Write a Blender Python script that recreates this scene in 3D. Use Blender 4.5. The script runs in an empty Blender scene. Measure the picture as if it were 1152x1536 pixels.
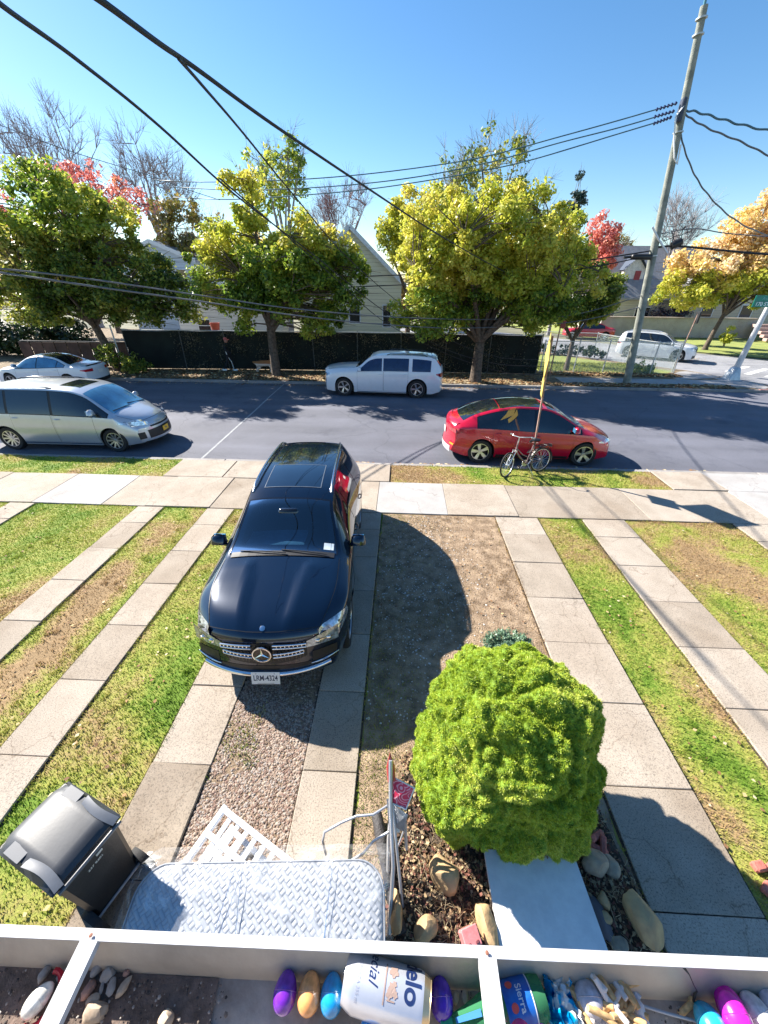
import bpy, math, random
import numpy as np
from mathutils import Vector, Matrix, noise as mnoise
R = math.radians
random.seed(7); RNG = np.random.default_rng(11)
scene = bpy.context.scene
COL = scene.collection

# ---------------------------------------------------------------- camera
F_PX, HOR, H_CAM = 577.0, 424.0, 4.45
PITCH = math.atan((768 - HOR) / F_PX); YAW = math.atan(25 / math.hypot(F_PX, 768 - HOR)); ROLL = R(0.6)
FW = Vector((-math.sin(YAW) * math.cos(PITCH), math.cos(YAW) * math.cos(PITCH), -math.sin(PITCH)))
RT0 = Vector((math.cos(YAW), math.sin(YAW), 0)); UP0 = RT0.cross(FW)
RT = RT0 * math.cos(ROLL) + UP0 * math.sin(ROLL); UP = -RT0 * math.sin(ROLL) + UP0 * math.cos(ROLL)
cam_d = bpy.data.cameras.new("camera"); cam = bpy.data.objects.new("camera", cam_d); COL.objects.link(cam)
cam_d.sensor_fit = 'HORIZONTAL'; cam_d.sensor_width = 36; cam_d.lens = 36 * F_PX / 1152
cam_d.clip_start = 0.02; cam_d.clip_end = 3000
m3 = Matrix((RT, UP, -FW)).transposed(); cam.matrix_world = Matrix.Translation((0, 0, H_CAM)) @ m3.to_4x4()
scene.camera = cam
def ray(x, y): return FW + RT * ((x - 576) / F_PX) + UP * ((768 - y) / F_PX)
def at(x, y, z=0.0):                       # surveyed point at height z
    d = ray(x, y); t = (z - H_CAM) / d.z; return Vector((d.x * t, d.y * t, z))
def atY(x, y, Y):                          # surveyed point at distance Y from the house
    d = ray(x, y); t = Y / d.y; return Vector((d.x * t, Y, H_CAM + d.z * t))

# ---------------------------------------------------------------- tagging
def tag(o, label=None, cat=None, group=None, kind=None):
    if label: o['label'] = label
    if cat: o['category'] = cat
    if group: o['group'] = group
    if kind: o['kind'] = kind
    return o
def thing(name, label, cat, loc=(0, 0, 0), rz=0, group=None):
    o = bpy.data.objects.new(name, None); COL.objects.link(o); o.empty_display_size = .1
    o.location = loc; o.rotation_euler = (0, 0, rz); return tag(o, label, cat, group)
def dup(root, loc, rz=None, label=None, parent=None):
    r = root.copy(); COL.objects.link(r)
    if parent is not None: r.parent = parent
    if loc is not None: r.location = loc
    if rz is not None: r.rotation_euler = (0, 0, rz)
    if label: r['label'] = label
    for ch in list(root.children): dup(ch, None, None, None, r)
    return r

# ---------------------------------------------------------------- mesh builder
class MB:
    def __init__(s): s.v = []; s.f = []; s.m = []; s.T = Matrix.Identity(4)
    def add(s, vs, fs, m=0):
        n = len(s.v); s.v += [tuple(s.T @ Vector(v)) for v in vs]
        s.f += [tuple(i + n for i in f) for f in fs]; s.m += [m] * len(fs); return s
    def box(s, c, d, rot=None, m=0, taper=1.0, bev=0.0):
        x, y, z = d[0] / 2, d[1] / 2, d[2] / 2
        if bev:
            b = min(bev, x * .49, y * .49, z * .49); ring = []
            for zz, ins in ((-z, b), (-z + b, 0), (z - b, 0), (z, b)):
                k = taper if zz > 0 else 1
                X, Y = x * k - ins, y * k - ins
                ring.append([(X - b, -Y, zz), (X, -Y + b, zz), (X, Y - b, zz), (X - b, Y, zz), (-X + b, Y, zz), (-X, Y - b, zz), (-X, -Y + b, zz), (-X + b, -Y, zz)])
            vs = [p for r in ring for p in r]; fs = [tuple(range(7, -1, -1)), tuple(range(24, 32))]
            for i in range(3):
                for j in range(8): fs.append((i * 8 + j, i * 8 + (j + 1) % 8, (i + 1) * 8 + (j + 1) % 8, (i + 1) * 8 + j))
        else:
            k = taper
            vs = [(-x, -y, -z), (x, -y, -z), (x, y, -z), (-x, y, -z), (-x * k, -y * k, z), (x * k, -y * k, z), (x * k, y * k, z), (-x * k, y * k, z)]
            fs = [(3, 2, 1, 0), (4, 5, 6, 7), (0, 1, 5, 4), (1, 2, 6, 5), (2, 3, 7, 6), (3, 0, 4, 7)]
        M = Matrix.Translation(c) @ (rot.to_4x4() if rot is not None else Matrix.Identity(4))
        return s.add([M @ Vector(v) for v in vs], fs, m)
    def tube(s, pts, r, n=8, m=0, cap=True, closed=False):
        pts = [Vector(p) for p in pts]; k = len(pts)
        rs = r if isinstance(r, (list, tuple)) else [r] * k
        vs = []; ref = None
        for i, p in enumerate(pts):
            a = pts[i - 1] if (i > 0 or closed) else p; b = pts[(i + 1) % k] if (i < k - 1 or closed) else p
            t = (b - a).normalized() if (b - a).length > 1e-9 else Vector((0, 0, 1))
            if ref is None: ref = Vector((0, 0, 1)) if abs(t.z) < .9 else Vector((1, 0, 0))
            u = (ref - t * ref.dot(t));
            if u.length < 1e-5: u = t.orthogonal()
            u.normalize(); ref = u; w = t.cross(u)
            for j in range(n):
                an = 2 * math.pi * j / n; vs.append(p + (u * math.cos(an) + w * math.sin(an)) * rs[i])
        fs = []
        for i in range(k if closed else k - 1):
            for j in range(n):
                a = i * n + j; b = i * n + (j + 1) % n; c = ((i + 1) % k) * n + (j + 1) % n; d = ((i + 1) % k) * n + j
                fs.append((a, b, c, d))
        if cap and not closed: fs += [tuple(range(n - 1, -1, -1)), tuple((k - 1) * n + j for j in range(n))]
        return s.add(vs, fs, m)
    def lathe(s, prof, n=24, M=None, m=0, closed=False):     # prof (r,z) around z
        vs = []; fs = []; k = len(prof)
        for r, z in prof:
            for j in range(n):
                a = 2 * math.pi * j / n; v = Vector((r * math.cos(a), r * math.sin(a), z)); vs.append(M @ v if M else v)
        for i in range(k if closed else k - 1):
            for j in range(n):
                i2 = (i + 1) % k
                fs.append((i * n + j, i * n + (j + 1) % n, i2 * n + (j + 1) % n, i2 * n + j))
        if not closed:
            if prof[0][0] > 1e-6: fs.append(tuple(range(n - 1, -1, -1)))
            if prof[-1][0] > 1e-6: fs.append(tuple((k - 1) * n + j for j in range(n)))
        return s.add(vs, fs, m)
    def grid(s, P, m=0, flip=False):                        # P[i][j] points
        a = len(P); b = len(P[0]); vs = [p for r in P for p in r]; fs = []
        for i in range(a - 1):
            for j in range(b - 1):
                q = (i * b + j, i * b + j + 1, (i + 1) * b + j + 1, (i + 1) * b + j)
                fs.append(q[::-1] if flip else q)
        return s.add(vs, fs, m)
    def prism(s, poly, z0, z1, m=0):
        n = len(poly); vs = [(x, y, z0) for x, y in poly] + [(x, y, z1) for x, y in poly]
        fs = [tuple(range(n - 1, -1, -1)), tuple(range(n, 2 * n))] + [(i, (i + 1) % n, n + (i + 1) % n, n + i) for i in range(n)]
        return s.add(vs, fs, m)
    def build(s, name, mats, parent=None, smooth=0, loc=None, rot=None):
        me = bpy.data.meshes.new(name); me.from_pydata(s.v, [], s.f)
        mats = mats if isinstance(mats, (list, tuple)) else [mats]
        for m in mats: me.materials.append(m)
        if len(mats) > 1: me.polygons.foreach_set('material_index', s.m)
        if smooth:
            me.polygons.foreach_set('use_smooth', [True] * len(me.polygons))
            if smooth < 180: me.set_sharp_from_angle(angle=R(smooth))
        me.update(); o = bpy.data.objects.new(name, me); COL.objects.link(o)
        if parent is not None: o.parent = parent
        if loc is not None: o.location = loc
        if rot is not None: o.rotation_euler = rot
        return o
def np_mesh(name, V, Fc, mats, parent=None, smooth=False, mi=None):
    V = np.asarray(V, dtype=np.float32); Fc = np.asarray(Fc, dtype=np.int32); k = Fc.shape[1]
    me = bpy.data.meshes.new(name); me.vertices.add(len(V)); me.vertices.foreach_set('co', V.ravel())
    me.loops.add(Fc.size); me.loops.foreach_set('vertex_index', Fc.ravel())
    me.polygons.add(len(Fc)); me.polygons.foreach_set('loop_start', np.arange(len(Fc), dtype=np.int32) * k)
    try: me.polygons.foreach_set('loop_total', np.full(len(Fc), k, dtype=np.int32))
    except Exception: pass
    mats = mats if isinstance(mats, (list, tuple)) else [mats]
    for m in mats: me.materials.append(m)
    if mi is not None: me.polygons.foreach_set('material_index', np.asarray(mi, dtype=np.int32))
    if smooth: me.polygons.foreach_set('use_smooth', np.ones(len(Fc), dtype=bool))
    me.update(calc_edges=True); o = bpy.data.objects.new(name, me); COL.objects.link(o)
    if parent is not None: o.parent = parent
    return o
def text_obj(name, s, size, mat, parent=None, M=None, depth=.0006, bold=0, shear=0, align='CENTER', xs=1.0):
    cu = bpy.data.curves.new(name, 'FONT'); cu.body = s; cu.size = size; cu.extrude = depth; cu.offset = bold; cu.shear = shear
    cu.align_x = align; cu.align_y = 'CENTER'
    t = bpy.data.objects.new(name, cu); COL.objects.link(t); bpy.context.view_layer.update()
    me = bpy.data.meshes.new_from_object(t.evaluated_get(bpy.context.evaluated_depsgraph_get()))
    bpy.data.objects.remove(t)
    if xs != 1: me.transform(Matrix.Diagonal((xs, 1, 1, 1)))
    if M is not None: me.transform(M)
    me.materials.clear(); me.materials.append(mat); o = bpy.data.objects.new(name, me); COL.objects.link(o)
    if parent is not None: o.parent = parent
    return o
def skin_mesh(joints, edges, radii, sub=2):
    me = bpy.data.meshes.new('skin'); me.from_pydata(joints, edges, []); o = bpy.data.objects.new('skin', me); COL.objects.link(o)
    sk = o.modifiers.new('s', 'SKIN'); sk.use_smooth_shade = True
    if not me.skin_vertices: pass
    for i, r in enumerate(radii):
        sv = me.skin_vertices[0].data[i]; r = r if isinstance(r, tuple) else (r, r); sv.radius = r; sv.use_root = (i == 0)
    sb = o.modifiers.new('b', 'SUBSURF'); sb.levels = sub; sb.render_levels = sub
    bpy.context.view_layer.update()
    out = bpy.data.meshes.new_from_object(o.evaluated_get(bpy.context.evaluated_depsgraph_get()))
    bpy.data.objects.remove(o); return out
def link_mesh(name, me, mats, parent=None):
    me.materials.clear()
    for m in (mats if isinstance(mats, (list, tuple)) else [mats]): me.materials.append(m)
    o = bpy.data.objects.new(name, me); COL.objects.link(o); me.name = name
    if parent is not None: o.parent = parent
    return o
def pchip(xs, ys):
    xs = np.array(xs, float); ys = np.array(ys, float)
    if xs[0] > xs[-1]: xs = xs[::-1]; ys = ys[::-1]
    h = np.diff(xs); d = np.diff(ys) / h; m = np.zeros(len(xs)); m[0] = d[0]; m[-1] = d[-1]
    for i in range(1, len(xs) - 1):
        if d[i - 1] * d[i] > 0:
            w1 = 2 * h[i] + h[i - 1]; w2 = h[i] + 2 * h[i - 1]; m[i] = (w1 + w2) / (w1 / d[i - 1] + w2 / d[i])
    def f(x):
        x = min(max(x, xs[0]), xs[-1]); i = min(max(int(np.searchsorted(xs, x)) - 1, 0), len(xs) - 2)
        t = (x - xs[i]) / h[i]; t2 = t * t; t3 = t2 * t
        return (2 * t3 - 3 * t2 + 1) * ys[i] + (t3 - 2 * t2 + t) * h[i] * m[i] + (-2 * t3 + 3 * t2) * ys[i + 1] + (t3 - t2) * h[i] * m[i + 1]
    return f

# ---------------------------------------------------------------- materials
def newmat(name):
    m = bpy.data.materials.new(name); m.use_nodes = True; nt = m.node_tree; b = nt.nodes['Principled BSDF']; return m, nt, b
def nd(nt, t, **kw):
    n = nt.nodes.new(t)
    for k, v in kw.items():
        if k in n.inputs.keys(): n.inputs[k].default_value = v
        else: setattr(n, k, v)
    return n
def c4(c): return (c[0], c[1], c[2], 1)
def ramp(nt, stops):
    r = nt.nodes.new('ShaderNodeValToRGB'); e = r.color_ramp.elements
    while len(e) < len(stops): e.new(.5)
    for i, (p, c) in enumerate(stops): e[i].position = p; e[i].color = c4(c)
    return r
def pm(name, col, rough=.5, metal=0, var=.15, vs=6, bump=0, bs=60, coat=0, spec=.5, col2=None, dist=.01):
    m, nt, b = newmat(name); L = nt.links
    b.inputs['Roughness'].default_value = rough; b.inputs['Metallic'].default_value = metal
    b.inputs['Specular IOR Level'].default_value = spec; b.inputs['Coat Weight'].default_value = coat; b.inputs['Coat Roughness'].default_value = .02
    tc = nd(nt, 'ShaderNodeTexCoord'); n = nd(nt, 'ShaderNodeTexNoise', Scale=vs, Detail=6, Roughness=.6); L.new(tc.outputs['Object'], n.inputs['Vector'])
    c2 = col2 if col2 else tuple(max(0, c * (1 - var)) for c in col); c1 = col if col2 else tuple(min(1, c * (1 + var)) for c in col)
    r = ramp(nt, [(.35, c2), (.65, c1)]); L.new(n.outputs['Fac'], r.inputs[0]); L.new(r.outputs[0], b.inputs['Base Color'])
    if bump:
        n2 = nd(nt, 'ShaderNodeTexNoise', Scale=bs, Detail=5); L.new(tc.outputs['Object'], n2.inputs['Vector'])
        bp = nd(nt, 'ShaderNodeBump', Strength=bump, Distance=dist); L.new(n2.outputs['Fac'], bp.inputs['Height']); L.new(bp.outputs[0], b.inputs['Normal'])
    return m
def paint(name, col, metal=.0, rough=.3, coat=1.0, dirt=.0):
    m, nt, b = newmat(name); L = nt.links
    b.inputs['Metallic'].default_value = metal; b.inputs['Roughness'].default_value = rough; b.inputs['Coat Weight'].default_value = coat; b.inputs['Coat Roughness'].default_value = .03
    tc = nd(nt, 'ShaderNodeTexCoord'); n = nd(nt, 'ShaderNodeTexNoise', Scale=5, Detail=8, Roughness=.7); L.new(tc.outputs['Object'], n.inputs['Vector'])
    r = ramp(nt, [(.3, tuple(c * .92 for c in col)), (.7, col)]); L.new(n.outputs['Fac'], r.inputs[0]); L.new(r.outputs[0], b.inputs['Base Color'])
    n2 = nd(nt, 'ShaderNodeTexNoise', Scale=60, Detail=4); L.new(tc.outputs['Object'], n2.inputs['Vector'])
    r2 = ramp(nt, [(.45, (.02,) * 3), (.8, (.02 + dirt,) * 3)]); L.new(n2.outputs['Fac'], r2.inputs[0]); L.new(r2.outputs[0], b.inputs['Coat Roughness'])
    return m
def leafmat(name, cols, trans=.35, scale=.5, rough=.42):
    m, nt, b = newmat(name); L = nt.links
    tc = nd(nt, 'ShaderNodeTexCoord'); g = nd(nt, 'ShaderNodeNewGeometry')
    n = nd(nt, 'ShaderNodeTexNoise', Scale=scale, Detail=3); L.new(tc.outputs['Object'], n.inputs['Vector'])
    mx = nd(nt, 'ShaderNodeMath', operation='MULTIPLY_ADD'); L.new(n.outputs['Fac'], mx.inputs[0]); mx.inputs[1].default_value = 1.7; mx.inputs[2].default_value = -.62
    ad = nd(nt, 'ShaderNodeMath', operation='MULTIPLY_ADD'); L.new(g.outputs['Random Per Island'], ad.inputs[0]); ad.inputs[1].default_value = .5; L.new(mx.outputs[0], ad.inputs[2])
    k = len(cols); r = ramp(nt, [((i + .3) / (k - .4), c) for i, c in enumerate(cols)]); L.new(ad.outputs[0], r.inputs[0])
    L.new(r.outputs[0], b.inputs['Base Color']); b.inputs['Roughness'].default_value = rough
    tr = nd(nt, 'ShaderNodeBsdfTranslucent'); L.new(r.outputs[0], tr.inputs['Color']); ms = nd(nt, 'ShaderNodeMixShader'); ms.inputs[0].default_value = trans
    L.new(b.outputs[0], ms.inputs[1]); L.new(tr.outputs[0], ms.inputs[2]); L.new(ms.outputs[0], nt.nodes['Material Output'].inputs[0]); return m
def concrete(name, c1, c2, speck=.5, stain=.0):
    m, nt, b = newmat(name); L = nt.links; tc = nd(nt, 'ShaderNodeTexCoord')
    n = nd(nt, 'ShaderNodeTexNoise', Scale=2.2, Detail=8, Roughness=.65); L.new(tc.outputs['Object'], n.inputs['Vector'])
    r = ramp(nt, [(.3, c2), (.68, c1)]); L.new(n.outputs['Fac'], r.inputs[0])
    v = nd(nt, 'ShaderNodeTexNoise', Scale=70, Detail=3, Roughness=.8); L.new(tc.outputs['Object'], v.inputs['Vector'])
    r2 = ramp(nt, [(.36, (1 - speck,) * 3), (.47, (1, 1, 1)), (.7, (1.14, 1.13, 1.1))]); L.new(v.outputs['Fac'], r2.inputs[0])
    mx = nd(nt, 'ShaderNodeMix', data_type='RGBA', blend_type='MULTIPLY'); mx.inputs[0].default_value = 1; L.new(r.outputs[0], mx.inputs[6]); L.new(r2.outputs[0], mx.inputs[7])
    last = mx.outputs[2]
    # aged cracks and stains
    w = nd(nt, 'ShaderNodeTexVoronoi', feature='DISTANCE_TO_EDGE', Scale=.55); nn = nd(nt, 'ShaderNodeTexNoise', Scale=1.7, Detail=6)
    L.new(tc.outputs['Object'], nn.inputs['Vector']); vm = nd(nt, 'ShaderNodeVectorMath', operation='ADD'); L.new(tc.outputs['Object'], vm.inputs[0]); L.new(nn.outputs['Color'], vm.inputs[1]); L.new(vm.outputs[0], w.inputs['Vector'])
    r3 = ramp(nt, [(0, (.62, .58, .55)), (.005, (1, 1, 1))]); L.new(w.outputs['Distance'], r3.inputs[0])
    m2 = nd(nt, 'ShaderNodeMix', data_type='RGBA', blend_type='MULTIPLY'); m2.inputs[0].default_value = .9; L.new(last, m2.inputs[6]); L.new(r3.outputs[0], m2.inputs[7]); last = m2.outputs[2]
    s = nd(nt, 'ShaderNodeTexNoise', Scale=.9, Detail=4); L.new(tc.outputs['Object'], s.inputs['Vector'])
    r4 = ramp(nt, [(.35, (.80, .76, .72)), (.55, (1, 1, 1))]); L.new(s.outputs['Fac'], r4.inputs[0])
    m5 = nd(nt, 'ShaderNodeMix', data_type='RGBA', blend_type='MULTIPLY'); m5.inputs[0].default_value = .6 + stain; L.new(last, m5.inputs[6]); L.new(r4.outputs[0], m5.inputs[7])
    L.new(m5.outputs[2], b.inputs['Base Color']); b.inputs['Roughness'].default_value = .9; b.inputs['Specular IOR Level'].default_value = .25
    bp = nd(nt, 'ShaderNodeBump', Strength=.7, Distance=.006); L.new(v.outputs['Fac'], bp.inputs['Height']); L.new(bp.outputs[0], b.inputs['Normal']); return m
def lawnmat(name, green, yellow, brown, trans=0.0, bump=True, dry=.0):
    m, nt, b = newmat(name); L = nt.links; tc = nd(nt, 'ShaderNodeTexCoord')
    n = nd(nt, 'ShaderNodeTexNoise', Scale=.75, Detail=5, Roughness=.62, Distortion=.3); L.new(tc.outputs['Object'], n.inputs['Vector'])
    # worn earth follows the middle of the long strips
    sep = nd(nt, 'ShaderNodeSeparateXYZ'); L.new(tc.outputs['Object'], sep.inputs[0])
    acc = None
    for cx, wd, cy, wy, k in ((-4.85, .30, 4.0, 2.6, .28), (5.9, .7, 6.0, .9, .26), (4.0, .4, 3.0, 1.2, .10), (-3.2, .4, 4.0, .8, .05), (1.3, 1.3, 5.0, 3.0, .24), (-9.5, 1.6, 6.0, .9, -.09), (3.6, .4, 5.0, 3.0, -.03),
                              (-2.9, .5, 3.0, 1.6, -.14), (-7.5, 2.2, 5.5, 1.5, -.07), (-.1, .4, 1.8, .8, -.14), (3.6, .35, 3.0, 1.2, -.13), (.5, 1.2, 9.5, .6, .15), (4, 1.8, 9.5, .5, -.12), (7, 1.1, 9.5, .6, .17), (-9.5, 3.2, 9.5, .6, -.09), (1.45, .9, 6.2, 1.6, .15)):
        parts = []
        for ax, c, w in ((0, cx, wd), (1, cy, wy)):
            a = nd(nt, 'ShaderNodeMath', operation='SUBTRACT'); L.new(sep.outputs[ax], a.inputs[0]); a.inputs[1].default_value = c
            d = nd(nt, 'ShaderNodeMath', operation='DIVIDE'); L.new(a.outputs[0], d.inputs[0]); d.inputs[1].default_value = w
            p = nd(nt, 'ShaderNodeMath', operation='MULTIPLY'); L.new(d.outputs[0], p.inputs[0]); L.new(d.outputs[0], p.inputs[1]); parts.append(p)
        s = nd(nt, 'ShaderNodeMath', operation='ADD'); L.new(parts[0].outputs[0], s.inputs[0]); L.new(parts[1].outputs[0], s.inputs[1])
        a = nd(nt, 'ShaderNodeMath', operation='MULTIPLY'); L.new(s.outputs[0], a.inputs[0]); a.inputs[1].default_value = -1
        e = nd(nt, 'ShaderNodeMath', operation='EXPONENT'); L.new(a.outputs[0], e.inputs[0])
        q = nd(nt, 'ShaderNodeMath', operation='MULTIPLY_ADD'); L.new(e.outputs[0], q.inputs[0]); q.inputs[1].default_value = k
        if acc is None: q.inputs[2].default_value = dry
        else: L.new(acc.outputs[0], q.inputs[2])
        acc = q
    t = nd(nt, 'ShaderNodeMath', operation='ADD'); L.new(n.outputs['Fac'], t.inputs[0]); L.new(acc.outputs[0], t.inputs[1])
    f = nd(nt, 'ShaderNodeTexNoise', Scale=16, Detail=6, Roughness=.75); L.new(tc.outputs['Object'], f.inputs['Vector'])
    f2 = nd(nt, 'ShaderNodeMath', operation='MULTIPLY_ADD'); L.new(f.outputs['Fac'], f2.inputs[0]); f2.inputs[1].default_value = .42; L.new(t.outputs[0], f2.inputs[2])
    g = nd(nt, 'ShaderNodeNewGeometry'); f3 = nd(nt, 'ShaderNodeMath', operation='MULTIPLY_ADD'); L.new(g.outputs['Random Per Island'], f3.inputs[0]); f3.inputs[1].default_value = .12; L.new(f2.outputs[0], f3.inputs[2])
    dk = tuple(c * .55 for c in green)
    r = ramp(nt, [(.44, dk), (.60, green), (.74, yellow), (.90, brown), (1.0, tuple(c * .8 for c in brown))]); L.new(f3.outputs[0], r.inputs[0])
    L.new(r.outputs[0], b.inputs['Base Color']); b.inputs['Roughness'].default_value = .85; b.inputs['Specular IOR Level'].default_value = .2
    if bump:
        bp = nd(nt, 'ShaderNodeBump', Strength=.8, Distance=.03); L.new(f.outputs['Fac'], bp.inputs['Height']); L.new(bp.outputs[0], b.inputs['Normal'])
    if trans:
        tr = nd(nt, 'ShaderNodeBsdfTranslucent'); L.new(r.outputs[0], tr.inputs['Color']); ms = nd(nt, 'ShaderNodeMixShader'); ms.inputs[0].default_value = trans
        L.new(b.outputs[0], ms.inputs[1]); L.new(tr.outputs[0], ms.inputs[2]); L.new(ms.outputs[0], nt.nodes['Material Output'].inputs[0])
    return m
def glassmat(name, tint, op=.35, rough=.01):
    m, nt, b = newmat(name); L = nt.links
    gl = nd(nt, 'ShaderNodeBsdfGlossy'); gl.inputs['Roughness'].default_value = rough; gl.inputs['Color'].default_value = (.9, .95, 1, 1)
    tr = nd(nt, 'ShaderNodeBsdfTransparent'); tr.inputs['Color'].default_value = c4(tint)
    fr = nd(nt, 'ShaderNodeFresnel', IOR=1.5); mm = nd(nt, 'ShaderNodeMath', operation='MULTIPLY_ADD'); L.new(fr.outputs[0], mm.inputs[0]); mm.inputs[1].default_value = 1.1; mm.inputs[2].default_value = op
    ms = nd(nt, 'ShaderNodeMixShader'); L.new(mm.outputs[0], ms.inputs[0]); L.new(tr.outputs[0], ms.inputs[1]); L.new(gl.outputs[0], ms.inputs[2]); L.new(ms.outputs[0], nt.nodes['Material Output'].inputs[0]); return m

M = {}
M['black'] = pm('black_plastic', (.012, .012, .014), .45, var=.2)
M['gloss_black'] = pm('gloss_black', (.006, .006, .008), .12, var=.1, coat=.6)
M['tyre'] = pm('tyre_rubber', (.018, .018, .019), .8, var=.2, bump=.4, bs=80)
M['chrome'] = pm('chrome', (.75, .76, .78), .12, 1, var=.05)
M['alloy'] = pm('alloy', (.62, .63, .65), .28, .9, var=.08)
M['dglass'] = pm('dark_glass', (.008, .012, .018), .03, var=.1, spec=.9, coat=.5)
M['sky_glass'] = pm('sky_reflection_glass', (.05, .18, .32), .04, var=.3, vs=2, spec=.9, coat=.6)  # blue of the reflected sky painted into the base colour
M['clear_glass'] = glassmat('windscreen_glass', (.22, .38, .52), .10)
M['lamp_glass'] = pm('lamp_glass', (.55, .6, .65), .08, .5, var=.5, vs=18, coat=1)
M['lamp_dark'] = pm('lamp_smoked', (.12, .14, .17), .08, .6, var=.6, vs=14, coat=1)
M['red_lamp'] = pm('red_lamp', (.45, .01, .02), .15, var=.3, coat=1)
M['amber'] = pm('amber_lamp', (.8, .3, .03), .2, var=.2, coat=1)
M['wheelwell'] = pm('wheel_well', (.008, .008, .008), .9)
M['white_plastic'] = pm('white_plastic', (.75, .76, .78), .35, var=.04)
M['metal_grey'] = pm('grey_metal', (.42, .43, .45), .4, .6, var=.15, vs=20)
# ---------------------------------------------------------------- setting
M['conc_a'] = concrete('concrete_tan', (.43, .37, .308), (.345, .295, .24), .5)
M['conc_b'] = concrete('concrete_pale', (.42, .405, .395), (.355, .345, .335), .3)
M['conc_c'] = concrete('concrete_pinkish', (.375, .318, .258), (.29, .243, .193), .5, .2)
M['conc_d'] = concrete('concrete_stained', (.34, .285, .225), (.21, .165, .125), .5, .5)
M['curb'] = concrete('curb_concrete', (.36, .34, .33), (.24, .23, .22), .4)
GREEN, YEL, BRN = (.165, .28, .032), (.38, .39, .085), (.40, .27, .14)
M['lawn'] = lawnmat('lawn_ground', tuple(c * .8 for c in GREEN), tuple(c * .8 for c in YEL), tuple(c * .85 for c in BRN))
M['blade'] = lawnmat('grass_blades', GREEN, YEL, BRN, trans=.3, bump=False, dry=-.03)
M['soil'] = pm('bare_soil', (.30, .22, .14), .95, col2=(.15, .10, .065), vs=9, bump=1, bs=70, dist=.02)
M['darksoil'] = pm('dark_soil', (.07, .05, .035), .95, var=.5, vs=12, bump=1, bs=60, dist=.02)
M['farearth'] = pm('leafy_earth', (.30, .23, .14), .95, col2=(.12, .08, .045), vs=2.5, bump=1, bs=40, dist=.03)
M['farfield'] = pm('far_ground', (.20, .19, .12), .95, col2=(.11, .11, .07), vs=.3)
M['fargrass'] = pm('far_grass', (.30, .32, .08), .95, col2=(.20, .25, .06), vs=1.2, bump=1, bs=30, dist=.03)
def asphalt(name, c):
    m, nt, b = newmat(name); L = nt.links; tc = nd(nt, 'ShaderNodeTexCoord')
    n = nd(nt, 'ShaderNodeTexNoise', Scale=.35, Detail=6, Roughness=.6); L.new(tc.outputs['Object'], n.inputs['Vector'])
    r = ramp(nt, [(.3, tuple(x * .82 for x in c)), (.7, tuple(x * 1.15 for x in c))]); L.new(n.outputs['Fac'], r.inputs[0])
    v = nd(nt, 'ShaderNodeTexNoise', Scale=90, Detail=2); L.new(tc.outputs['Object'], v.inputs['Vector'])
    r2 = ramp(nt, [(.35, (.7,) * 3), (.65, (1.25,) * 3)]); L.new(v.outputs['Fac'], r2.inputs[0])
    # long tyre-polished bands
    mp = nd(nt, 'ShaderNodeMapping'); mp.inputs['Scale'].default_value = (.02, .9, 1); L.new(tc.outputs['Object'], mp.inputs['Vector'])
    w = nd(nt, 'ShaderNodeTexNoise', Scale=1.2, Detail=3); L.new(mp.outputs[0], w.inputs['Vector']); r3 = ramp(nt, [(.35, (.86,) * 3), (.65, (1.12,) * 3)]); L.new(w.outputs['Fac'], r3.inputs[0])
    a = nd(nt, 'ShaderNodeMix', data_type='RGBA', blend_type='MULTIPLY'); a.inputs[0].default_value = 1; L.new(r.outputs[0], a.inputs[6]); L.new(r2.outputs[0], a.inputs[7])
    d = nd(nt, 'ShaderNodeMix', data_type='RGBA', blend_type='MULTIPLY'); d.inputs[0].default_value = 1; L.new(a.outputs[2], d.inputs[6]); L.new(r3.outputs[0], d.inputs[7])
    # fine cracks and old repair patches
    w2 = nd(nt, 'ShaderNodeTexVoronoi', feature='DISTANCE_TO_EDGE', Scale=.22); n3 = nd(nt, 'ShaderNodeTexNoise', Scale=.8, Detail=7); L.new(tc.outputs['Object'], n3.inputs['Vector'])
    vm = nd(nt, 'ShaderNodeVectorMath', operation='ADD'); L.new(tc.outputs['Object'], vm.inputs[0]); L.new(n3.outputs['Color'], vm.inputs[1]); L.new(vm.outputs[0], w2.inputs['Vector'])
    r5 = ramp(nt, [(0, (.45,) * 3), (.0028, (1, 1, 1))]); L.new(w2.outputs['Distance'], r5.inputs[0])
    n4 = nd(nt, 'ShaderNodeTexNoise', Scale=.55, Detail=5, Roughness=.7); L.new(tc.outputs['Object'], n4.inputs['Vector']); r6 = ramp(nt, [(.36, (.74, .74, .78)), (.44, (1, 1, 1)), (.66, (1.06, 1.05, 1.05))]); L.new(n4.outputs['Fac'], r6.inputs[0])
    e1 = nd(nt, 'ShaderNodeMix', data_type='RGBA', blend_type='MULTIPLY'); e1.inputs[0].default_value = .6; L.new(d.outputs[2], e1.inputs[6]); L.new(r5.outputs[0], e1.inputs[7])
    e2 = nd(nt, 'ShaderNodeMix', data_type='RGBA', blend_type='MULTIPLY'); e2.inputs[0].default_value = .8; L.new(e1.outputs[2], e2.inputs[6]); L.new(r6.outputs[0], e2.inputs[7])
    L.new(e2.outputs[2], b.inputs['Base Color']); b.inputs['Roughness'].default_value = .85
    bp = nd(nt, 'ShaderNodeBump', Strength=.5, Distance=.005); L.new(v.outputs['Fac'], bp.inputs['Height']); L.new(bp.outputs[0], b.inputs['Normal']); return m
M['asphalt'] = asphalt('asphalt', (.122, .126, .154)); M['asphalt_pale'] = asphalt('asphalt_pale', (.26, .262, .275))
M['roadpaint'] = pm('road_paint', (.62, .62, .60), .8, var=.15, vs=8)
RZ = -.12
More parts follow.
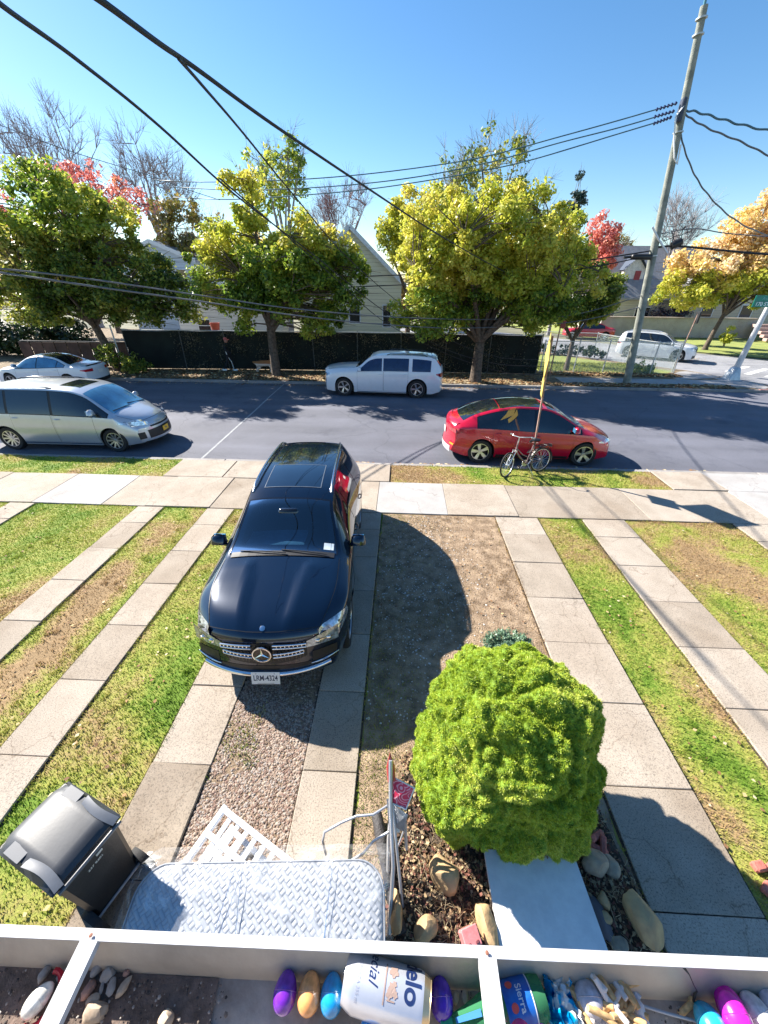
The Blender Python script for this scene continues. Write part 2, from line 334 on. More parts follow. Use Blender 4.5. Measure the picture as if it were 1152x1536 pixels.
def sheet(name, poly, z, mat):
    b = MB(); b.add([(x, y, z) for x, y in poly], [tuple(range(len(poly)))]); return tag(b.build(name, mat), kind='structure')
# ground to the horizon, then sheets above it
b = MB(); n = 24; rr = 1500
b.add([(rr * math.cos(2 * math.pi * i / n), rr * math.sin(2 * math.pi * i / n), -.16) for i in range(n)], [tuple(range(n))])
tag(b.build('ground', M['farfield']), kind='structure')
b = MB(); b.box((0, 4.5, -.08), (50, 11.1, .16)); tag(b.build('lawn', M['lawn']), kind='structure')          # top z=0, Y -1.05..10.05
sheet('road', [(-90, 10.22), (70, 10.22), (70, 20.39), (-90, 20.39)], RZ, M['asphalt'])
b = MB(); x = -50
while x < 45: b.box((x + 1.5, 10.135, -.075), (2.985, .17, .15), m=0, bev=.012); x += 3
tag(b.build('near_kerb', M['curb']), kind='structure')
b = MB(); x = -50
while x < 18.4:
    b.box((x + 1.5, 20.47, -.075), (2.985, .16, .15), bev=.012); x += 3
tag(b.build('far_kerb', M['curb']), kind='structure')
b = MB(); b.prism([(-90, 20.555), (18.3, 20.555), (19.2, 21.0), (19.4, 21.9), (17.6, 25.4), (12, 31), (-2, 44), (-90, 44)], -.155, -.006)
tag(b.build('far_verge', M['farearth']), kind='structure')
sheet('side_street', [(18.5, 20.395), (70, 20.395), (70, 27), (29, 27.5), (22.5, 34.2), (6, 52), (-4, 52), (12.3, 31), (17.9, 25.4), (19.7, 21.9), (19.4, 20.9)], RZ + .004, M['asphalt_pale'])
# grass plot behind the wire fence and far sidewalk
sheet('grass_plot', [(8.0, 23.7), (15.2, 23.9), (16.6, 25.2), (11.6, 30.4), (8.2, 32)], -.001, M['fargrass'])
b = MB(); x = 8.6
while x < 17.5: b.box((x + .75, 21.95, -.012), (1.49, 1.5, .03), bev=.005); x += 1.5
b.prism([(17.62, 21.15), (18.4, 20.7), (19.0, 21.1), (19.2, 21.9), (18.4, 23.6), (17.62, 23.2)], -.02, .003)
b.prism([(15.3, 22.72), (17.6, 23.25), (18.3, 23.7), (17.4, 25.2), (16.8, 25.0), (15.4, 23.7)], -.02, .003)
tag(b.build('far_sidewalk', M['conc_b']), kind='structure')
b = MB(); b.tube([(18.0, 20.47, -.03), (18.6, 20.52, -.03), (19.2, 20.85, -.03), (19.45, 21.5, -.03)], .075, 8)
tag(b.build('corner_kerb', pm('red_painted_kerb', (.42, .10, .08), .7, col2=(.40, .36, .33), vs=2)), kind='structure')
b = MB()
for i in range(7):
    p = Vector((20.3 + i * .62, 25.9 - i * .75, RZ + .009)); d = Vector((2.6, 1.9, 0)).normalized() * 1.7; q = Vector((.19, -.23, 0)) * .55
    b.add([p - q, p + d * 2 - q, p + d * 2 + q, p + q], [(3, 2, 1, 0)])
tag(b.build('crosswalk_stripes', M['roadpaint']), kind='structure')
b = MB(); P = [(-6.02, 20.3), (-6.0, 17.8), (-5.93, 15.5), (-5.9, 13), (-5.86, 10.3)]
for i in range(4):
    (x0, y0), (x1, y1) = P[i], P[i + 1]; b.add([(x0 - .035, y0, RZ + .004), (x0 + .035, y0, RZ + .004), (x1 + .035, y1, RZ + .004), (x1 - .035, y1, RZ + .004)], [(0, 3, 2, 1)])
tag(b.build('road_seam_line', pm('faded_line', (.30, .31, .32), .8, var=.3, vs=15)), kind='structure')
# distant yards: pale concrete behind the screened fence
sheet('yard_paving', [(-22, 24.2), (7.4, 24.2), (7.4, 33), (-22, 33)], -.001, M['conc_b'])
sheet('back_lawn', [(22.5, 35.5), (30, 28.9), (60, 28), (60, 60), (10, 60)], RZ + .008, M['fargrass'])
# concrete: driveway strips, sidewalk, apron; thickness shows at the edges
ED = MB()
def slab(b, x0, x1, y0, y1, m, z=.03, sk=0.0):
    g = .004; dz = random.uniform(-.007, .007)
    ED.box(((x0 + x1) / 2, (y0 + y1) / 2, .002), (x1 - x0 + .035, y1 - y0 + .01, .012))
    b.box(((x0 + x1) / 2, (y0 + y1) / 2, z / 2 - .03 + dz / 2 + .0), (x1 - x0 - 2 * g, y1 - y0 - 2 * g, z + .06 + dz), rot=Matrix.Rotation(R(random.uniform(-.4, .4)), 3, 'Y') @ Matrix.Rotation(R(random.uniform(-.25, .25)), 3, 'Z'), m=m, bev=.006)
CM = [M['conc_a'], M['conc_b'], M['conc_c'], M['conc_d']]
for x0, x1, ys, k in ((2.19, 3.11, 0, 0), (4.08, 4.99, 0, 1), (-5.89, -5.28, 0, 2), (-4.28, -3.66, 0, 3), (-2.53, -1.89, 0, 4), (-.91, -.33, 0, 5), (7.3, 8.2, 0, 6), (9.2, 10.1, 0, 7), (-8.9, -8.3, 0, 8)):
    b = MB(); y = -.72; 
    while y < 7.3:
        y1 = min(y + .925, 7.36)
        if 7.36 - y1 < .3: y1 = 7.36
        r_ = random.random()
        m = 3 if (k == 4 and y < 1.5) else (2 if r_ < .25 else 0)
        slab(b, x0 + (.0 if k != 5 else 0), x1, y, y1, m); y = y1
    tag(b.build('driveway_strip', CM, smooth=30), kind='structure')
b = MB(); js = [-20, -18.4, -16.8, -15.2, -13.6, -11.95, -10.2, -8.42, -6.77, -5.75, -4.25, -2.7, -1.35, -.45, 1.16, 2.72, 5.6, 8.3, 9.9, 11.5, 13.1, 14.7, 16.3, 18]
for i in range(len(js) - 1):
    m = 1 if abs(js[i] + 8.42) < .1 or abs(js[i] + .45) < .1 or js[i] > 8.2 else random.choice((0, 0, 2))
    slab(b, js[i], js[i + 1], 7.385, 8.93, m)
tag(b.build('sidewalk', CM, smooth=30), kind='structure')
b = MB()
for x0, x1 in ((-6.18, -4.6), (-4.58, -3.1), (-3.08, -1.6), (-1.58, -.2)): slab(b, x0, x1, 8.95, 10.03, random.choice((0, 0, 2)))
for x0, x1 in ((7.0, 8.35),): slab(b, x0, x1, 8.95, 10.03, 0)
for x0, x1 in ((8.37, 9.9), (9.92, 11.5), (11.52, 13.1)): slab(b, x0, x1, 8.95, 10.03, 1)
tag(b.build('driveway_apron', CM, smooth=30), kind='structure')
tag(ED.build('soil_seams', M['darksoil']), kind='structure')
M['straw'] = pm('dry_straw', (.44, .34, .17), .9, col2=(.26, .19, .10), vs=3)
# ---- scatter helpers
def in_any(P, rects):
    k = np.zeros(len(P), bool)
    for x0, x1, y0, y1 in rects: k |= (P[:, 0] > x0) & (P[:, 0] < x1) & (P[:, 1] > y0) & (P[:, 1] < y1)
    return k
def fbm(x, y, s, seed=0):
    g = np.random.default_rng(seed); out = np.zeros(len(x)); a = 1; t = 0
    for o in range(4):
        for _ in range(3):
            th = g.uniform(0, 2 * math.pi); ph = g.uniform(0, 6.28); f = s * 2 ** o * g.uniform(.7, 1.3)
            out += a * np.sin(f * (x * math.cos(th) + y * math.sin(th)) + ph + 1.3 * np.sin(f * .7 * (y * math.cos(th) - x * math.sin(th)) + ph * 2)); t += a * .6
        a *= .6
    return out / t
def blades(name, rects, dens, h, w, mat, label, z=0.0, thin=None, lean=.7, seed=1):
    g = np.random.default_rng(seed); P = []
    for x0, x1, y0, y1 in rects:
        n = int((x1 - x0) * (y1 - y0) * dens); P.append(np.stack([g.uniform(x0, x1, n), g.uniform(y0, y1, n)], 1))
    P = np.concatenate(P)
    if thin is not None: P = P[g.random(len(P)) < thin(P[:, 0], P[:, 1])]
    n = len(P); an = g.uniform(0, 2 * math.pi, n); hh = h * g.uniform(.4, 1.3, n) * (1 + .35 * fbm(P[:, 0], P[:, 1], 3, 5)); ww = w * g.uniform(.6, 1.3, n)
    la = g.uniform(0, 2 * math.pi, n); ll = g.uniform(.1, 1, n) * lean * hh
    dx, dy = np.cos(an) * ww / 2, np.sin(an) * ww / 2; zz = np.full(n, z)
    a = np.stack([P[:, 0] - dx, P[:, 1] - dy, zz], 1); c = np.stack([P[:, 0] + dx, P[:, 1] + dy, zz], 1)
    t = np.stack([P[:, 0] + np.cos(la) * ll, P[:, 1] + np.sin(la) * ll, zz + hh], 1)
    V = np.stack([a, c, t], 1).reshape(-1, 3); F = np.arange(3 * n).reshape(-1, 3)
    return tag(np_mesh(name, V, F, mat), label, 'grass', kind='stuff')
dirt = lambda x, y: np.where((x > -.33) & (x < 2.19) & (y < 7.4), np.clip(.16 + .9 * np.exp(-((x + .05) / .32) ** 2 - ((y - 2.2) / 1.6) ** 2) + .6 * np.exp(-((x - .75) / .25) ** 2 - ((y - 4.4) / .5) ** 2) + .35 * (fbm(x, y, 1.6, 3) > .75) + .5 * np.exp(-((x - 1.9) / .2) ** 2 - ((y - 5.2) / .6) ** 2), 0, 1), 1.0)
fade = lambda x, y: np.clip(1.0 - .75 * np.exp(-((x + 4.85) / .24) ** 2 - ((y - 3.6) / 2.2) ** 2) - .6 * np.exp(-((x - 6.1) / .8) ** 2 - ((y - 6) / .8) ** 2) - .25 * (fbm(x, y, 2.2, 9) > .6), 0.1, 1)
blades('grass', [(-9.8, -5.89, 2.5, 7.37), (-5.28, -4.28, .6, 7.37), (-3.66, -2.53, .3, 7.37), (3.11, 4.08, .2, 7.37), (4.99, 7.3, 1.5, 7.37), (-.33, 2.19, 1.2, 7.37)], 3000, .030, .011, M['blade'],
       'short patchy front lawn grass growing between the concrete driveway strips', thin=lambda x, y: dirt(x, y) * fade(x, y), seed=2)
EDG = []
for x_ in (2.19, 3.11, 4.08, 4.99, -5.89, -5.28, -4.28, -3.66, -2.53, -.33, 7.3): EDG.append((x_ - .035, x_ + .035, .5, 7.37))
EDG += [(-9.8, -5.9, 7.33, 7.42), (-5.28, -4.28, 7.33, 7.42), (3.11, 4.08, 7.33, 7.42), (4.99, 7.3, 7.33, 7.42), (-14, -6.2, 8.90, 8.97), (-.18, 6.98, 8.90, 8.97), (-14, -6.2, 10.02, 10.09), (-.18, 6.98, 10.02, 10.09)]
blades('edge_grass', EDG, 4800, .036, .010, M['blade'], 'uneven grass creeping over the edges of the concrete', z=.006, thin=lambda x, y: np.clip(.45 + .9 * fbm(x, y, 5, 31), 0, 1), seed=12)
g_ = np.random.default_rng(40); TU = [(x0 + (x1 - x0) * g_.random(), y0 + (y1 - y0) * g_.random()) for _ in range(20) for x0, x1, y0, y1 in ((-9, -6, 3, 7.2), (-5.2, -4.35, 2, 7.2), (-3.6, -2.6, .8, 7), (3.15, 4.0, .6, 7), (5.1, 7.2, 2.4, 7.2))]
blades('weed_tufts', [(x - .045, x + .045, y - .045, y + .045) for x, y in TU], 5000, .045, .010, M['blade'], 'taller weed tufts scattered through the front lawn', z=0, seed=13)
blades('gravel_weeds', [(-1.88, -1.5, 1.7, 2.8), (-1.5, -1.2, 1.9, 2.3)], 2600, .035, .010, M['blade'], 'small weeds growing through the gravel in front of the dark car', z=.012, thin=lambda x, y: np.clip(1.5 * fbm(x, y, 6, 51), 0, 1), seed=15)
blades('dry_stubble', [(-.3, 2.15, 2.4, 7.35)], 1500, .022, .009, M['straw'], 'short dry stubble on the bare earth beside the dark car', z=.004, thin=lambda x, y: np.clip(.25 + .9 * fbm(x, y, 2.6, 33), 0, 1), seed=14)
blades('verge_grass', [(-14, -6.2, 8.95, 10.04), (-.18, 6.98, 8.95, 10.04), (-12, -9.8, 5, 7.37), (8.2, 9.2, 5, 7.37)], 1500, .035, .016, M['blade'], 'bright clipped grass of the kerb verge between sidewalk and road', seed=3)
blades('plot_grass', [(8.3, 15.0, 23.9, 27.5)], 500, .10, .03, M['fargrass'], 'sunlit grass plot behind the wire fence across the road', seed=4)
# ---- pebbles
def pebbles(name, rects, dens, r0, r1, mat, label, z=0., keep=None, seed=1, flat=.6, cat='gravel'):
    g = np.random.default_rng(seed); P = []
    for x0, x1, y0, y1 in rects:
        n = int((x1 - x0) * (y1 - y0) * dens); P.append(np.stack([g.uniform(x0, x1, n), g.uniform(y0, y1, n)], 1))
    P = np.concatenate(P)
    if keep is not None: P = P[g.random(len(P)) < keep(P[:, 0], P[:, 1])]
    n = len(P); s = r0 + (r1 - r0) * g.random(n) ** 2
    base = np.array([(1, 0, 0), (.3, .95, 0), (-.8, .6, 0), (-.8, -.6, 0), (.3, -.95, 0), (.45, .1, .8), (-.35, .4, .75), (-.3, -.4, .8)])
    F0 = np.array([(0, 1, 5), (1, 6, 5), (1, 2, 6), (2, 7, 6), (2, 3, 7), (3, 4, 7), (4, 5, 7), (4, 0, 5), (5, 6, 7)])
    V = base[None] * (1 + g.uniform(-.25, .25, (n, 8, 3))); an = g.uniform(0, 2 * math.pi, n); el = g.uniform(.6, 1.2, n)
    X = V[:, :, 0] * s[:, None] * el[:, None]; Y = V[:, :, 1] * s[:, None]; Z = V[:, :, 2] * s[:, None] * flat
    c, d = np.cos(an)[:, None], np.sin(an)[:, None]
    W = np.stack([P[:, 0][:, None] + X * c - Y * d, P[:, 1][:, None] + X * d + Y * c, z + Z + .002], 2).reshape(-1, 3)
    F = (F0[None] + 8 * np.arange(n)[:, None, None]).reshape(-1, 3)
    return tag(np_mesh(name, W, F, mat), label, cat, kind='stuff')
def multimat(name, cols, rough=.85):
    m, nt, b = newmat(name); g = nd(nt, 'ShaderNodeNewGeometry'); k = len(cols); r = ramp(nt, [(i / k, c) for i, c in enumerate(cols)]); r.color_ramp.interpolation = 'CONSTANT'
    nt.links.new(g.outputs['Random Per Island'], r.inputs[0]); nt.links.new(r.outputs[0], b.inputs['Base Color']); b.inputs['Roughness'].default_value = rough; return m
M['gravel'] = multimat('brown_gravel', [(.26, .18, .13), (.33, .25, .19), (.15, .10, .075), (.38, .31, .25), (.21, .13, .10), (.29, .25, .22)])
M['chips'] = multimat('pale_chips', [(.55, .52, .48), (.40, .35, .30), (.62, .60, .57), (.30, .25, .20)])
M['litter'] = multimat('dry_leaves', [(.34, .20, .08), (.20, .10, .045), (.46, .34, .16), (.26, .13, .05), (.50, .42, .26), (.16, .08, .04)])
b = MB(); b.box((-1.40, 2.2, -.001), (.99, 10.3, .014)); tag(b.build('gravel_bed', M['soil']), kind='structure')
pebbles('gravel', [(-1.88, -.92, -.4, 3.6)], 6500, .008, .019, M['gravel'], 'brown pea gravel between the two driveway strips in front of the dark car', z=.006,
        keep=lambda x, y: np.clip(1.1 - .9 * (fbm(x, y, 2.5, 21) > .55) * (y > 1.9), .1, 1), seed=5)
pebbles('loose_stone_chips', [(-.3, 1.6, 2.6, 7.3), (-1.88, -.92, 3.6, 7.3)], 650, .006, .017, M['chips'], 'pale loose stone chips worn into the bare earth beside the dark car', z=.006,
        keep=lambda x, y: np.clip(np.exp(-((x - .35) / .7) ** 2) * (.5 + .5 * fbm(x, y, 2.2, 8)) + .08, 0, 1), seed=6)
b = MB(); PTS = []
for i in range(40):
    y = -.4 + i * .2; PTS.append((2.17 + .03 * math.sin(i * 1.7), y))
L_ = [(-.31 + .03 * math.sin(i * 2.1), 7.4 - i * .2) for i in range(40)]
b.add([(x, y, .004) for x, y in PTS + L_], [tuple(range(80))]); tag(b.build('bare_earth', pm('worn_earth', (.40, .29, .19), .95, col2=(.17, .115, .07), vs=5.5, bump=1, bs=55, dist=.02)), kind='structure')
def litter(name, rects, n, s0, s1, label, z=0., seed=1, keep=None, mat=None, up=.03):
    g = np.random.default_rng(seed); V = []
    per = n // len(rects); P = np.concatenate([np.stack([g.uniform(a, b_, per), g.uniform(c, d, per)], 1) for a, b_, c, d in rects])
    if keep is not None: P = P[g.random(len(P)) < keep(P[:, 0], P[:, 1])]
    n = len(P); s = g.uniform(s0, s1, n); q = np.array([(-1, 0), (-.2, -.7), (1, 0), (-.1, .75)]); an = g.uniform(0, 6.28, n)
    X = q[:, 0][None] * s[:, None]; Y = q[:, 1][None] * s[:, None]; c, d = np.cos(an)[:, None], np.sin(an)[:, None]
    Z = z + .004 + g.uniform(0, up, (n, 4)) * g.random(n)[:, None]
    W = np.stack([P[:, 0][:, None] + X * c - Y * d, P[:, 1][:, None] + X * d + Y * c, Z], 2).reshape(-1, 3)
    return tag(np_mesh(name, W, np.arange(4 * n).reshape(-1, 4), mat or M['litter']), label, 'leaves', kind='stuff')
litter('fallen_leaves', [(-22, 8, 20.6, 23.4), (-22, 8, 20.6, 22.0), (8, 17, 20.55, 21.3), (8, 16, 23.2, 24.3), (8, 16, 23.4, 23.9)], 26000, .04, .09, 'dry brown leaves covering the strip below the dark fence', seed=7, up=.09,
       keep=lambda x, y: np.clip(.55 + .6 * fbm(x, y, .9, 12), .12, 1))
litter('road_leaves', [(-14, 9, 19.9, 20.35), (-3, 9, 10.25, 10.5), (17, 22, 29, 33)], 1300, .03, .07, 'scattered leaves lying in the gutters of the road', z=RZ, seed=8)
litter('lawn_leaves', [(-9, -5.9, 3, 7.3), (-5.2, -4.3, 1, 7.3), (-3.6, -2.6, .8, 7.3), (3.1, 4.0, 1, 7.3), (5, 7.2, 3, 7.3), (-.3, 2.1, 2.6, 7.3), (-.2, 6.9, 9, 10), (-9, -6.2, 9, 10)], 900, .012, .03, 'small pale leaves scattered over the front lawn', z=.02, seed=9, up=.02)
# ---------------------------------------------------------------- vehicles
def make_wheel(rad, wid, rim_r, spokes, style, mats, parent_name='wheel'):
    """wheel lying with its axle along +Y (outer face at +Y)"""
    rot = Matrix.Rotation(R(-90), 4, 'X')
    t = MB(); w = wid / 2
    prof = [(rim_r, -w * .8), (rim_r + .01, -w * .9), (rad * .93, -w), (rad * .985, -w * .8), (rad, -w * .5), (rad, w * .5), (rad * .985, w * .8), (rad * .93, w), (rim_r + .012, w * .92), (rim_r, w * .8)]
    t.lathe(prof, 36, rot, closed=True)
    r = MB(); r.lathe([(rim_r, -w * .8), (rim_r, w * .8), (rim_r - .012, w * .86), (rim_r - .022, w * .7), (rim_r - .03, 0), (0.001, -w * .05)], 36, rot, m=1)
    def P(rr, a, y): return Vector((rr * math.cos(a), y, rr * math.sin(a)))
    r.lathe([(rim_r + .004, w * .80), (rim_r + .004, w * .93), (rim_r - .012, w * .93), (rim_r - .016, w * .7)], 36, rot, m=0, closed=True)
    for i in range(spokes):
        a = 2 * math.pi * i / spokes
        def spoke(a0, a1, h0, h1):
            y0, y1 = w * .62, w * .86
            p = [P(.03, a0 - h0 * 2, y0), P(.03, a0 + h0 * 2, y0), P(rim_r - .01, a1 + h1, y1), P(rim_r - .01, a1 - h1, y1)]
            q = [v - Vector((0, .03, 0)) for v in p]
            r.add(p + q, [(0, 1, 2, 3), (3, 2, 6, 7), (2, 1, 5, 6), (1, 0, 4, 5), (0, 3, 7, 4)], 0)
        if style == 'twin': spoke(a, a - .11, .35, .055); spoke(a, a + .11, .35, .055)
        elif style == 'blade': spoke(a - .1, a + .12, .6, .22)
        else: spoke(a, a, .4, .10)
    r.lathe([(.001, w * .72), (.035, w * .72), (.04, w * .66), (.04, w * .4)], 16, rot, m=0)
    return t, r
def car(name, label, cat, spec, loc, rz, group=None):
    S = spec; L = S['L']; hl = L / 2
    th = thing(name, label, cat, loc, rz, group)
    zt, zs, w, wt = pchip(*S['zt']), pchip(*S['zs']), pchip(*S['w']), pchip(*S['wt'])
    cr = pchip(*S.get('cr', ([-hl, hl], [.03, .03]))); zb = pchip(*S.get('zb', ([-hl, -hl + .5, hl - .5, hl], [.30, .20, .20, .24])))
    ax = S['axles']; wr = S['wheel']; AR = wr + S.get('archgap', .055); wz = wr
    bf, br, pw = S.get('bowf', .28), S.get('bowr', .18), S.get('bowp', 2.2)
    rkf, rkr = pchip(*S.get('rakef', ([0, 1], [0, 0]))), pchip(*S.get('raker', ([0, 1], [0, 0]))); zone = S.get('zone', .9)
    def sm(t): t = min(max(t, 0), 1); return t * t * (3 - 2 * t)
    def warp(p):
        x, y, z = p; a = min(abs(y) / (S['W'] / 2), 1.15) ** pw
        f = sm((x - (hl - zone)) / zone); g = sm(((-hl + zone) - x) / zone)
        return (x - f * (bf * a + rkf(z)) + g * (br * a + rkr(z)), y, z)
    ridge = S.get('ridge')
    def ze(x): return zt(x) - cr(x)
    def zlow(x):
        z = zb(x)
        for a in ax:
            if abs(x - a) < AR: z = max(z, wz + math.sqrt(AR * AR - (x - a) ** 2))
        return z
    def side_y(x, z):
        W = w(x); a, b = zb(x), zs(x); zc = a + (b - a) * .58
        if z <= zc: return W * (1 - .075 * ((zc - z) / (zc - a)) ** 2.2)
        if z <= b: return W * (1 - .035 * ((z - zc) / (b - zc)) ** 2)
        e = ze(x); yb = W * .965
        if e <= b + 1e-4: return yb
        s = min(max((z - b) / (e - b), 0), 1); return yb + (wt(x) - yb) * (s ** 1.25)
    def top_z(x, y):
        t = wt(x); a = min(abs(y) / t, 1.0); z = ze(x) + cr(x) * (1 - a ** 2.6)
        if abs(y) > t:
            W = w(x) * .965; s = min((abs(y) - t) / max(W - t, .01), 1); z = ze(x) + (zs(x) - ze(x)) * s
        if ridge and x > ridge[0]:
            k = sm((x - ridge[0]) / .25) * (1 - sm((x - ridge[1]) / .3)); yy = ridge[2] + (ridge[0] - x) * ridge[3]
            d = (abs(y) - yy); z += k * (ridge[4] / (1 + math.exp(-max(min(d / .012, 30), -30))) * math.exp(-max(d, 0) / .22))
        return z
    # stations
    xs = set(np.round(np.linspace(-hl, hl, S.get('ns', 90)), 4))
    for a in ax:
        for k in range(25): xs.add(round(a - AR * math.cos(math.pi * k / 24), 4))
        xs.add(round(a - AR - .002, 4)); xs.add(round(a + AR + .002, 4))
    for d in (.004, .012, .025, .045): xs.add(round(hl - d, 4)); xs.add(round(-hl + d, 4))
    xs = sorted(xs); hole = S.get('hole')
    NS, NU, NT = 12, 7, 12
    body = MB(); rows = []
    edge = S.get('round', .03)
    for x in xs:
        W, zl, b, e = w(x), zlow(x), zs(x), ze(x); z0 = zb(x)
        de = min(hl - abs(x), .05); k = 1 - math.sqrt(max(0, 1 - (1 - de / .05) ** 2)) if de < .05 else 0   # quarter-round edge at both ends
        ins = edge * k
        pts = [(0, z0 + ins), (W - .32, z0 + ins), (W - .32, zl + ins), (side_y(x, zl) - .035 - ins, zl + ins)]
        for i in range(NS + 1): z = zl + (b - zl) * i / NS; pts.append((side_y(x, z) - ins, z + (ins if i == 0 else 0)))
        for i in range(1, NU + 1):
            z = b + (e - b) * i / NU; pts.append((side_y(x, z) - ins * (1 if i < NU else 1), z - ins * i / NU))
        t = wt(x) - ins
        for i in range(1, NT + 1): y = t * (1 - i / NT); pts.append((y, top_z(x, min(y, wt(x))) - ins))
        rows.append(pts)
    n = len(rows[0]); vs = []
    for x, pts in zip(xs, rows):
        for y, z in pts: vs.append(warp((x, y, z)))
        for y, z in pts: vs.append(warp((x, -y, z)))
    fs = []; ms = []
    for i in range(len(xs) - 1):
        for j in range(n - 1):
            a, b_, c, d = i * 2 * n + j, i * 2 * n + j + 1, (i + 1) * 2 * n + j + 1, (i + 1) * 2 * n + j
            m = 1 if j < 3 else 0
            if hole and j >= 4 + NS + NU:
                xm = (xs[i] + xs[i + 1]) / 2; ym = (rows[i][j][0] + rows[i][j + 1][0]) / 2
                if hole[0] < xm < hole[1] and ym < wt(xm) - .10: continue
            fs.append((a, d, c, b_)); ms.append(m); fs.append((a + n, b_ + n, c + n, d + n)); ms.append(m)
    body.v = vs; body.f = fs; body.m = ms
    for i, sg in ((0, -1), (len(xs) - 1, 1)):
        x = xs[i]; pts = rows[i][4:4 + NS + NU + 1]; G = []
        for y, z in [rows[i][1]] + pts: G.append([warp((x, y * (1 - 2 * k / 24), z)) for k in range(25)])
        G.append([warp((x, (wt(x) - edge) * (1 - 2 * k / 24), top_z(x, wt(x) * abs(1 - 2 * k / 24)) - edge)) for k in range(25)])
        body.grid(G, 0, flip=(sg < 0))
    MAT = S['paint']
    def side_patch(mb, x0, x1, lo, hi, off, nx=14, nz=7, m=0, sides=(1, -1)):
        for sg in sides:
            G = []
            for i in range(nx + 1):
                x = x0 + (x1 - x0) * i / nx; a, b_ = lo(x), hi(x); G.append([warp((x, sg * (side_y(x, a + (b_ - a) * j / nz) + off), a + (b_ - a) * j / nz)) for j in range(nz + 1)])
            mb.grid(G, m, flip=(sg < 0))
    def top_patch(mb, x0, x1, yl, yh, off, nx=14, ny=16, m=0):
        G = []
        for i in range(nx + 1):
            x = x0 + (x1 - x0) * i / nx; a, b_ = yl(x), yh(x); G.append([warp((x, a + (b_ - a) * j / ny, top_z(x, a + (b_ - a) * j / ny) + off)) for j in range(ny + 1)])
        mb.grid(G, m)
    def cap_patch(mb, sg, y0, y1, lo, hi, off, ny=16, nz=5, m=0):
        G = []
        for i in range(ny + 1):
            y = y0 + (y1 - y0) * i / ny; a, b_ = lo(y), hi(y); G.append([warp((sg * (hl + off), y, a + (b_ - a) * j / nz)) for j in range(nz + 1)])
        mb.grid(G, m, flip=(sg > 0))
    th_f = dict(side=side_patch, top=top_patch, cap=cap_patch, warp=warp, top_z=top_z, side_y=side_y, ze=ze, zt=zt, zs=zs, wt=wt, w=w, zb=zb, zlow=zlow, hl=hl, th=th)
    # seams and doors: seam strips on the body, door skins just proud of it
    bo = body.build('body', [MAT, M['wheelwell']], th, smooth=38)
    belt = lambda x: zs(x) + S.get('belt', .012)
    for (x0, x1) in S['doors']:
        lo = lambda x: max(zb(x) + .10, zlow(x) + .035); hi = lambda x: zs(x) - .012
        for sg in (1, -1):
            d = MB(); side_patch(d, x0 - .006, x1 + .006, lambda x: lo(x) - .006, lambda x: hi(x) + .006, .0018, 20, 8, m=1, sides=(sg,)); side_patch(d, x0, x1, lo, hi, .0036, 20, 8, m=0, sides=(sg,))
            do = d.build('door', [MAT, M['black']], th, smooth=60)
            h = MB(); hx = min(x0, x1) + .13; hz = zs(hx) - .115; y = side_y(hx, hz)
            h.tube([warp((hx - .085, sg * (y + .006), hz)), warp((hx - .06, sg * (y + .032), hz)), warp((hx + .06, sg * (y + .032), hz)), warp((hx + .085, sg * (y + .006), hz))], .013, 6)
            h.build('handle', S.get('handle', MAT), do, smooth=60)
    tr = MB(); g0 = S['side_glass']
    lo = lambda x: belt(x); hi = lambda x: max(ze(x) - S.get('roofline', .055), belt(x) + .002)
    for sg in (1, -1):
        tr = MB(); side_patch(tr, min(a for a, b_ in g0) - .03, max(b_ for a, b_ in g0) + .03, lambda x: lo(x) - .018, lambda x: hi(x) + .016, .003, 40, 6, sides=(sg,)); tr.build('window_trim', S.get('trim', M['gloss_black']), th, smooth=60)
    for (x0, x1) in g0:
        for sg in (1, -1):
            gb = MB(); side_patch(gb, x0, x1, lo, hi, .0065, 16, 6, sides=(sg,)); gb.build('side_window', S.get('glass', M['dglass']), th, smooth=60)
    x0, x1 = S['wind']; gb = MB(); top_patch(gb, x0, x1, lambda x: -wt(x) + .045, lambda x: wt(x) - .045, .006, 14, 16, m=0)
    gb.build('windshield', S.get('wglass', M['dglass']), th, smooth=60)
    if S.get('frit'):
        fb = MB(); o = .0035
        top_patch(fb, x0 - .03, x0 + .07, lambda x: -wt(x) + .03, lambda x: wt(x) - .03, o, 3, 16); top_patch(fb, x1 - .05, x1 + .02, lambda x: -wt(x) + .03, lambda x: wt(x) - .03, o, 3, 16)
        top_patch(fb, x0, x1, lambda x: -wt(x) + .025, lambda x: -wt(x) + .115, o, 12, 3); top_patch(fb, x0, x1, lambda x: wt(x) - .115, lambda x: wt(x) - .025, o, 12, 3)
        fb.build('windshield_border', M['gloss_black'], th, smooth=60)
    x0, x1 = S['back']; gb = MB(); top_patch(gb, x0, x1, lambda x: -wt(x) + .06, lambda x: wt(x) - .06, .006, 12, 12); gb.build('rear_window', S.get('rglass', M['dglass']), th, smooth=60)
    if S.get('moon'):
        for (a, b_, yy) in S['moon']:
            gb = MB(); top_patch(gb, a, b_, lambda x: -yy, lambda x: yy, .004, 8, 10); gb.build('sunroof', S.get('moonmat', M['dglass']), th, smooth=60)
    # bonnet seam
    if S.get('hood'):
        a, b_ = S['hood']; hb = MB()
        for sg in (1, -1): top_patch(hb, a, b_, lambda x: sg * wt(x) - .004, lambda x: sg * wt(x) + .004, .0025, 16, 1)
        top_patch(hb, b_ - .004, b_ + .004, lambda x: -wt(x), lambda x: wt(x), .0025, 1, 14)
        hb.build('bonnet_seam', M['black'], th)
    # mirrors
    mx, mz = S['mirror']
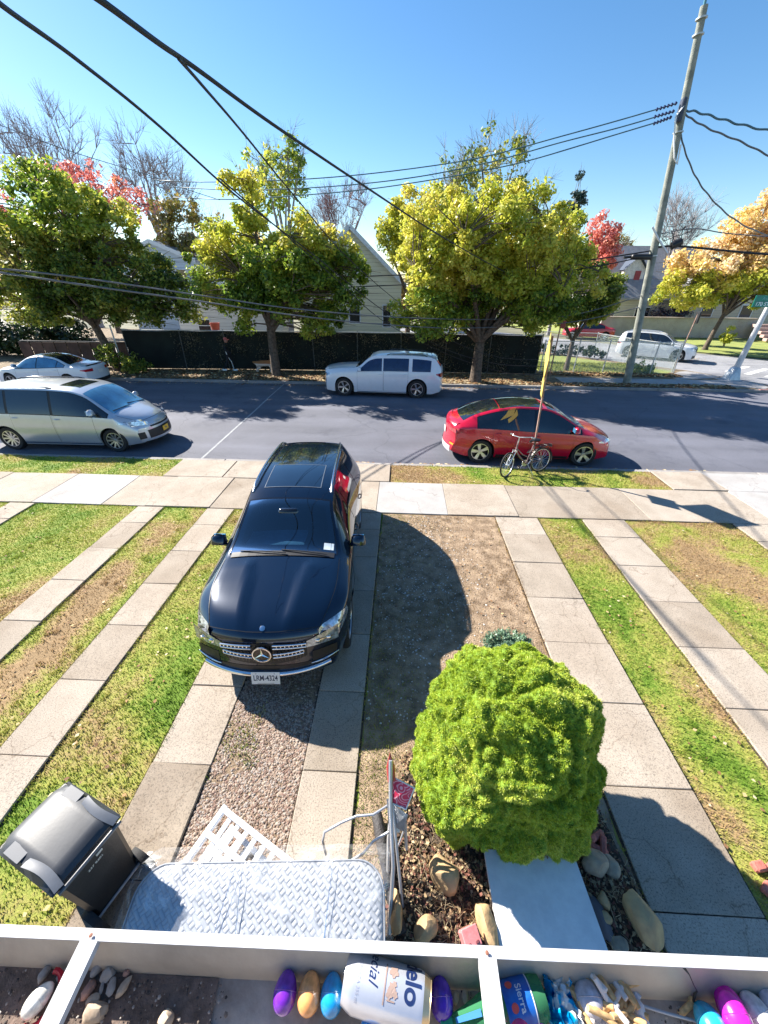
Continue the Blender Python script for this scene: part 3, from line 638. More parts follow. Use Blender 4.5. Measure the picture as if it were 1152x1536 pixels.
    for sg in (1, -1):
        b2 = MB(); y = side_y(mx, mz); b2.box(warp((mx, sg * (y + .15 - S.get('mirin', 0)), mz + .09)), (.15, .23, .17), bev=.06, taper=.85); b2.tube([warp((mx, sg * (y - .01), mz)), warp((mx, sg * (y + .09), mz + .05))], .03, 6)
        mo = b2.build('mirror', S.get('mirrormat', MAT), th, smooth=50)
        g = MB(); g.box(warp((mx - .067, sg * (y + .15 - S.get('mirin', 0)), mz + .09)), (.022, .17, .11)); g.build('mirror_glass', M['sky_glass'], mo)
    # wheels
    tb, rb = make_wheel(wr, S.get('tyrew', .235), wr * S.get('rimk', .68), S['spokes'], S['spoke'], None)
    first = None
    for a in ax:
        for sg in (1, -1):
            loc_ = (a, sg * (w(a) * .97 - S.get('tyrew', .235) / 2), wz); rot_ = (0, 0, 0) if sg > 0 else (0, 0, math.pi)
            if first is None:
                e = bpy.data.objects.new('wheel', None); COL.objects.link(e); e.empty_display_size = .1; e.parent = th; e.location = loc_; e.rotation_euler = rot_
                tb.build('tyre', M['tyre'], e, smooth=40); rb.build('rim', [S.get('rimmat', M['alloy']), M['black']], e, smooth=35); first = e
            else:
                e = dup(first, loc_, None, None, th); e.rotation_euler = rot_
    return th_f
def lights(C, front, rear, fm=None, rm=None):
    """front/rear: (y_in, y_out, z_in_lo, z_in_hi, z_out_lo, z_out_hi, wrap_len)"""
    hl = C['hl']
    for spec, sg, nm, mat in ((front, 1, 'headlight', fm or M['lamp_glass']), (rear, -1, 'taillight', rm or M['red_lamp'])):
        if not spec: continue
        yi, yo, a0, a1, b0, b1, wl = spec
        for s in (1, -1):
            g = MB(); t = lambda y: (abs(y) - yi) / (yo - yi)
            C['cap'](g, sg, s * yi, s * yo, lambda y: a0 + (b0 - a0) * t(y), lambda y: a1 + (b1 - a1) * t(y), .006, 12, 4)
            if wl: 
                x0 = sg * (hl + .002); x1 = sg * (hl - wl); f = lambda x: (x - x0) / (x1 - x0)
                c0 = S_ = (b0 + b1) / 2
                C['side'](g, x0, x1, lambda x: b0 + (c0 - b0) * f(x) * .75 + .02 * f(x), lambda x: b1 + (c0 - b1) * f(x) * .3, .006, 10, 4, sides=(s,))
            g.build(nm, mat, C['th'], smooth=60)
def plate(C, sg, z, mat, txt=None, tmat=None, w=.31, h=.155, dx=.02, tilt=0):
    e = MB(); p = C['warp'] ((sg * (C['hl'] + dx), 0, z)); e.box((0, 0, 0), (.008, w, h), bev=.003)
    o = e.build('licence_plate', mat, C['th'], loc=p, rot=(0, R(tilt), 0))
    if txt:
        T = Matrix(((0, 0, 1, .0052), (1, 0, 0, 0), (0, 1, 0, 0), (0, 0, 0, 1))) if sg > 0 else Matrix(((0, 0, -1, -.0052), (-1, 0, 0, 0), (0, 1, 0, 0), (0, 0, 0, 1)))
        text_obj('plate_number', txt, h * .62, tmat, o, T, .0005, bold=.0016, xs=.66)
    return o
def rails(C, x0, x1, off, mat, r=.018, h=.05):
    for sg in (1, -1):
        b = MB(); P = []
        for i in range(13):
            x = x0 + (x1 - x0) * i / 12; y = C['wt'](x) - off; P.append((x, sg * y, C['top_z'](x, y) + (h if 0 < i < 12 else .0)))
        b.tube(P, r, 8); b.build('roof_rail', mat, C['th'], smooth=60)

M['lamp_mid'] = pm('lamp_lens', (.34, .38, .44), .06, .55, var=.7, vs=16, coat=1)
# ---- the big dark SUV on the driveway
NAVY = paint('midnight_blue_paint', (.002, .010, .030), .40, .16, 1.0, .05)
SP = dict(L=4.92, W=1.96, paint=NAVY, axles=(1.58, -1.42), wheel=.385, spokes=5, spoke='twin', archgap=.05,
    zt=([-2.46, -2.42, -2.30, -2.12, -2.0, -1.5, -.6, .05, .34, 1.08, 1.25, 1.7, 2.15, 2.36, 2.44, 2.46], [.80, 1.02, 1.16, 1.60, 1.66, 1.73, 1.765, 1.72, 1.64, 1.19, 1.17, 1.12, 1.055, .99, .93, .88]),
    zs=([-2.46, -2.3, -1.5, 0, 1.1, 2.0, 2.38, 2.46], [.78, 1.02, 1.08, 1.05, 1.02, .95, .84, .74]),
    w=([-2.46, -2.2, -1.4, 0, 1.6, 2.1, 2.46], [.86, .95, .985, .965, .985, .95, .86]),
    wt=([-2.46, -2.3, -2.1, -1.5, 0, .34, .8, 1.1, 1.5, 2.1, 2.46], [.70, .66, .58, .615, .635, .64, .735, .79, .80, .74, .64]),
    cr=([-2.46, -2.1, 0, .34, 1.1, 2.46], [.03, .03, .045, .05, .05, .035]),
    zb=([-2.46, -2.0, 1.9, 2.46], [.36, .24, .24, .32]), bowf=.30, bowr=.2, rakef=([0, .45, .6, .95], [.0, .0, .02, .06]),
    ridge=(1.15, 2.20, .38, .12, .034), hole=(.42, .98), frit=True, wglass=M['clear_glass'],
    doors=((-.10, 1.02), (-1.12, -.13)), side_glass=((.02, .98), (-.95, -.02), (-1.85, -1.02)), wind=(.36, 1.08), back=(-2.27, -2.13),
    moon=((-.62, .10, .43),), moonmat=pm('roof_glass', (.004, .012, .028), .03, var=.1, coat=1), hood=(1.16, 2.40), mirror=(.74, 1.06), mirin=.045, mirrormat=NAVY, trim=M['gloss_black'])
c = Vector((-1.625, 5.38, 0)); 
C = car('parked_suv', 'large shiny dark blue SUV parked on the near driveway, star emblem in its grille', 'car', SP, c, R(-87.2))
suv = C['th']; hl = C['hl']
lights(C, (.50, .86, .74, .83, .74, .95, .46), (.30, .84, .86, .98, .84, 1.02, .2), M['lamp_mid'])
for s in (1, -1):                                              # chrome lamp internals
    b = MB(); C['cap'](b, 1, s * .60, s * .80, lambda y: .80, lambda y: .815, .012, 8, 1); C['side'](b, hl - .02, hl - .16, lambda x: .83, lambda x: .85, .012, 6, 1, sides=(s,))
    for yy in (.62, .74): b.box(C['warp']((hl + .004, s * yy, .79)), (.02, .07, .06), bev=.02)
    b.build('lamp_reflector', M['chrome'], suv, smooth=50)
g = MB(); C['cap'](g, 1, -.50, .50, lambda y: .56 + .06 * abs(y / .5) ** 3, lambda y: .86 - .05 * abs(y / .5) ** 2, .004, 20, 8); go = g.build('grille', M['black'], suv, smooth=60)
b = MB()
for i in range(23):                                             # fine mesh behind the bars
    y = -.46 + i * .92 / 22; C['cap'](b, 1, y - .004, y + .004, lambda q: .60, lambda q: .83, .009, 1, 5)
b.build('grille_mesh', M['gloss_black'], go)
def bar(z0, z1, half, off, h=.018, gap=True):
    b = MB()
    for s in (1, -1):
        for zz, hh in ((z0, h), (z0 - .045, h)):
            P = [C['warp']((hl + off, s * (.125 + (half - .125) * i / 12), zz + (z1 - z0) * (i / 12) ** 1.5)) for i in range(13)]
            b.tube(P, hh * .62, 8)
        for i in range(1, 9):
            y = .125 + (half - .125) * i / 8; zz = z0 - .0225 + (z1 - z0) * (i / 8) ** 1.5
            b.box(C['warp']((hl + off - .004, s * y, zz)), (.016, .012, .045))
    b.build('grille_bar', M['chrome'], go, smooth=50)
bar(.85, .82, .50, .028); bar(.725, .745, .47, .034)
b = MB(); rot = Matrix.Translation(C['warp']((hl + .050, 0, .745))) @ Matrix.Rotation(R(90 - 4), 4, 'Y')
b.lathe([(.112, -.006), (.112, .010), (.098, .012), (.094, .0), (.098, -.008)], 40, rot, closed=True)
for i in range(3):                                              # three-pointed star
    a = math.pi + 2 * math.pi * i / 3; ca, sa = math.cos(a), math.sin(a); n_ = (-sa, ca)
    tip = (ca * .098, sa * .098); l = (n_[0] * .014 + ca * .008, n_[1] * .014 + sa * .008); r_ = (-n_[0] * .014 + ca * .008, -n_[1] * .014 + sa * .008)
    vs = [rot @ Vector((0, 0, .014)), rot @ Vector((l[0], l[1], .003)), rot @ Vector((tip[0], tip[1], .006)), rot @ Vector((r_[0], r_[1], .003)), rot @ Vector((0, 0, -.002))]
    b.add(vs, [(0, 3, 2), (0, 2, 1), (4, 1, 2), (4, 2, 3)])
b.build('star_emblem', M['chrome'], go, smooth=25)
b = MB(); b.lathe([(.001, -.004), (.095, -.004), (.095, .0)], 32, rot); b.build('emblem_disc', M['gloss_black'], go)
b = MB(); xx = 2.36; tz = C['top_z'](xx, 0); p = C['warp']((xx, 0, tz)); b.lathe([(.032, -.004), (.032, .006), (.026, .008), (.001, .008)], 24, Matrix.Translation(p) @ Matrix.Rotation(R(24), 4, 'Y')); b.build('bonnet_badge', M['chrome'], suv, smooth=40)
b = MB(); P = [C['warp']((hl + .012, -.76 + 1.52 * i / 24, .40 + .045 * abs(-1 + 2 * i / 24) ** 3)) for i in range(25)]
b.tube(P, .036, 8); P = [(x + .012, y * .8, z + .055) for x, y, z in P]; b.build('skid_trim', M['chrome'], suv, smooth=60)
b = MB(); C['cap'](b, 1, -.70, .70, lambda y: .46, lambda y: .53 - .02 * abs(y), .004, 20, 3); b.build('lower_intake', M['black'], suv, smooth=60)
for s in (1, -1):
    b = MB(); C['cap'](b, 1, s * .56, s * .84, lambda y: .47, lambda y: .66 + .03 * (abs(y) - .56), .004, 10, 4); v = b.build('bumper_vent', M['black'], suv, smooth=60)
    b = MB(); b.tube([C['warp']((hl + .014, s * (.54 + .32 * i / 8), .50 + .05 * (i / 8) ** 2)) for i in range(9)], [.006 + .008 * math.sin(math.pi * i / 8) for i in range(9)], 6); b.build('vent_blade', M['chrome'], suv, smooth=60)
PLW = pm('plate_white', (.78, .76, .72), .45, var=.05); PLT = pm('plate_ink', (.02, .03, .06), .5)
po = plate(C, 1, .375, PLW, 'LRM-4324', PLT, .34, .17, .05, -14)
b = MB()
for sy in (-.11, .11): b.lathe([(.008, 0), (.008, .004), (.001, .004)], 8, Matrix.Translation((.004, sy, .066)) @ Matrix.Rotation(R(90), 4, 'Y'))
b.box((.0045, 0, -.072), (.002, .20, .010)); b.build('plate_bolts', M['metal_grey'], po)
rails(C, -1.95, .18, .035, M['chrome'], .017, .045)
b = MB()
for y in (-.36, -.13, .13, .36):
    for o in (-.022, .022): b.tube([(-1.85, y + o, C['top_z'](-1.85, y) + .003), (-1.3, y + o, C['top_z'](-1.3, y) + .004), (-.80, y + o, C['top_z'](-.8, y) + .003)], .0045, 5)
b.build('roof_groove', M['gloss_black'], suv, smooth=60)
b = MB(); f = lambda x: .43
for a in ((-.62, -.61), (.10, .11)): C['top'](b, a[0], a[1], lambda x: -.44, lambda x: .44, .006, 1, 10)
for s in (1, -1): C['top'](b, -.62, .11, lambda x: s * .435 - .006, lambda x: s * .435 + .006, .006, 8, 1)
b.build('sunroof_seal', pm('seal_grey', (.12, .14, .17), .3), suv)
b = MB()
for y0, y1 in ((.62, -.02), (.05, -.60)):
    x0_ = 1.12; b.tube([C['warp']((x0_ + .02, y0, C['top_z'](x0_, y0) + .03)), C['warp']((x0_ - .01, (y0 + y1) / 2, C['top_z'](x0_, 0) + .035)), C['warp']((x0_ - .05, y1, C['top_z'](x0_ - .05, y1) + .022))], .009, 6)
b.build('wiper', M['black'], suv, smooth=60)
b = MB(); C['top'](b, 1.075, 1.17, lambda x: -.72, lambda x: .72, .012, 3, 12); b.build('cowl', M['black'], suv)
# cabin behind the windscreen
inn = pm('cabin_dark', (.02, .022, .026), .8); inl = pm('dash_grey', (.16, .17, .18), .7)
b = MB(); b.box((.72, 0, .93), (.62, 1.42, .30), bev=.08); b.build('dashboard', inn, suv, smooth=50)
b = MB(); P = [[(1.00 - .55 * i / 6, y, 1.125 + .02 * math.sin(i) + .02 * math.cos(y * 4)) for y in (-.62, -.45, -.3, -.1, .1, .25)] for i in range(7)]; b.grid(P); b.build('dash_sunshade', pm('grey_green_shade', (.36, .40, .38), .6), suv, smooth=60)
b = MB(); b.tube([(.32 + .07 * math.cos(t), .38 + .18 * math.sin(t) , 1.08 + .17 * math.cos(t)) for t in np.linspace(0, 2 * math.pi, 25)[:-1]], .016, 8, closed=True); b.box((.33, .38, 1.07), (.05, .16, .06), bev=.02); b.build('steering_wheel', inn, suv, smooth=50)
for s in (1, -1):
    b = MB(); b.box((-.25, s * .38, .86), (.52, .52, .16), bev=.05); b.box((-.50, s * .38, 1.15), (.14, .50, .62), rot=Matrix.Rotation(R(-14), 3, 'Y'), bev=.05); b.box((-.58, s * .38, 1.52), (.10, .26, .17), bev=.04); b.build('seat', inn, suv, smooth=50)
b = MB(); b.box((-.5, 0, .45), (3.0, 1.5, .3)); b.box((-1.2, 0, 1.1), (.15, 1.3, .9)); b.build('cabin_floor', M['wheelwell'], suv)
b = MB(); b.box((.52, 0, 1.48), (.10, .30, .16), bev=.04); b.build('rearview_mirror', M['gloss_black'], suv, smooth=50)
b = MB(); C['top'](b, .93, 1.03, lambda x: .56, lambda x: .66, .009, 2, 2); C['top'](b, .93, 1.03, lambda x: .665, lambda x: .70, .009, 2, 2); b.build('registration_sticker', pm('sticker', (.55, .62, .66), .6), suv)
# ---- silver minivan at the near kerb
SILV = paint('silver_paint', (.52, .56, .62), .45, .28, 1.0)
SP = dict(L=5.40, W=2.06, paint=SILV, axles=(1.62, -1.62), wheel=.36, spokes=10, spoke='thin', ns=80, zone=1.1,
    zt=([-2.70, -2.66, -2.5, -2.2, -1.5, -.3, .55, .90, 1.78, 1.95, 2.3, 2.58, 2.68, 2.70], [.8, 1.15, 1.68, 1.80, 1.86, 1.87, 1.83, 1.74, 1.20, 1.15, 1.05, .93, .82, .74]),
    zs=([-2.7, -2.4, -1, .6, 1.8, 2.4, 2.7], [.78, 1.14, 1.14, 1.10, 1.05, .88, .68]), w=([-2.7, -2.3, -1.2, 1.5, 2.2, 2.7], [.94, 1.01, 1.03, 1.03, .98, .86]),
    wt=([-2.7, -2.5, -1.8, 0, .9, 1.4, 1.8, 2.3, 2.7], [.78, .74, .74, .76, .74, .80, .84, .76, .62]), cr=([-2.7, 0, .9, 1.8, 2.7], [.04, .05, .06, .07, .03]),
    bowf=.55, bowr=.25, rakef=([0, .35, .6, .95], [.06, 0, .03, .12]), doors=((-.02, 1.18), (-1.28, -.06)), side_glass=((.04, 1.62), (-1.30, -.04), (-2.32, -1.38)),
    wind=(.93, 1.80), back=(-2.58, -2.42), moon=((.10, .70, .42),), moonmat=M['dglass'], hood=(1.85, 2.62), mirror=(1.28, 1.16), wglass=M['sky_glass'], frit=False, trim=M['black'])
C = car('silver_minivan', 'silver minivan with roof rails and sunroof parked at the near kerb', 'van', SP, (-10.25, 11.78, RZ), R(0.5))
lights(C, (.52, .92, .74, .84, .80, .93, .52), (.55, .94, .9, 1.2, .9, 1.25, .15)); rails(C, -2.2, .05, .06, M['gloss_black'], .02, .03)
g = MB(); C['cap'](g, 1, -.62, .62, lambda y: .34 - .0 * y, lambda y: .62 - .05 * abs(y), .006, 18, 5); go = g.build('lower_grille', M['black'], C['th'], smooth=60)
g = MB(); C['cap'](g, 1, -.50, .50, lambda y: .665, lambda y: .715 - .0 * abs(y), .006, 14, 2); g.build('upper_grille', M['black'], C['th'])
g = MB(); g.tube([C['warp']((C['hl'] + .012, -.55 + 1.1 * i / 12, .742 + .02 * abs(-1 + i / 6) ** 2)) for i in range(13)], .013, 6)
g.build('grille_trim', M['chrome'], C['th'], smooth=60)
for s in (1, -1):
    g = MB(); C['cap'](g, 1, s * .70, s * .86, lambda y: .36, lambda y: .56, .008, 5, 4); g.build('fog_lamp_recess', M['black'], C['th'])
    g = MB(); C['side'](g, -1.2, 1.2, lambda x: .235, lambda x: .275, .012, 10, 1, sides=(s,)); g.build('sill_trim', M['chrome'], C['th'], smooth=60)
plate(C, 1, .50, pm('plate_amber', (.85, .48, .03), .45, var=.08), 'T64', pm('plate_blue', (.03, .05, .2), .5), .30, .15, .02)
b = MB()
for y0, y1 in ((.75, .0), (-.05, -.72)): b.tube([C['warp']((1.80, y0, C['top_z'](1.8, y0) + .03)), C['warp']((1.70, y1, C['top_z'](1.7, y1) + .02))], .01, 6)
b.build('wiper', M['black'], C['th'])

# ---- red hatchback SUV with a black glass roof
RED = paint('red_paint', (.50, .002, .028), .05, .25, 1.0)
SP = dict(L=4.95, W=1.96, paint=RED, axles=(1.50, -1.46), wheel=.355, spokes=5, spoke='blade', ns=80, zone=1.0, rimk=.70,
    zt=([-2.475, -2.45, -2.36, -2.15, -1.6, -1.0, -.4, .2, .55, 1.42, 1.6, 2.0, 2.3, 2.43, 2.475], [.85, 1.04, 1.13, 1.21, 1.42, 1.57, 1.64, 1.62, 1.53, 1.10, 1.05, .95, .82, .72, .62]),
    zs=([-2.475, -2.3, -1.4, 0, 1.2, 2.0, 2.35, 2.475], [.84, 1.05, 1.06, .99, .96, .86, .70, .56]), w=([-2.475, -2.1, -1.4, 0, 1.5, 2.1, 2.475], [.86, .94, .985, .95, .975, .92, .80]),
    wt=([-2.475, -2.3, -1.6, -.6, .3, .9, 1.4, 1.9, 2.475], [.72, .74, .66, .60, .60, .70, .77, .72, .56]), cr=([-2.475, -1.0, .3, 1.4, 2.475], [.04, .05, .05, .05, .03]),
    bowf=.42, bowr=.30, rakef=([0, .35, .6, .9], [.03, 0, .03, .09]), raker=([0, .4, .7, 1.1], [.02, 0, .06, .03]), doors=((-.05, 1.12), (-1.15, -.08)), side_glass=((.02, 1.28), (-1.62, -.04)),
    wind=(.58, 1.42), back=(-2.12, -1.02), moon=((-1.0, .56, .565),), moonmat=pm('dark_roof_glass', (.012, .016, .016), .04, var=.5, vs=2, coat=.6), hood=(1.48, 2.40), mirror=(1.08, 1.02), wglass=M['sky_glass'], belt=.012)
C = car('red_hatchback', 'red hatchback with black glass roof parked behind the bicycle', 'car', SP, (3.86, 11.56, RZ), R(-1.0))
lights(C, (.56, .86, .62, .66, .66, .76, .34), (.50, .86, .88, .95, .86, 1.0, .34), rm=pm('pale_red_lamp', (.42, .05, .06), .15, var=.5, vs=9, coat=1))
g = MB(); C['cap'](g, -1, -.72, .72, lambda y: .26, lambda y: .42 + .03 * abs(y), .010, 18, 3); g.build('rear_diffuser', pm('bumper_grey', (.45, .46, .48), .4), C['th'], smooth=60)
for s in (1, -1):
    g = MB(); C['cap'](g, -1, s * .66, s * .84, lambda y: .50, lambda y: .55, .010, 5, 1); g.build('reflector', M['amber'], C['th'])
    g = MB(); C['side'](g, -1.0, 1.05, lambda x: .21, lambda x: .29, .006, 12, 1, sides=(s,)); g.build('sill_trim', M['black'], C['th'])
plate(C, -1, .74, PLW, None, None, .31, .15, .02)
b = MB(); C['top'](b, -2.40, -2.28, lambda x: -.74, lambda x: .74, .02, 3, 14); b.build('tail_spoiler', RED, C['th'], smooth=60)

# ---- white SUV at the far kerb
WHT = paint('white_paint', (.72, .74, .77), .0, .3, 1.0)
SP = dict(L=5.55, W=2.04, paint=WHT, axles=(1.76, -1.60), wheel=.405, spokes=5, spoke='twin', ns=80, zone=.8, rimk=.66, archgap=.07,
    zt=([-2.775, -2.74, -2.60, -2.36, -1.9, -.9, .2, .52, 1.18, 1.35, 2.0, 2.5, 2.75, 2.775], [.9, 1.25, 1.50, 1.74, 1.81, 1.85, 1.83, 1.75, 1.31, 1.29, 1.25, 1.19, 1.11, .98]),
    zs=([-2.775, -2.4, -1, .6, 1.4, 2.4, 2.775], [.88, 1.16, 1.16, 1.13, 1.10, 1.00, .84]), w=([-2.775, -2.3, -1.2, 1.6, 2.3, 2.775], [.94, 1.0, 1.02, 1.02, .99, .90]),
    wt=([-2.775, -2.4, -1.8, 0, .5, 1.2, 2.3, 2.775], [.76, .74, .74, .76, .75, .83, .80, .72]), cr=([-2.775, 0, 1.2, 2.775], [.04, .05, .05, .03]),
    bowf=.28, bowr=.18, doors=((-.06, 1.12), (-1.18, -.09)), side_glass=((.0, 1.10), (-1.20, -.06), (-2.22, -1.36)), roofline=.115, trim=WHT,
    wind=(.54, 1.20), back=(-2.68, -2.44), hood=(1.26, 2.55), mirror=(.98, 1.16), glass=pm('blue_black_glass', (.010, .022, .07), .04, var=.2, coat=.6))
C = car('white_suv', 'white SUV with ten-spoke wheels parked at the far kerb', 'car', SP, (-.78, 19.02, RZ), R(176.6))
lights(C, (.60, .90, .88, 1.0, .88, 1.02, .18), (.55, .96, .96, 1.12, .96, 1.12, .22)); rails(C, -2.0, -.2, .05, M['gloss_black'], .018, .05)
for s in (1, -1):
    g = MB(); C['side'](g, -1.15, 1.15, lambda x: .215, lambda x: .25, .012, 10, 1, sides=(s,)); g.build('sill_trim', M['chrome'], C['th'])
g = MB(); C['cap'](g, 1, -.5, .5, lambda y: .72, lambda y: .95, .006, 12, 4); g.build('grille', M['black'], C['th'])
plate(C, 1, .55, PLW); b = MB(); C['top'](b, -2.46, -2.20, lambda x: -.72, lambda x: .72, .03, 3, 10); b.build('roof_spoiler', WHT, C['th'], smooth=60)

# ---- white saloon beyond the minivan
SP = dict(L=4.85, W=1.90, paint=WHT, axles=(1.50, -1.40), wheel=.345, spokes=5, spoke='twin', ns=70, zone=.8,
    zt=([-2.425, -2.40, -2.3, -2.0, -1.55, -.75, -.2, .2, .45, 1.15, 1.4, 2.0, 2.35, 2.425], [.8, .98, 1.05, 1.09, 1.13, 1.42, 1.49, 1.47, 1.42, 1.05, 1.0, .90, .76, .62]),
    zs=([-2.425, -2.2, -1.3, 0, 1.3, 2.1, 2.425], [.80, .98, 1.0, .95, .90, .78, .58]), w=([-2.425, -2.1, -1.3, 1.4, 2.0, 2.425], [.82, .90, .945, .945, .88, .76]),
    wt=([-2.425, -2.2, -1.6, -.8, .3, 1.1, 1.6, 2.425], [.70, .74, .72, .58, .58, .72, .72, .56]), cr=([-2.425, -.8, .4, 2.425], [.03, .05, .05, .03]),
    bowf=.36, bowr=.22, doors=((-.05, 1.05), (-1.05, -.08)), side_glass=((.0, 1.02), (-.98, -.05), (-1.35, -1.02)), wind=(.46, 1.15), back=(-1.55, -.78), hood=(1.22, 2.3), mirror=(.95, .98), glass=M['sky_glass'], wglass=M['sky_glass'])
C = car('white_sedan', 'white saloon with dark roof parked beside the dark green fence', 'car', SP, (-17.2, 19.25, RZ), R(180))
lights(C, (.5, .8, .66, .72, .68, .8, .2), (.42, .82, .78, .92, .80, .90, .2)); plate(C, -1, .74, PLW); 
b = MB(); C['top'](b, -.76, .44, lambda x: -C['wt'](x) + .07, lambda x: C['wt'](x) - .07, .004, 10, 10); b.build('roof_panel', M['dglass'], C['th'], smooth=60)
b = MB(); C['cap'](b, -1, -.7, .7, lambda y: .27, lambda y: .42, .006, 10, 2); b.build('rear_bumper_trim', M['black'], C['th'])
b = MB(); C['top'](b, -2.36, -2.28, lambda x: -.6, lambda x: .6, .012, 2, 10); b.build('boot_lip', M['gloss_black'], C['th'])

# ---- white crossover on the side street, seen through the wire fence
SP = dict(L=4.95, W=1.98, paint=WHT, axles=(1.50, -1.45), wheel=.39, spokes=5, spoke='twin', ns=60, zone=.7, archgap=.08,
    zt=([-2.475, -2.44, -2.32, -2.0, -1, .15, .45, 1.15, 1.35, 2.0, 2.4, 2.475], [.9, 1.15, 1.55, 1.70, 1.76, 1.72, 1.64, 1.20, 1.16, 1.08, .98, .80]),
    zs=([-2.475, -2.2, -.5, 1.3, 2.2, 2.475], [.86, 1.08, 1.06, 1.02, .92, .78]), w=([-2.475, -2.1, 1.6, 2.2, 2.475], [.9, .98, .99, .95, .88]),
    wt=([-2.475, -2.1, 0, .45, 1.2, 2.475], [.72, .70, .70, .69, .80, .70]), doors=((-.02, 1.08), (-1.05, -.06)), side_glass=((.02, 1.05), (-1.05, -.03), (-1.95, -1.12)), wind=(.47, 1.16), back=(-2.38, -2.25), hood=(1.22, 2.4), mirror=(.95, 1.06))
C = car('white_crossover', 'white crossover parked on the side street behind the wire fence', 'car', SP, (18.35, 30.75, RZ), R(-34))
lights(C, (.5, .88, .82, .92, .84, .95, .2), (.5, .9, .9, 1.05, .9, 1.05, .2))
g = MB(); C['cap'](g, 1, -.55, .55, lambda y: .72, lambda y: .88, .006, 12, 3); g.build('grille', M['black'], C['th']); g = MB(); C['cap'](g, 1, -.8, .8, lambda y: .28, lambda y: .46, .006, 12, 3); g.build('lower_grille', M['black'], C['th'])
plate(C, 1, .52, PLW); rails(C, -2.0, .1, .05, M['chrome'], .018, .04)
# ---- red saloon in the far driveway
SP2 = dict(SP); SP2.update(dict(L=4.7, W=1.85, paint=paint('crimson_paint', (.42, .008, .02), .1, .3), axles=(1.4, -1.4), wheel=.33,
    zt=([-2.35, -2.3, -2.2, -1.7, -.7, .2, 1.0, 1.3, 2.1, 2.35], [.75, .95, 1.02, 1.08, 1.40, 1.40, 1.0, .96, .82, .6]), zs=([-2.35, -2, 0, 1.3, 2.35], [.78, .96, .93, .88, .55]),
    w=([-2.35, -2, 1.6, 2.35], [.8, .91, .91, .76]), wt=([-2.35, -1.6, -.7, .2, 1, 2.35], [.7, .7, .55, .55, .7, .55]), doors=((-.05, 1.0), (-1.0, -.08)), side_glass=((.0, .95), (-1.2, -.05)), wind=(.25, 1.0), back=(-1.65, -.72), hood=(1.05, 2.25), mirror=(.9, .93), ns=40))
C = car('red_sedan', 'red saloon car in the far driveway left of the utility pole', 'car', SP2, (18.4, 42.6, RZ), R(172))
lights(C, (.5, .8, .66, .74, .68, .78, .2), (.4, .8, .76, .88, .78, .88, .2))
SP3 = dict(SP2); SP3.update(dict(paint=SILV, spokes=5))
C = car('silver_sedan', 'silver saloon nose just entering at the right edge of the picture', 'car', SP3, (29.75, 30.8, RZ), R(183))
lights(C, (.5, .8, .62, .72, .64, .76, .2), (.4, .8, .76, .88, .78, .88, .2))
# ---------------------------------------------------------------- fences
M['wood_pole'] = pm('weathered_pole', (.30, .31, .27), .85, col2=(.16, .18, .16), vs=3, bump=.8, bs=25, dist=.02)
M['screen'] = pm('dark_screen', (.008, .016, .013), .9, col2=(.003, .005, .005), vs=1.2, bump=.5, bs=30, dist=.02)
M['galv'] = pm('galvanised', (.50, .52, .53), .45, .5, var=.15, vs=12)
FY0, FY1 = 23.3, 23.55
fe = thing('screened_fence', 'long dark privacy-screened wire fence along the far side of the road', 'fence', (0, 0, 0))
pts = [(-15.6, 23.0), (-12.5, 23.2), (-10.0, 23.3), (-7.5, 23.4), (-5, 23.45), (-2.5, 23.5), (0, 23.5), (2.5, 23.5), (5, 23.5), (7.75, 23.45)]
def sheet_panel(p0, p1, z0, z1, nx, nz, amp, seed):
    P = []; rg = random.Random(seed)
    for i in range(nx + 1):
        u = i / nx; row = []
        for j in range(nz + 1):
            v = j / nz; o = amp * (mnoise.noise(Vector((u * 9 + seed, v * 3, 0))) + .6 * math.sin(u * 31 + seed)) * (math.sin(math.pi * v) * .8 + .2)
            row.append((p0[0] + (p1[0] - p0[0]) * u, p0[1] + (p1[1] - p0[1]) * u + o, z0 + (z1 - z0) * v - .03 * math.sin(math.pi * u) * v))
        P.append(row)
    return P
for i in range(len(pts) - 1):
    b = MB(); b.grid(sheet_panel(pts[i], pts[i + 1], .02, 2.04, 14, 6, .04, i)); b.build('screen_panel', M['screen'], fe, smooth=60)
M['ivy'] = leafmat('dark_ivy', [(.008, .012, .006), (.03, .035, .018), (.09, .075, .04), (.20, .18, .12)], .1, 1.5, .5)
for i, (x, y) in enumerate(pts):
    b = MB(); b.tube([(x, y - .02, 0), (x + (.03 if i % 2 else -.02), y - .02, 2.12)], .028, 8); b.build('post', pm('dull_post', (.10, .11, .11), .7, .2), fe, smooth=60)
b = MB(); b.tube([(x, y - .05, 2.06) for x, y in pts], .026, 8); b.build('top_rail', M['galv'], fe, smooth=60)
g = np.random.default_rng(4); n = 15000; X = g.uniform(-13, 7.7, n); Z = g.uniform(.05, 2.02, n); keep = g.random(n) < np.clip(.30 + .75 * fbm(X, Z, 2.2, 3), .03, 1); X = X[keep]; Z = Z[keep]; n = len(X)
s = g.uniform(.02, .045, n); an = g.uniform(0, 6.28, n); Y = np.interp(X, [p[0] for p in pts], [p[1] for p in pts]) - g.uniform(.05, .13, n)
q = np.array([(-1, 0), (0, -.7), (1, 0), (0, .7)]); QX = q[:, 0][None] * s[:, None]; QZ = q[:, 1][None] * s[:, None]
V = np.stack([X[:, None] + QX * np.cos(an)[:, None] - QZ * np.sin(an)[:, None], Y[:, None] + g.uniform(-.03, .03, (n, 4)), Z[:, None] + QX * np.sin(an)[:, None] + QZ * np.cos(an)[:, None]], 2).reshape(-1, 3)
o = np_mesh('climbing_leaves', V, np.arange(4 * n).reshape(-1, 4), M['ivy'], fe); tag(o, kind='stuff')
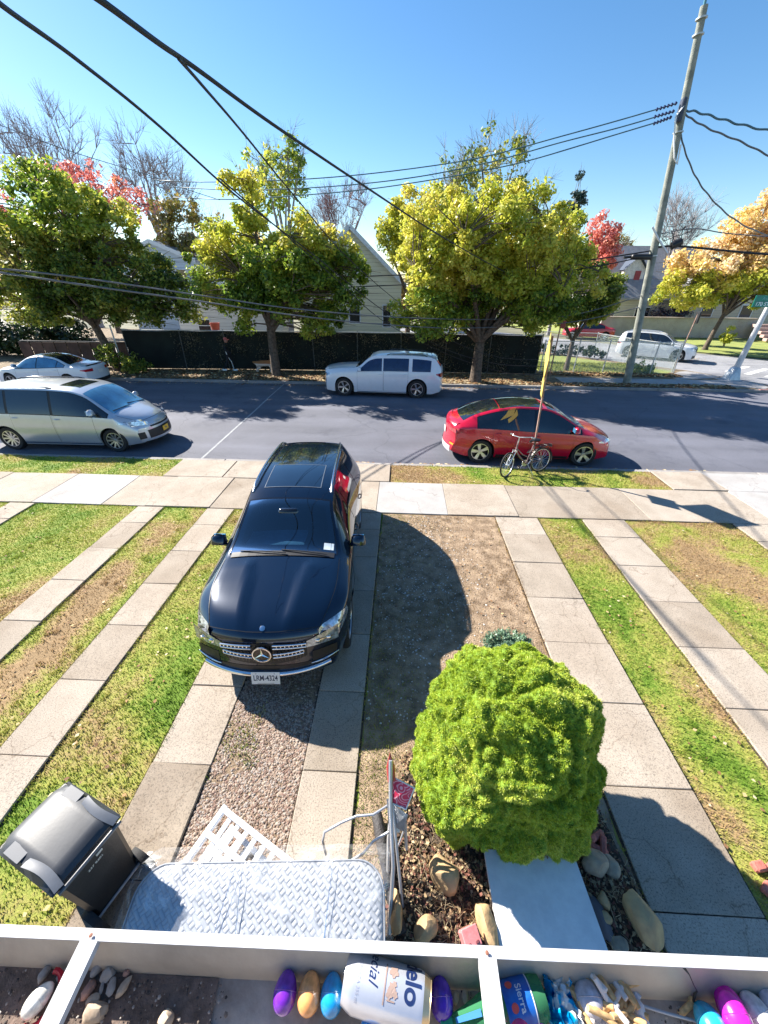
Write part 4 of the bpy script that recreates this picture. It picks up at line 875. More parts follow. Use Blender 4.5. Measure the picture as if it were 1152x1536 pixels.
# the lower open fence at the left end
f2 = thing('picket_fence', 'low dark board fence at the far left end of the screened fence', 'fence')
b = MB()
for i in range(9): b.box((-21.8 + i * .7, 23.2 + i * .02, .68), (.66, .03, 1.3))
b.build('boards', pm('brown_boards', (.06, .035, .028), .8, var=.4, vs=2), f2); b = MB(); b.box((-18.9, 23.2, 1.38), (6.2, .07, .06)); b.build('cap_rail', M['black'], f2)
b = MB(); b.tube([(-15.9, 22.6, 0), (-16.15, 22.9, 2.3)], .04, 8); b.build('post', M['galv'], f2)
# wire (chain link) fences round the grass plot
def chain_fence(name, label, P, h, step=.085, group=None):
    t = thing(name, label, 'fence', group=group); wm = M['galv']
    for i, (x, y) in enumerate(P):
        b = MB(); b.tube([(x, y, 0), (x, y, h + .04)], .032, 8); b.lathe([(.04, 0), (.04, .03), (.001, .06)], 8, Matrix.Translation((x, y, h + .02))); b.build('post', wm, t, smooth=50)
    b = MB(); b.tube([(x, y, h - .01) for x, y in P], .022, 6); b.build('top_rail', wm, t, smooth=50)
    b = MB()
    for (x0, y0), (x1, y1) in zip(P, P[1:]):
        L_ = math.hypot(x1 - x0, y1 - y0); n = int(L_ / step)
        for i in range(-int(h / step), n):
            for sg in (1, -1):
                a0, a1 = i * step, i * step + h; z0, z1 = 0, h
                if a0 < 0: z0 = -a0; a0 = 0
                if a1 > L_: z1 = h - (a1 - L_); a1 = L_
                if a1 <= a0: continue
                if sg < 0: z0, z1 = h - z0, h - z1
                p = Vector((x0 + (x1 - x0) * a0 / L_, y0 + (y1 - y0) * a0 / L_, z0)); q = Vector((x0 + (x1 - x0) * a1 / L_, y0 + (y1 - y0) * a1 / L_, z1))
                b.tube([p, q], .0035, 3, cap=False)
    b.build('wire_mesh', pm('wire', (.42, .50, .50), .5, .4), t); return t
chain_fence('wire_fence', 'waist-high chain link fence facing the road before the grass plot', [(8.1, 23.8), (10.1, 24.0), (11.87, 24.2), (14.45, 23.95), (16.2, 24.6)], 1.72)
chain_fence('wire_fence', 'rear chain link fence between grass plot and side street', [(16.2, 24.75), (14.9, 27.6), (13.98, 30.6), (9.0, 31.6)], 1.5, .12)
# ---- utility pole, leaning slightly
P0, P1 = Vector((11.95, 21.45, -.1)), Vector((10.37, 21.4, 13.2)); ax = (P1 - P0)
up_ = thing('utility_pole', 'tall weathered wooden utility pole leaning beside the grass plot', 'utility pole', (P0.x, P0.y, 0))
def on_pole(z): t = (z + .1) / 13.3; return P0 + ax * t
def lp(v): return Vector(v) - Vector((P0.x, P0.y, 0))
b = MB(); b.tube([lp(on_pole(z)) for z in (-.1, 1, 3, 5, 7, 9, 11, 13.0)], [.185, .18, .17, .16, .15, .14, .13, .12], 14); b.build('shaft', M['wood_pole'], up_, smooth=60)
b = MB(); b.tube([lp(on_pole(12.9)), lp(on_pole(13.5))], .05, 8); b.lathe([(.075, 0), (.09, .05), (.05, .1), (.07, .14), (.001, .2)], 12, Matrix.Translation(lp(on_pole(13.45)))); b.build('top_insulator', pm('insulator_blue', (.10, .25, .32), .25), up_, smooth=60)
for z in (12.7, 12.3, 9.7, 5.6):
    b = MB(); b.tube([lp(on_pole(z - .02)), lp(on_pole(z + .02))], .185, 14); b.build('band', M['galv'], up_, smooth=60)
b = MB(); b.box(lp(on_pole(10.3)) + Vector((-.12, -.1, 0)), (.16, .25, .7), bev=.03); b.build('bracket', pm('dark_bracket', (.03, .04, .07), .5), up_)
b = MB()                                                   # pale loop of cable down the face
P = [on_pole(10.4) + Vector((-.1, -.2, 0)), on_pole(10.1) + Vector((-.35, -.25, 0)), on_pole(9.5) + Vector((-.25, -.25, 0)), on_pole(8.9) + Vector((-.05, -.2, 0)), on_pole(8.7) + Vector((.12, -.2, 0)), on_pole(9.3) + Vector((.1, -.2, 0))]
b.tube([lp(p) for p in P], .028, 6); b.build('cable_loop', M['white_plastic'], up_, smooth=60)
b = MB(); b.tube([lp(on_pole(6.4) + Vector((-.35, -.1, .25))), lp(on_pole(6.2) + Vector((0, -.2, .0))), lp(on_pole(6.0) + Vector((.55, -.2, -.3)))], .04, 8); b.build('service_arm', M['white_plastic'], up_, smooth=60)
b = MB(); b.box(lp(on_pole(5.65) + Vector((-.55, -.15, -.1))), (.9, .22, .22), bev=.05); b.tube([lp(on_pole(5.65) + Vector((-1.3, -.1, -.12))), lp(on_pole(5.65) + Vector((-.9, -.1, -.1)))], .05, 8); b.build('splice_case', M['black'], up_, smooth=50)
b = MB(); rg = random.Random(3)
for i in range(9):
    p = on_pole(5.5 + rg.uniform(0, .7)) + Vector((rg.uniform(.0, .9), -.15, rg.uniform(-.1, .5))); q = p + Vector((rg.uniform(-.5, .6), rg.uniform(-.1, .1), rg.uniform(-.5, .4))); m_ = (p + q) / 2 + Vector((0, 0, rg.uniform(-.3, .3)))
    b.tube([lp(p), lp(m_), lp(q)], .014, 5)
b.build('tangled_leads', M['black'], up_, smooth=60)
b = MB(); b.lathe([(.001, -.22), (.15, -.2), (.17, 0), (.15, .2), (.001, .22)], 14, Matrix.Translation(lp(on_pole(5.95) + Vector((.85, -.1, .1)))) @ Matrix.Rotation(R(65), 4, 'Y')); b.build('terminal_drum', M['black'], up_, smooth=50)
# ---- overhead wires: (surveyed pixel, distance) stations, smooth through them
M['wire_blk'] = pm('wire_black', (.012, .014, .018), .6); M['wire_grey'] = pm('wire_grey', (.10, .11, .13), .5); M['wire_blue'] = pm('wire_bluegrey', (.05, .12, .17), .5)
def cr_spline(P, k=8):
    P = [P[0] * 2 - P[1]] + P + [P[-1] * 2 - P[-2]]; out = []
    for i in range(1, len(P) - 2):
        for j in range(k):
            t = j / k; a, b_, c, d = P[i - 1], P[i], P[i + 1], P[i + 2]
            out.append(.5 * ((2 * b_) + (c - a) * t + (2 * a - 5 * b_ + 4 * c - d) * t * t + (3 * b_ - a - 3 * c + d) * t ** 3))
    out.append(P[-2]); return out
def wire(label, pts, r, mat, group='overhead wires', wob=0, name='overhead_wire'):
    P = [atY(x, y, Y) for x, y, Y in pts]; P = cr_spline(P, 10)
    if wob: P = [p + Vector((0, 0, wob * .5 * math.sin(i * .9))) for i, p in enumerate(P)]
    b = MB(); b.tube(P, r, 6); return tag(b.build(name, mat, smooth=60), label, 'wire', group)
wire('thick service wire crossing the upper left corner above the minivan', [(-60, -52, 2.6), (0, 6, 3.0), (120, 93, 4.2), (240, 190, 6.0), (360, 298, 9.0), (470, 382, 13), (575, 466, 18), (660, 520, 20.5), (740, 545, 21.2), (818, 550, 21.6)], .016, M['wire_blk'])
wire('thin twin of the upper left service wire, splitting away above the second tree', [(330, 268, 8.1), (420, 345, 11.5), (500, 415, 15.5), (580, 485, 19), (680, 535, 20.8), (760, 559, 21.3), (818, 562, 21.6)], .014, M['wire_blk'])
wire('thickest black wire descending from top left toward the large yellow tree', [(80, -45, 2.4), (150, 0, 2.7), (240, 66, 3.3), (300, 107, 4.0), (420, 194, 5.6), (560, 288, 8.5), (650, 347, 12), (720, 388, 17), (790, 425, 21)], .017, M['wire_blk'])
wire('thin black wire branching steeply down from the thickest wire', [(268, 88, 3.6), (305, 130, 4.4), (365, 200, 6.0), (440, 292, 9), (520, 385, 13), (600, 455, 17), (680, 512, 20), (750, 536, 21), (818, 540, 21.6)], .012, M['wire_blk'])
wire('upper of two wires sagging across the left trees at mid height', [(-60, 398, 9), (0, 403, 9.5), (100, 414, 10.5), (200, 428, 11.5), (320, 446, 13), (450, 464, 15), (600, 476, 17.5), (740, 479, 20.5), (860, 472, 21.3), (975, 440, 21.4)], .018, M['wire_grey'])
wire('lower of two wires sagging across the left trees at mid height', [(-60, 404, 8.5), (0, 409, 9), (150, 431, 10.4), (300, 452, 12.2), (450, 474, 14.5), (580, 487, 17), (700, 492, 20), (850, 484, 21.3), (965, 460, 21.4)], .020, M['wire_grey'])
wire('topmost of the three high wires running left from the pole', [(1012, 156, 21.4), (930, 180, 21.6), (840, 205, 22), (740, 232, 22.5), (660, 247, 23), (540, 262, 24), (430, 270, 25), (300, 273, 27), (230, 270, 29)], .022, M['wire_blue'])
wire('middle of the three high wires running left from the pole', [(1008, 168, 21.4), (930, 191, 21.6), (840, 214, 22), (740, 242, 22.5), (640, 263, 23), (540, 276, 24), (440, 283, 25), (350, 285, 26.5), (250, 280, 29)], .022, M['wire_blue'])
wire('lowest of the three high wires running left from the pole', [(1000, 179, 21.4), (930, 200, 21.6), (800, 239, 22), (720, 257, 22.5), (640, 271, 23), (550, 284, 24), (450, 293, 25), (350, 299, 26.5), (260, 296, 29)], .022, M['wire_blue'])
wire('pale short wire falling to the right behind the red leaves', [(-20, 180, 27), (100, 225, 28), (220, 262, 30), (280, 284, 31), (330, 300, 32)], .018, M['wire_grey'])
wire('upper twisted cable running right from the pole top', [(1022, 165, 21.4), (1045, 168, 21.3), (1080, 178, 21.2), (1120, 189, 21), (1170, 199, 20.8)], .035, M['wire_blue'], wob=.05)
wire('lower twisted cable running right from the pole top', [(1024, 168, 21.4), (1040, 180, 21.3), (1070, 196, 21.2), (1110, 212, 21), (1150, 232, 20.8), (1180, 246, 20.5)], .03, M['wire_grey'], wob=.03)
wire('twisted cable sagging from the pole into the orange tree', [(1020, 195, 21.4), (1027, 225, 21.5), (1042, 262, 22), (1062, 292, 22.5), (1092, 322, 23.5), (1130, 345, 25), (1180, 362, 27)], .03, M['wire_grey'], wob=.03)
wire('black cable crossing right of the pole at dormer height', [(978, 372, 21.4), (1010, 369, 21.3), (1060, 373, 21), (1120, 379, 20.5), (1180, 383, 20)], .04, M['wire_blk'])
wire('thin reddish cable crossing the orange tree crown', [(985, 352, 21.4), (1040, 343, 21.3), (1090, 350, 21), (1180, 357, 20)], .02, M['wire_grey'])
wire('black cable from the pole splice running left into the yellow tree', [(978, 376, 21.4), (940, 382, 21.5), (900, 388, 21.7), (800, 400, 22), (700, 408, 22.3), (560, 414, 22.6), (440, 418, 23)], .028, M['wire_blk'])
wire('parallel cable just below, crossing the cream house wall', [(972, 384, 21.4), (880, 402, 21.7), (780, 414, 22), (640, 425, 22.3), (540, 430, 22.6), (420, 434, 23)], .024, M['wire_blk'])
# strings of insulators on the three high wires
for k, (x0, y0, x1, y1) in enumerate(((986, 164, 1014, 155), (983, 175, 1010, 167), (982, 185, 1006, 176))):
    b = MB(); A, B = atY(x0, y0, 21.45), atY(x1, y1, 21.4)
    for i in range(6):
        p = A.lerp(B, i / 5); d_ = (B - A).to_track_quat('Z', 'Y').to_matrix().to_4x4(); b.lathe([(.015, -.05), (.055, -.035), (.06, .0), (.025, .04), (.015, .05)], 10, Matrix.Translation(p) @ d_)
    tag(b.build('insulator_string', pm('insulator_navy', (.02, .03, .10), .3), smooth=60), ('dark insulator string on the topmost high wire', 'dark insulator string on the middle high wire', 'dark insulator string on the lowest high wire')[k], 'insulator', 'insulator strings beside the pole')
# ---- street light mast with green street-name sign, leaning right in the frame edge
b0 = at(1096, 569, 0); b0.z = 0
t = thing('street_sign_mast', 'pale grey metal mast with green street name sign on the far corner', 'signpost', b0); top = atY(1165, 436, b0.y + .0) - b0
b = MB(); b.box((0, 0, .32), (.62, .62, .70), taper=.55, bev=.04); b.box((0, 0, -.01), (.72, .72, .06), bev=.02); b.build('base', M['galv'], t, smooth=40)
dirv = top.normalized(); b = MB(); b.tube([dirv * .55, dirv * 3, dirv * 7.5], [.15, .12, .09], 14); b.build('mast', pm('mast_grey', (.55, .55, .58), .45, .3, var=.08), t, smooth=60)
c_ = atY(1147, 452, b0.y - .2) - b0; gs = pm('sign_green', (.0, .22, .16), .4, var=.08); sw = pm('sign_white', (.8, .85, .85), .4)
b = MB(); b.box(c_, (1.05, .03, .52), bev=.01); s_ = b.build('street_sign', [gs], t)
b = MB(); b.box(c_ + Vector((0, -.018, .0)), (1.0, .004, .018)); b.build('divider', pm('sign_green_dark', (.0, .12, .12), .4), s_)
T = Matrix.Translation(c_ + Vector((-.07, -.017, -.13))) @ Matrix.Rotation(R(90), 4, 'X'); text_obj('sign_text', '170 ST', .24, sw, s_, T, .002, bold=.004)
T = Matrix.Translation(c_ + Vector((0, -.017, .12))) @ Matrix.Rotation(R(90), 4, 'X'); text_obj('sign_text', 'Ave', .2, pm('sign_pale_green', (.15, .42, .40), .4), s_, T, .002)
# ---- warning sign edge-on, bicycle locked to its post
sp = thing('warning_sign_post', 'rusty post carrying a yellow diamond sign seen edge-on beside the bicycle', 'sign', (3.70, 10.0, 0))
ru = pm('rusty_steel', (.24, .11, .07), .8, col2=(.36, .26, .22), vs=10); yw = pm('sign_yellow', (.60, .46, .12), .5, var=.1); gb_ = pm('sign_back_yellow', (.62, .48, .10), .6, var=.15)
b = MB(); b.box((-.08, 0, 1.7), (.035, .05, 3.44), rot=Matrix.Rotation(R(-2.9), 3, 'Y')); b.build('post', ru, sp)
rz_ = Matrix.Rotation(R(-14), 3, 'Z')
b = MB(); b.box((-.20, -.03, 2.96), (.014, .76, .76), rot=rz_ @ Matrix.Rotation(R(-2.9), 3, 'Y') @ Matrix.Rotation(R(45), 3, 'X')); b.build('diamond_panel', yw, sp)
b = MB(); b.box((-.16, -.03, 2.24), (.014, .46, .40), rot=rz_ @ Matrix.Rotation(R(-2.9), 3, 'Y')); b.build('advisory_panel', yw, sp)
# ---- far roadside posts
t = thing('kerb_sign_post', 'slim brown post with small red sign at the screened fence end', 'signpost', (8.05, 22.0, 0)); b = MB(); b.tube([(0, 0, 0), (.02, 0, 2.9)], .035, 6); b.build('post', ru, t); b = MB(); b.box((.12, -.05, 2.72), (.24, .02, .34), bev=.01); b.build('sign_plate', pm('sign_red', (.28, .04, .03), .5), t)
t = thing('corner_sign_post', 'brown leaning sign post between wire fence and crossover', 'signpost', (17.0, 25.9, 0)); b = MB(); b.tube([(0, 0, 0), (.35, .2, 3.1)], .035, 6); b.build('post', ru, t); b = MB(); b.box((.36, .15, 2.85), (.10, .34, .62), bev=.02); b.build('sign_plate', M['black'], t)
# ---- bicycle
bk = thing('bicycle', 'old step-through bicycle with rear rack locked to the sign post', 'bicycle', (0, 0, 0)); bk.location = (3.42, 9.70, .0); bk.rotation_euler = (R(5), 0, R(203)); bk.scale = (1.0, 1, 1)
fm = pm('bike_frame', (.20, .14, .14), .35, .4, var=.4, vs=14); silver = M['alloy']; WR = .335
def bwheel(cx, steer):
    e = bpy.data.objects.new('wheel', None); COL.objects.link(e); e.parent = bk; e.location = (cx, 0, WR); e.rotation_euler = (0, 0, steer); e.empty_display_size = .1
    b = MB(); b.tube([(WR * .96 * math.cos(a), 0, WR * .96 * math.sin(a)) for a in np.linspace(0, 2 * math.pi, 41)[:-1]], .022, 8, closed=True); b.build('tyre', M['tyre'], e, smooth=60)
    b = MB(); b.tube([(WR * .89 * math.cos(a), 0, WR * .89 * math.sin(a)) for a in np.linspace(0, 2 * math.pi, 41)[:-1]], .011, 6, closed=True)
    for i in range(24): a = i * math.pi / 12; b.tube([(.03 * math.cos(a + .6), .03 * (1 if i % 2 else -1), .03 * math.sin(a + .6)), (WR * .88 * math.cos(a), 0, WR * .88 * math.sin(a))], .0028, 3, cap=False)
    b.tube([(0, -.05, 0), (0, .05, 0)], .025, 8); b.build('rim', silver, e, smooth=60); return e
fw_ = bwheel(.55, R(22)); bwheel(-.53, 0)
bb = Vector((-.05, 0, .29)); hd = Vector((.36, 0, .72)); ht = Vector((.30, 0, .90)); st = Vector((-.22, 0, .78)); rh = Vector((-.53, 0, WR)); fh = Vector((.55, 0, WR))
b = MB(); b.tube([hd, Vector((.18, 0, .50)), bb], .023, 8); b.tube([hd + Vector((-.02, 0, .06)), Vector((.1, 0, .56)), Vector((-.12, 0, .45))], .014, 8); b.tube([bb, st], .018, 8); b.tube([hd - Vector((.02, 0, .04)), ht], .024, 8)
for s in (1, -1): b.tube([bb + Vector((0, s * .03, 0)), rh + Vector((0, s * .06, 0))], .011, 6); b.tube([st + Vector((0, s * .02, -.06)), rh + Vector((0, s * .06, 0))], .010, 6)
b.build('frame', fm, bk, smooth=60)
b = MB()
sy = math.sin(R(22)); cy = math.cos(R(22))
for s in (1, -1): b.tube([hd + Vector((0, s * .05, 0)), fh + Vector((-sy * s * .05, cy * s * .05, 0))], .013, 6)
b.box(hd + Vector((.01, 0, -.02)), (.05, .13, .05)); b.build('fork', silver, bk, smooth=60)
b = MB(); b.tube([ht, ht + Vector((-.02, 0, .15))], .015, 8)
P = [Vector((-.16, .34, 0)), Vector((-.05, .28, .04)), Vector((.05, .12, .03)), Vector((0, 0, 0)), Vector((.05, -.12, .03)), Vector((-.05, -.28, .04)), Vector((-.16, -.34, 0))]
rr_ = Matrix.Rotation(R(22), 3, 'Z'); b.tube([ht + Vector((-.02, 0, .15)) + rr_ @ p for p in P], .012, 8); hb_ = b.build('handlebar', silver, bk, smooth=60)
for s in (0, 6):
    b = MB(); a_ = ht + Vector((-.02, 0, .15)) + rr_ @ P[s]; c2 = ht + Vector((-.02, 0, .15)) + rr_ @ P[1 if s == 0 else 5]; b.tube([a_, a_.lerp(c2, .8)], .019, 8); b.build('grip', pm('pale_grip', (.55, .55, .52), .6), hb_, smooth=60)
b = MB(); b.tube([ht + Vector((.1, .1, .16)), ht + Vector((.20, .12, .02)), ht + Vector((.16, .06, -.25)), hd + Vector((.02, .02, -.1))], .006, 5); b.build('brake_cable', M['black'], bk)
b = MB(); b.tube([st, st + Vector((-.02, 0, .10))], .013, 8); b.lathe([(.001, -.03), (.09, -.02), (.11, .01), (.06, .04), (.001, .045)], 14, Matrix.Translation(st + Vector((-.05, 0, .13))) @ Matrix.Diagonal((1.35, .85, 1, 1))); b.tube([st + Vector((.05, 0, .13)), st + Vector((.15, 0, .12))], .025, 8); b.build('saddle', M['black'], bk, smooth=60)
b = MB()
for s in (-.07, 0, .07): b.tube([(-.30, s, .74), (-.78, s, .74)], .009, 6)
b.tube([(-.78, -.07, .74), (-.80, 0, .75), (-.78, .07, .74)], .009, 6); b.tube([(-.42, -.07, .74), (-.42, .07, .74)], .009, 6); b.tube([(-.62, -.07, .74), (-.62, .07, .74)], .009, 6)
for s in (-.07, .07): b.tube([(-.68, s, .74), (-.53, s, WR)], .007, 6)
b.box((-.80, 0, .70), (.02, .09, .05)); b.build('rear_rack', M['black'], bk, smooth=60)
for cx, r0_, a0_, a1_ in ((-.53, .37, 10, 200), (.55, .37, 30, 150)):
    b = MB(); P = []
    for i in range(15): a = R(a0_ + (a1_ - a0_) * i / 14); P.append([(cx + r0_ * math.cos(a), yy, WR + r0_ * math.sin(a) - .004 * abs(yy) * 50) for yy in (-.03, 0, .03)])
    if cx < 0: b.grid(P); b.build('mudguard', M['black'], bk, smooth=60)
b = MB(); b.lathe([(.001, -.004), (.09, -.004), (.09, .004), (.001, .004)], 20, Matrix.Translation(bb + Vector((0, -.05, 0))) @ Matrix.Rotation(R(90), 4, 'X')); b.tube([bb + Vector((0, -.07, 0)), bb + Vector((.10, -.08, -.13))], .01, 6); b.tube([bb + Vector((0, .07, 0)), bb + Vector((-.10, .08, .13))], .01, 6)
b.build('crankset', silver, bk, smooth=60)
for p, s in ((bb + Vector((.10, -.12, -.13)), 1), (bb + Vector((-.10, .12, .13)), -1)):
    b = MB(); b.box(p, (.09, .08, .02), bev=.006); b.build('pedal', M['black'], bk)
b = MB(); b.tube([bb + Vector((-.02, .03, .0)), Vector((-.16, .20, .02))], .009, 6); b.build('kickstand', silver, bk)
b = MB(); b.tube([st + Vector((.02, .02, -.2)) + Vector((.09 * math.cos(a), .10 * math.sin(a) - .06, .03 * math.sin(2 * a))) for a in np.linspace(0, 6.28, 21)[:-1]], .012, 6, closed=True); b.build('cable_lock', M['black'], bk, smooth=60)
# ---- person walking a dog by the fence
PL = atY(344, 549, 22.75); PL.z = 0
J = [(0, 0, .95), (0, 0, 1.12), (.01, 0, 1.32), (.02, 0, 1.42), (.03, 0, 1.50), (.05, 0, 1.58), (.04, .10, .90), (.16, .11, .50), (.20, .11, .08), (.30, .12, .03), (.04, -.10, .90), (-.02, -.11, .50), (-.28, -.11, .16), (-.22, -.11, .05), (.01, .19, 1.38), (-.08, .25, 1.12), (.08, .27, .92), (.01, -.19, 1.38), (.06, -.24, 1.12), (.26, -.22, 1.02), (.33, -.21, 1.02), (.14, .27, .86)]
E_ = [(0, 1), (1, 2), (2, 3), (3, 4), (4, 5), (0, 6), (6, 7), (7, 8), (8, 9), (0, 10), (10, 11), (11, 12), (12, 13), (2, 14), (14, 15), (15, 16), (16, 21), (2, 17), (17, 18), (18, 19), (19, 20)]
RD = [(.15, .12), (.15, .12), (.17, .12), .06, .055, .09, .10, .07, .045, .035, .10, .07, .045, .035, .065, .05, .04, .065, .05, .04, .03, .03]
me = skin_mesh(J, E_, RD, 2); pr_ = thing('person', 'person in dark clothes and pink cap walking along the dark fence', 'person', PL, 0)
sk_m = pm('dark_clothes', (.012, .013, .018), .85, var=.3); link_mesh('body', me, sk_m, pr_)
b = MB(); b.lathe([(.001, -.13), (.075, -.10), (.095, .0), (.08, .08), (.001, .12)], 14, Matrix.Translation((.06, 0, 1.63))); b.tube([(.15, 0, 1.62), (.175, 0, 1.60)], .018, 6); b.build('face', pm('skin', (.42, .20, .15), .6), pr_, smooth=60)
b = MB(); b.lathe([(.10, .0), (.105, .05), (.08, .11), (.001, .13)], 14, Matrix.Translation((.05, 0, 1.65))); b.box((.17, 0, 1.665), (.12, .15, .015), bev=.006); b.build('cap', pm('pink_cap', (.45, .10, .10), .7), pr_, smooth=60)
for P_ in ([(.01, -.20, 1.34), (.03, -.185, 1.05), (.07, -.13, .80), (.17, .02, .50), (.22, .05, .12)],):
    b = MB(); b.tube(P_, .022, 6); b.build('sunlit_edge', sw, pr_, smooth=60)  # white tube painting the sunlit edge of the dark figure
for p in ((.27, .11, .05), (-.26, -.11, .09)): b = MB(); b.box(p, (.27, .10, .10), bev=.04); b.build('shoe', sw, pr_, smooth=60)
DP = atY(396, 553, 22.6); DP.z = 0; dg = thing('dog', 'brown and white dog walking behind the middle tree trunk', 'dog', DP, 0)
J = [(.0, 0, .50), (.28, 0, .52), (.48, 0, .56), (-.28, 0, .52), (.60, 0, .66), (.72, 0, .72), (.86, 0, .68), (-.42, 0, .50), (-.62, 0, .56),
     (.40, .09, .38), (.36, .09, .20), (.46, .09, .03), (.40, -.09, .38), (.48, -.09, .20), (.38, -.09, .03), (-.30, .09, .36), (-.40, .09, .22), (-.34, .09, .03), (-.30, -.09, .36), (-.24, -.09, .22), (-.40, -.09, .16), (-.36, -.09, .03), (-.36, .09, .30)]
E_ = [(0, 1), (1, 2), (0, 3), (2, 4), (4, 5), (5, 6), (3, 7), (7, 8), (1, 9), (9, 10), (10, 11), (1, 12), (12, 13), (13, 14), (3, 15), (15, 22), (22, 16), (16, 17), (3, 18), (18, 19), (19, 20), (20, 21)]
RD = [.15, .165, .14, .145, .105, .09, .05, .10, .03, .085, .05, .04, .085, .05, .04, .10, .05, .04, .10, .065, .05, .04, .07]
me = skin_mesh(J, E_, RD, 2); m, nt_, bs_ = newmat('dog_fur'); tc = nd(nt_, 'ShaderNodeTexCoord'); sx = nd(nt_, 'ShaderNodeSeparateXYZ'); nt_.links.new(tc.outputs['Object'], sx.inputs[0]); rr = ramp(nt_, [(.46, (.62, .55, .48)), (.50, (.30, .13, .05))]); nt_.links.new(sx.outputs[2], rr.inputs[0]); nt_.links.new(rr.outputs[0], bs_.inputs['Base Color']); bs_.inputs['Roughness'].default_value = .9
link_mesh('body', me, m, dg)
for s in (1, -1): b = MB(); b.add([(.66, s * .04, .80), (.72, s * .09, .78), (.67, s * .10, .70), (.65, s * .07, .78)], [(0, 1, 2, 3)]); b.build('ear', pm('ear_brown', (.2, .09, .04), .9), dg)
# ---------------------------------------------------------------- trees
M['bark'] = pm('bark', (.16, .12, .09), .95, col2=(.06, .045, .035), vs=9, bump=1, bs=30, dist=.03)
M['bark_grey'] = pm('bark_grey', (.36, .33, .33), .95, col2=(.22, .20, .21), vs=6)
LG = (.045, .085, .012); DG = (.016, .036, .008); YG = (.20, .24, .025); YY = (.42, .36, .04); OR = (.48, .22, .04); PK = (.52, .30, .14); RD_ = (.55, .07, .05); MG = (.09, .15, .018)
M['lf_olive'] = leafmat('leaf_olive', [(0.0366, 0.0732, 0.0122), (0.0976, 0.159, 0.0244), (0.244, 0.305, 0.0427), (0.488, 0.464, 0.0854), (0.708, 0.586, 0.22)], .5, .35)
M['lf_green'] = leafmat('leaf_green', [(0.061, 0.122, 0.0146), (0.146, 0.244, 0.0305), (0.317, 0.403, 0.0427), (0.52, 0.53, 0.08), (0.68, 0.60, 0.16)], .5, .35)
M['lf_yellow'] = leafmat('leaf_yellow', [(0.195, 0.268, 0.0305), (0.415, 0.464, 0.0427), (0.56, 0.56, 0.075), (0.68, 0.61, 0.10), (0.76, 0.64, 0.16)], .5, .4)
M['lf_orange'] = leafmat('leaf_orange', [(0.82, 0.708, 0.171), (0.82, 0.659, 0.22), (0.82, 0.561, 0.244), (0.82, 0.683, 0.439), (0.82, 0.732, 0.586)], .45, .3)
M['lf_red'] = leafmat('leaf_red', [(0.732, 0.366, 0.195), (0.756, 0.244, 0.195), (0.805, 0.317, 0.268), (0.61, 0.171, 0.146)], .4, .5)
M['lf_far'] = leafmat('leaf_far', [(.10, .12, .03), (.24, .22, .04), (.36, .26, .06), (.30, .18, .06)], .3, .12)
M['lf_dark'] = leafmat('leaf_dark', [(.010, .024, .008), (.02, .045, .012), (.05, .08, .02)], .2, .8)
M['lf_conifer'] = leafmat('leaf_conifer', [(.03, .06, .05), (.05, .09, .07), (.08, .12, .09)], .15, .8)
def leaf_quads(C, rad, per, s0, s1, g, flat=1.0):
    n = len(C) * per; c = np.repeat(C, per, 0); r = np.repeat(rad, per)
    d = g.normal(size=(n, 3)); d /= np.linalg.norm(d, axis=1)[:, None]; u = g.random(n) ** .5
    P = c + d * (u * r)[:, None] * np.array([1, 1, flat])
    # leaf orientation: roughly outward/upward facing, tip drooping
    nrm = d * .8 + g.normal(size=(n, 3)) * .7 + np.array([0, 0, .55]); nrm /= np.linalg.norm(nrm, axis=1)[:, None]
    a = np.cross(nrm, g.normal(size=(n, 3))); a /= np.linalg.norm(a, axis=1)[:, None] + 1e-9; b = np.cross(nrm, a)
    s = g.uniform(s0, s1, n)[:, None]
    V = np.stack([P - a * s, P - b * s * .55, P + a * s, P + b * s * .6], 1).reshape(-1, 3)
    return V, np.arange(4 * n).reshape(-1, 4)
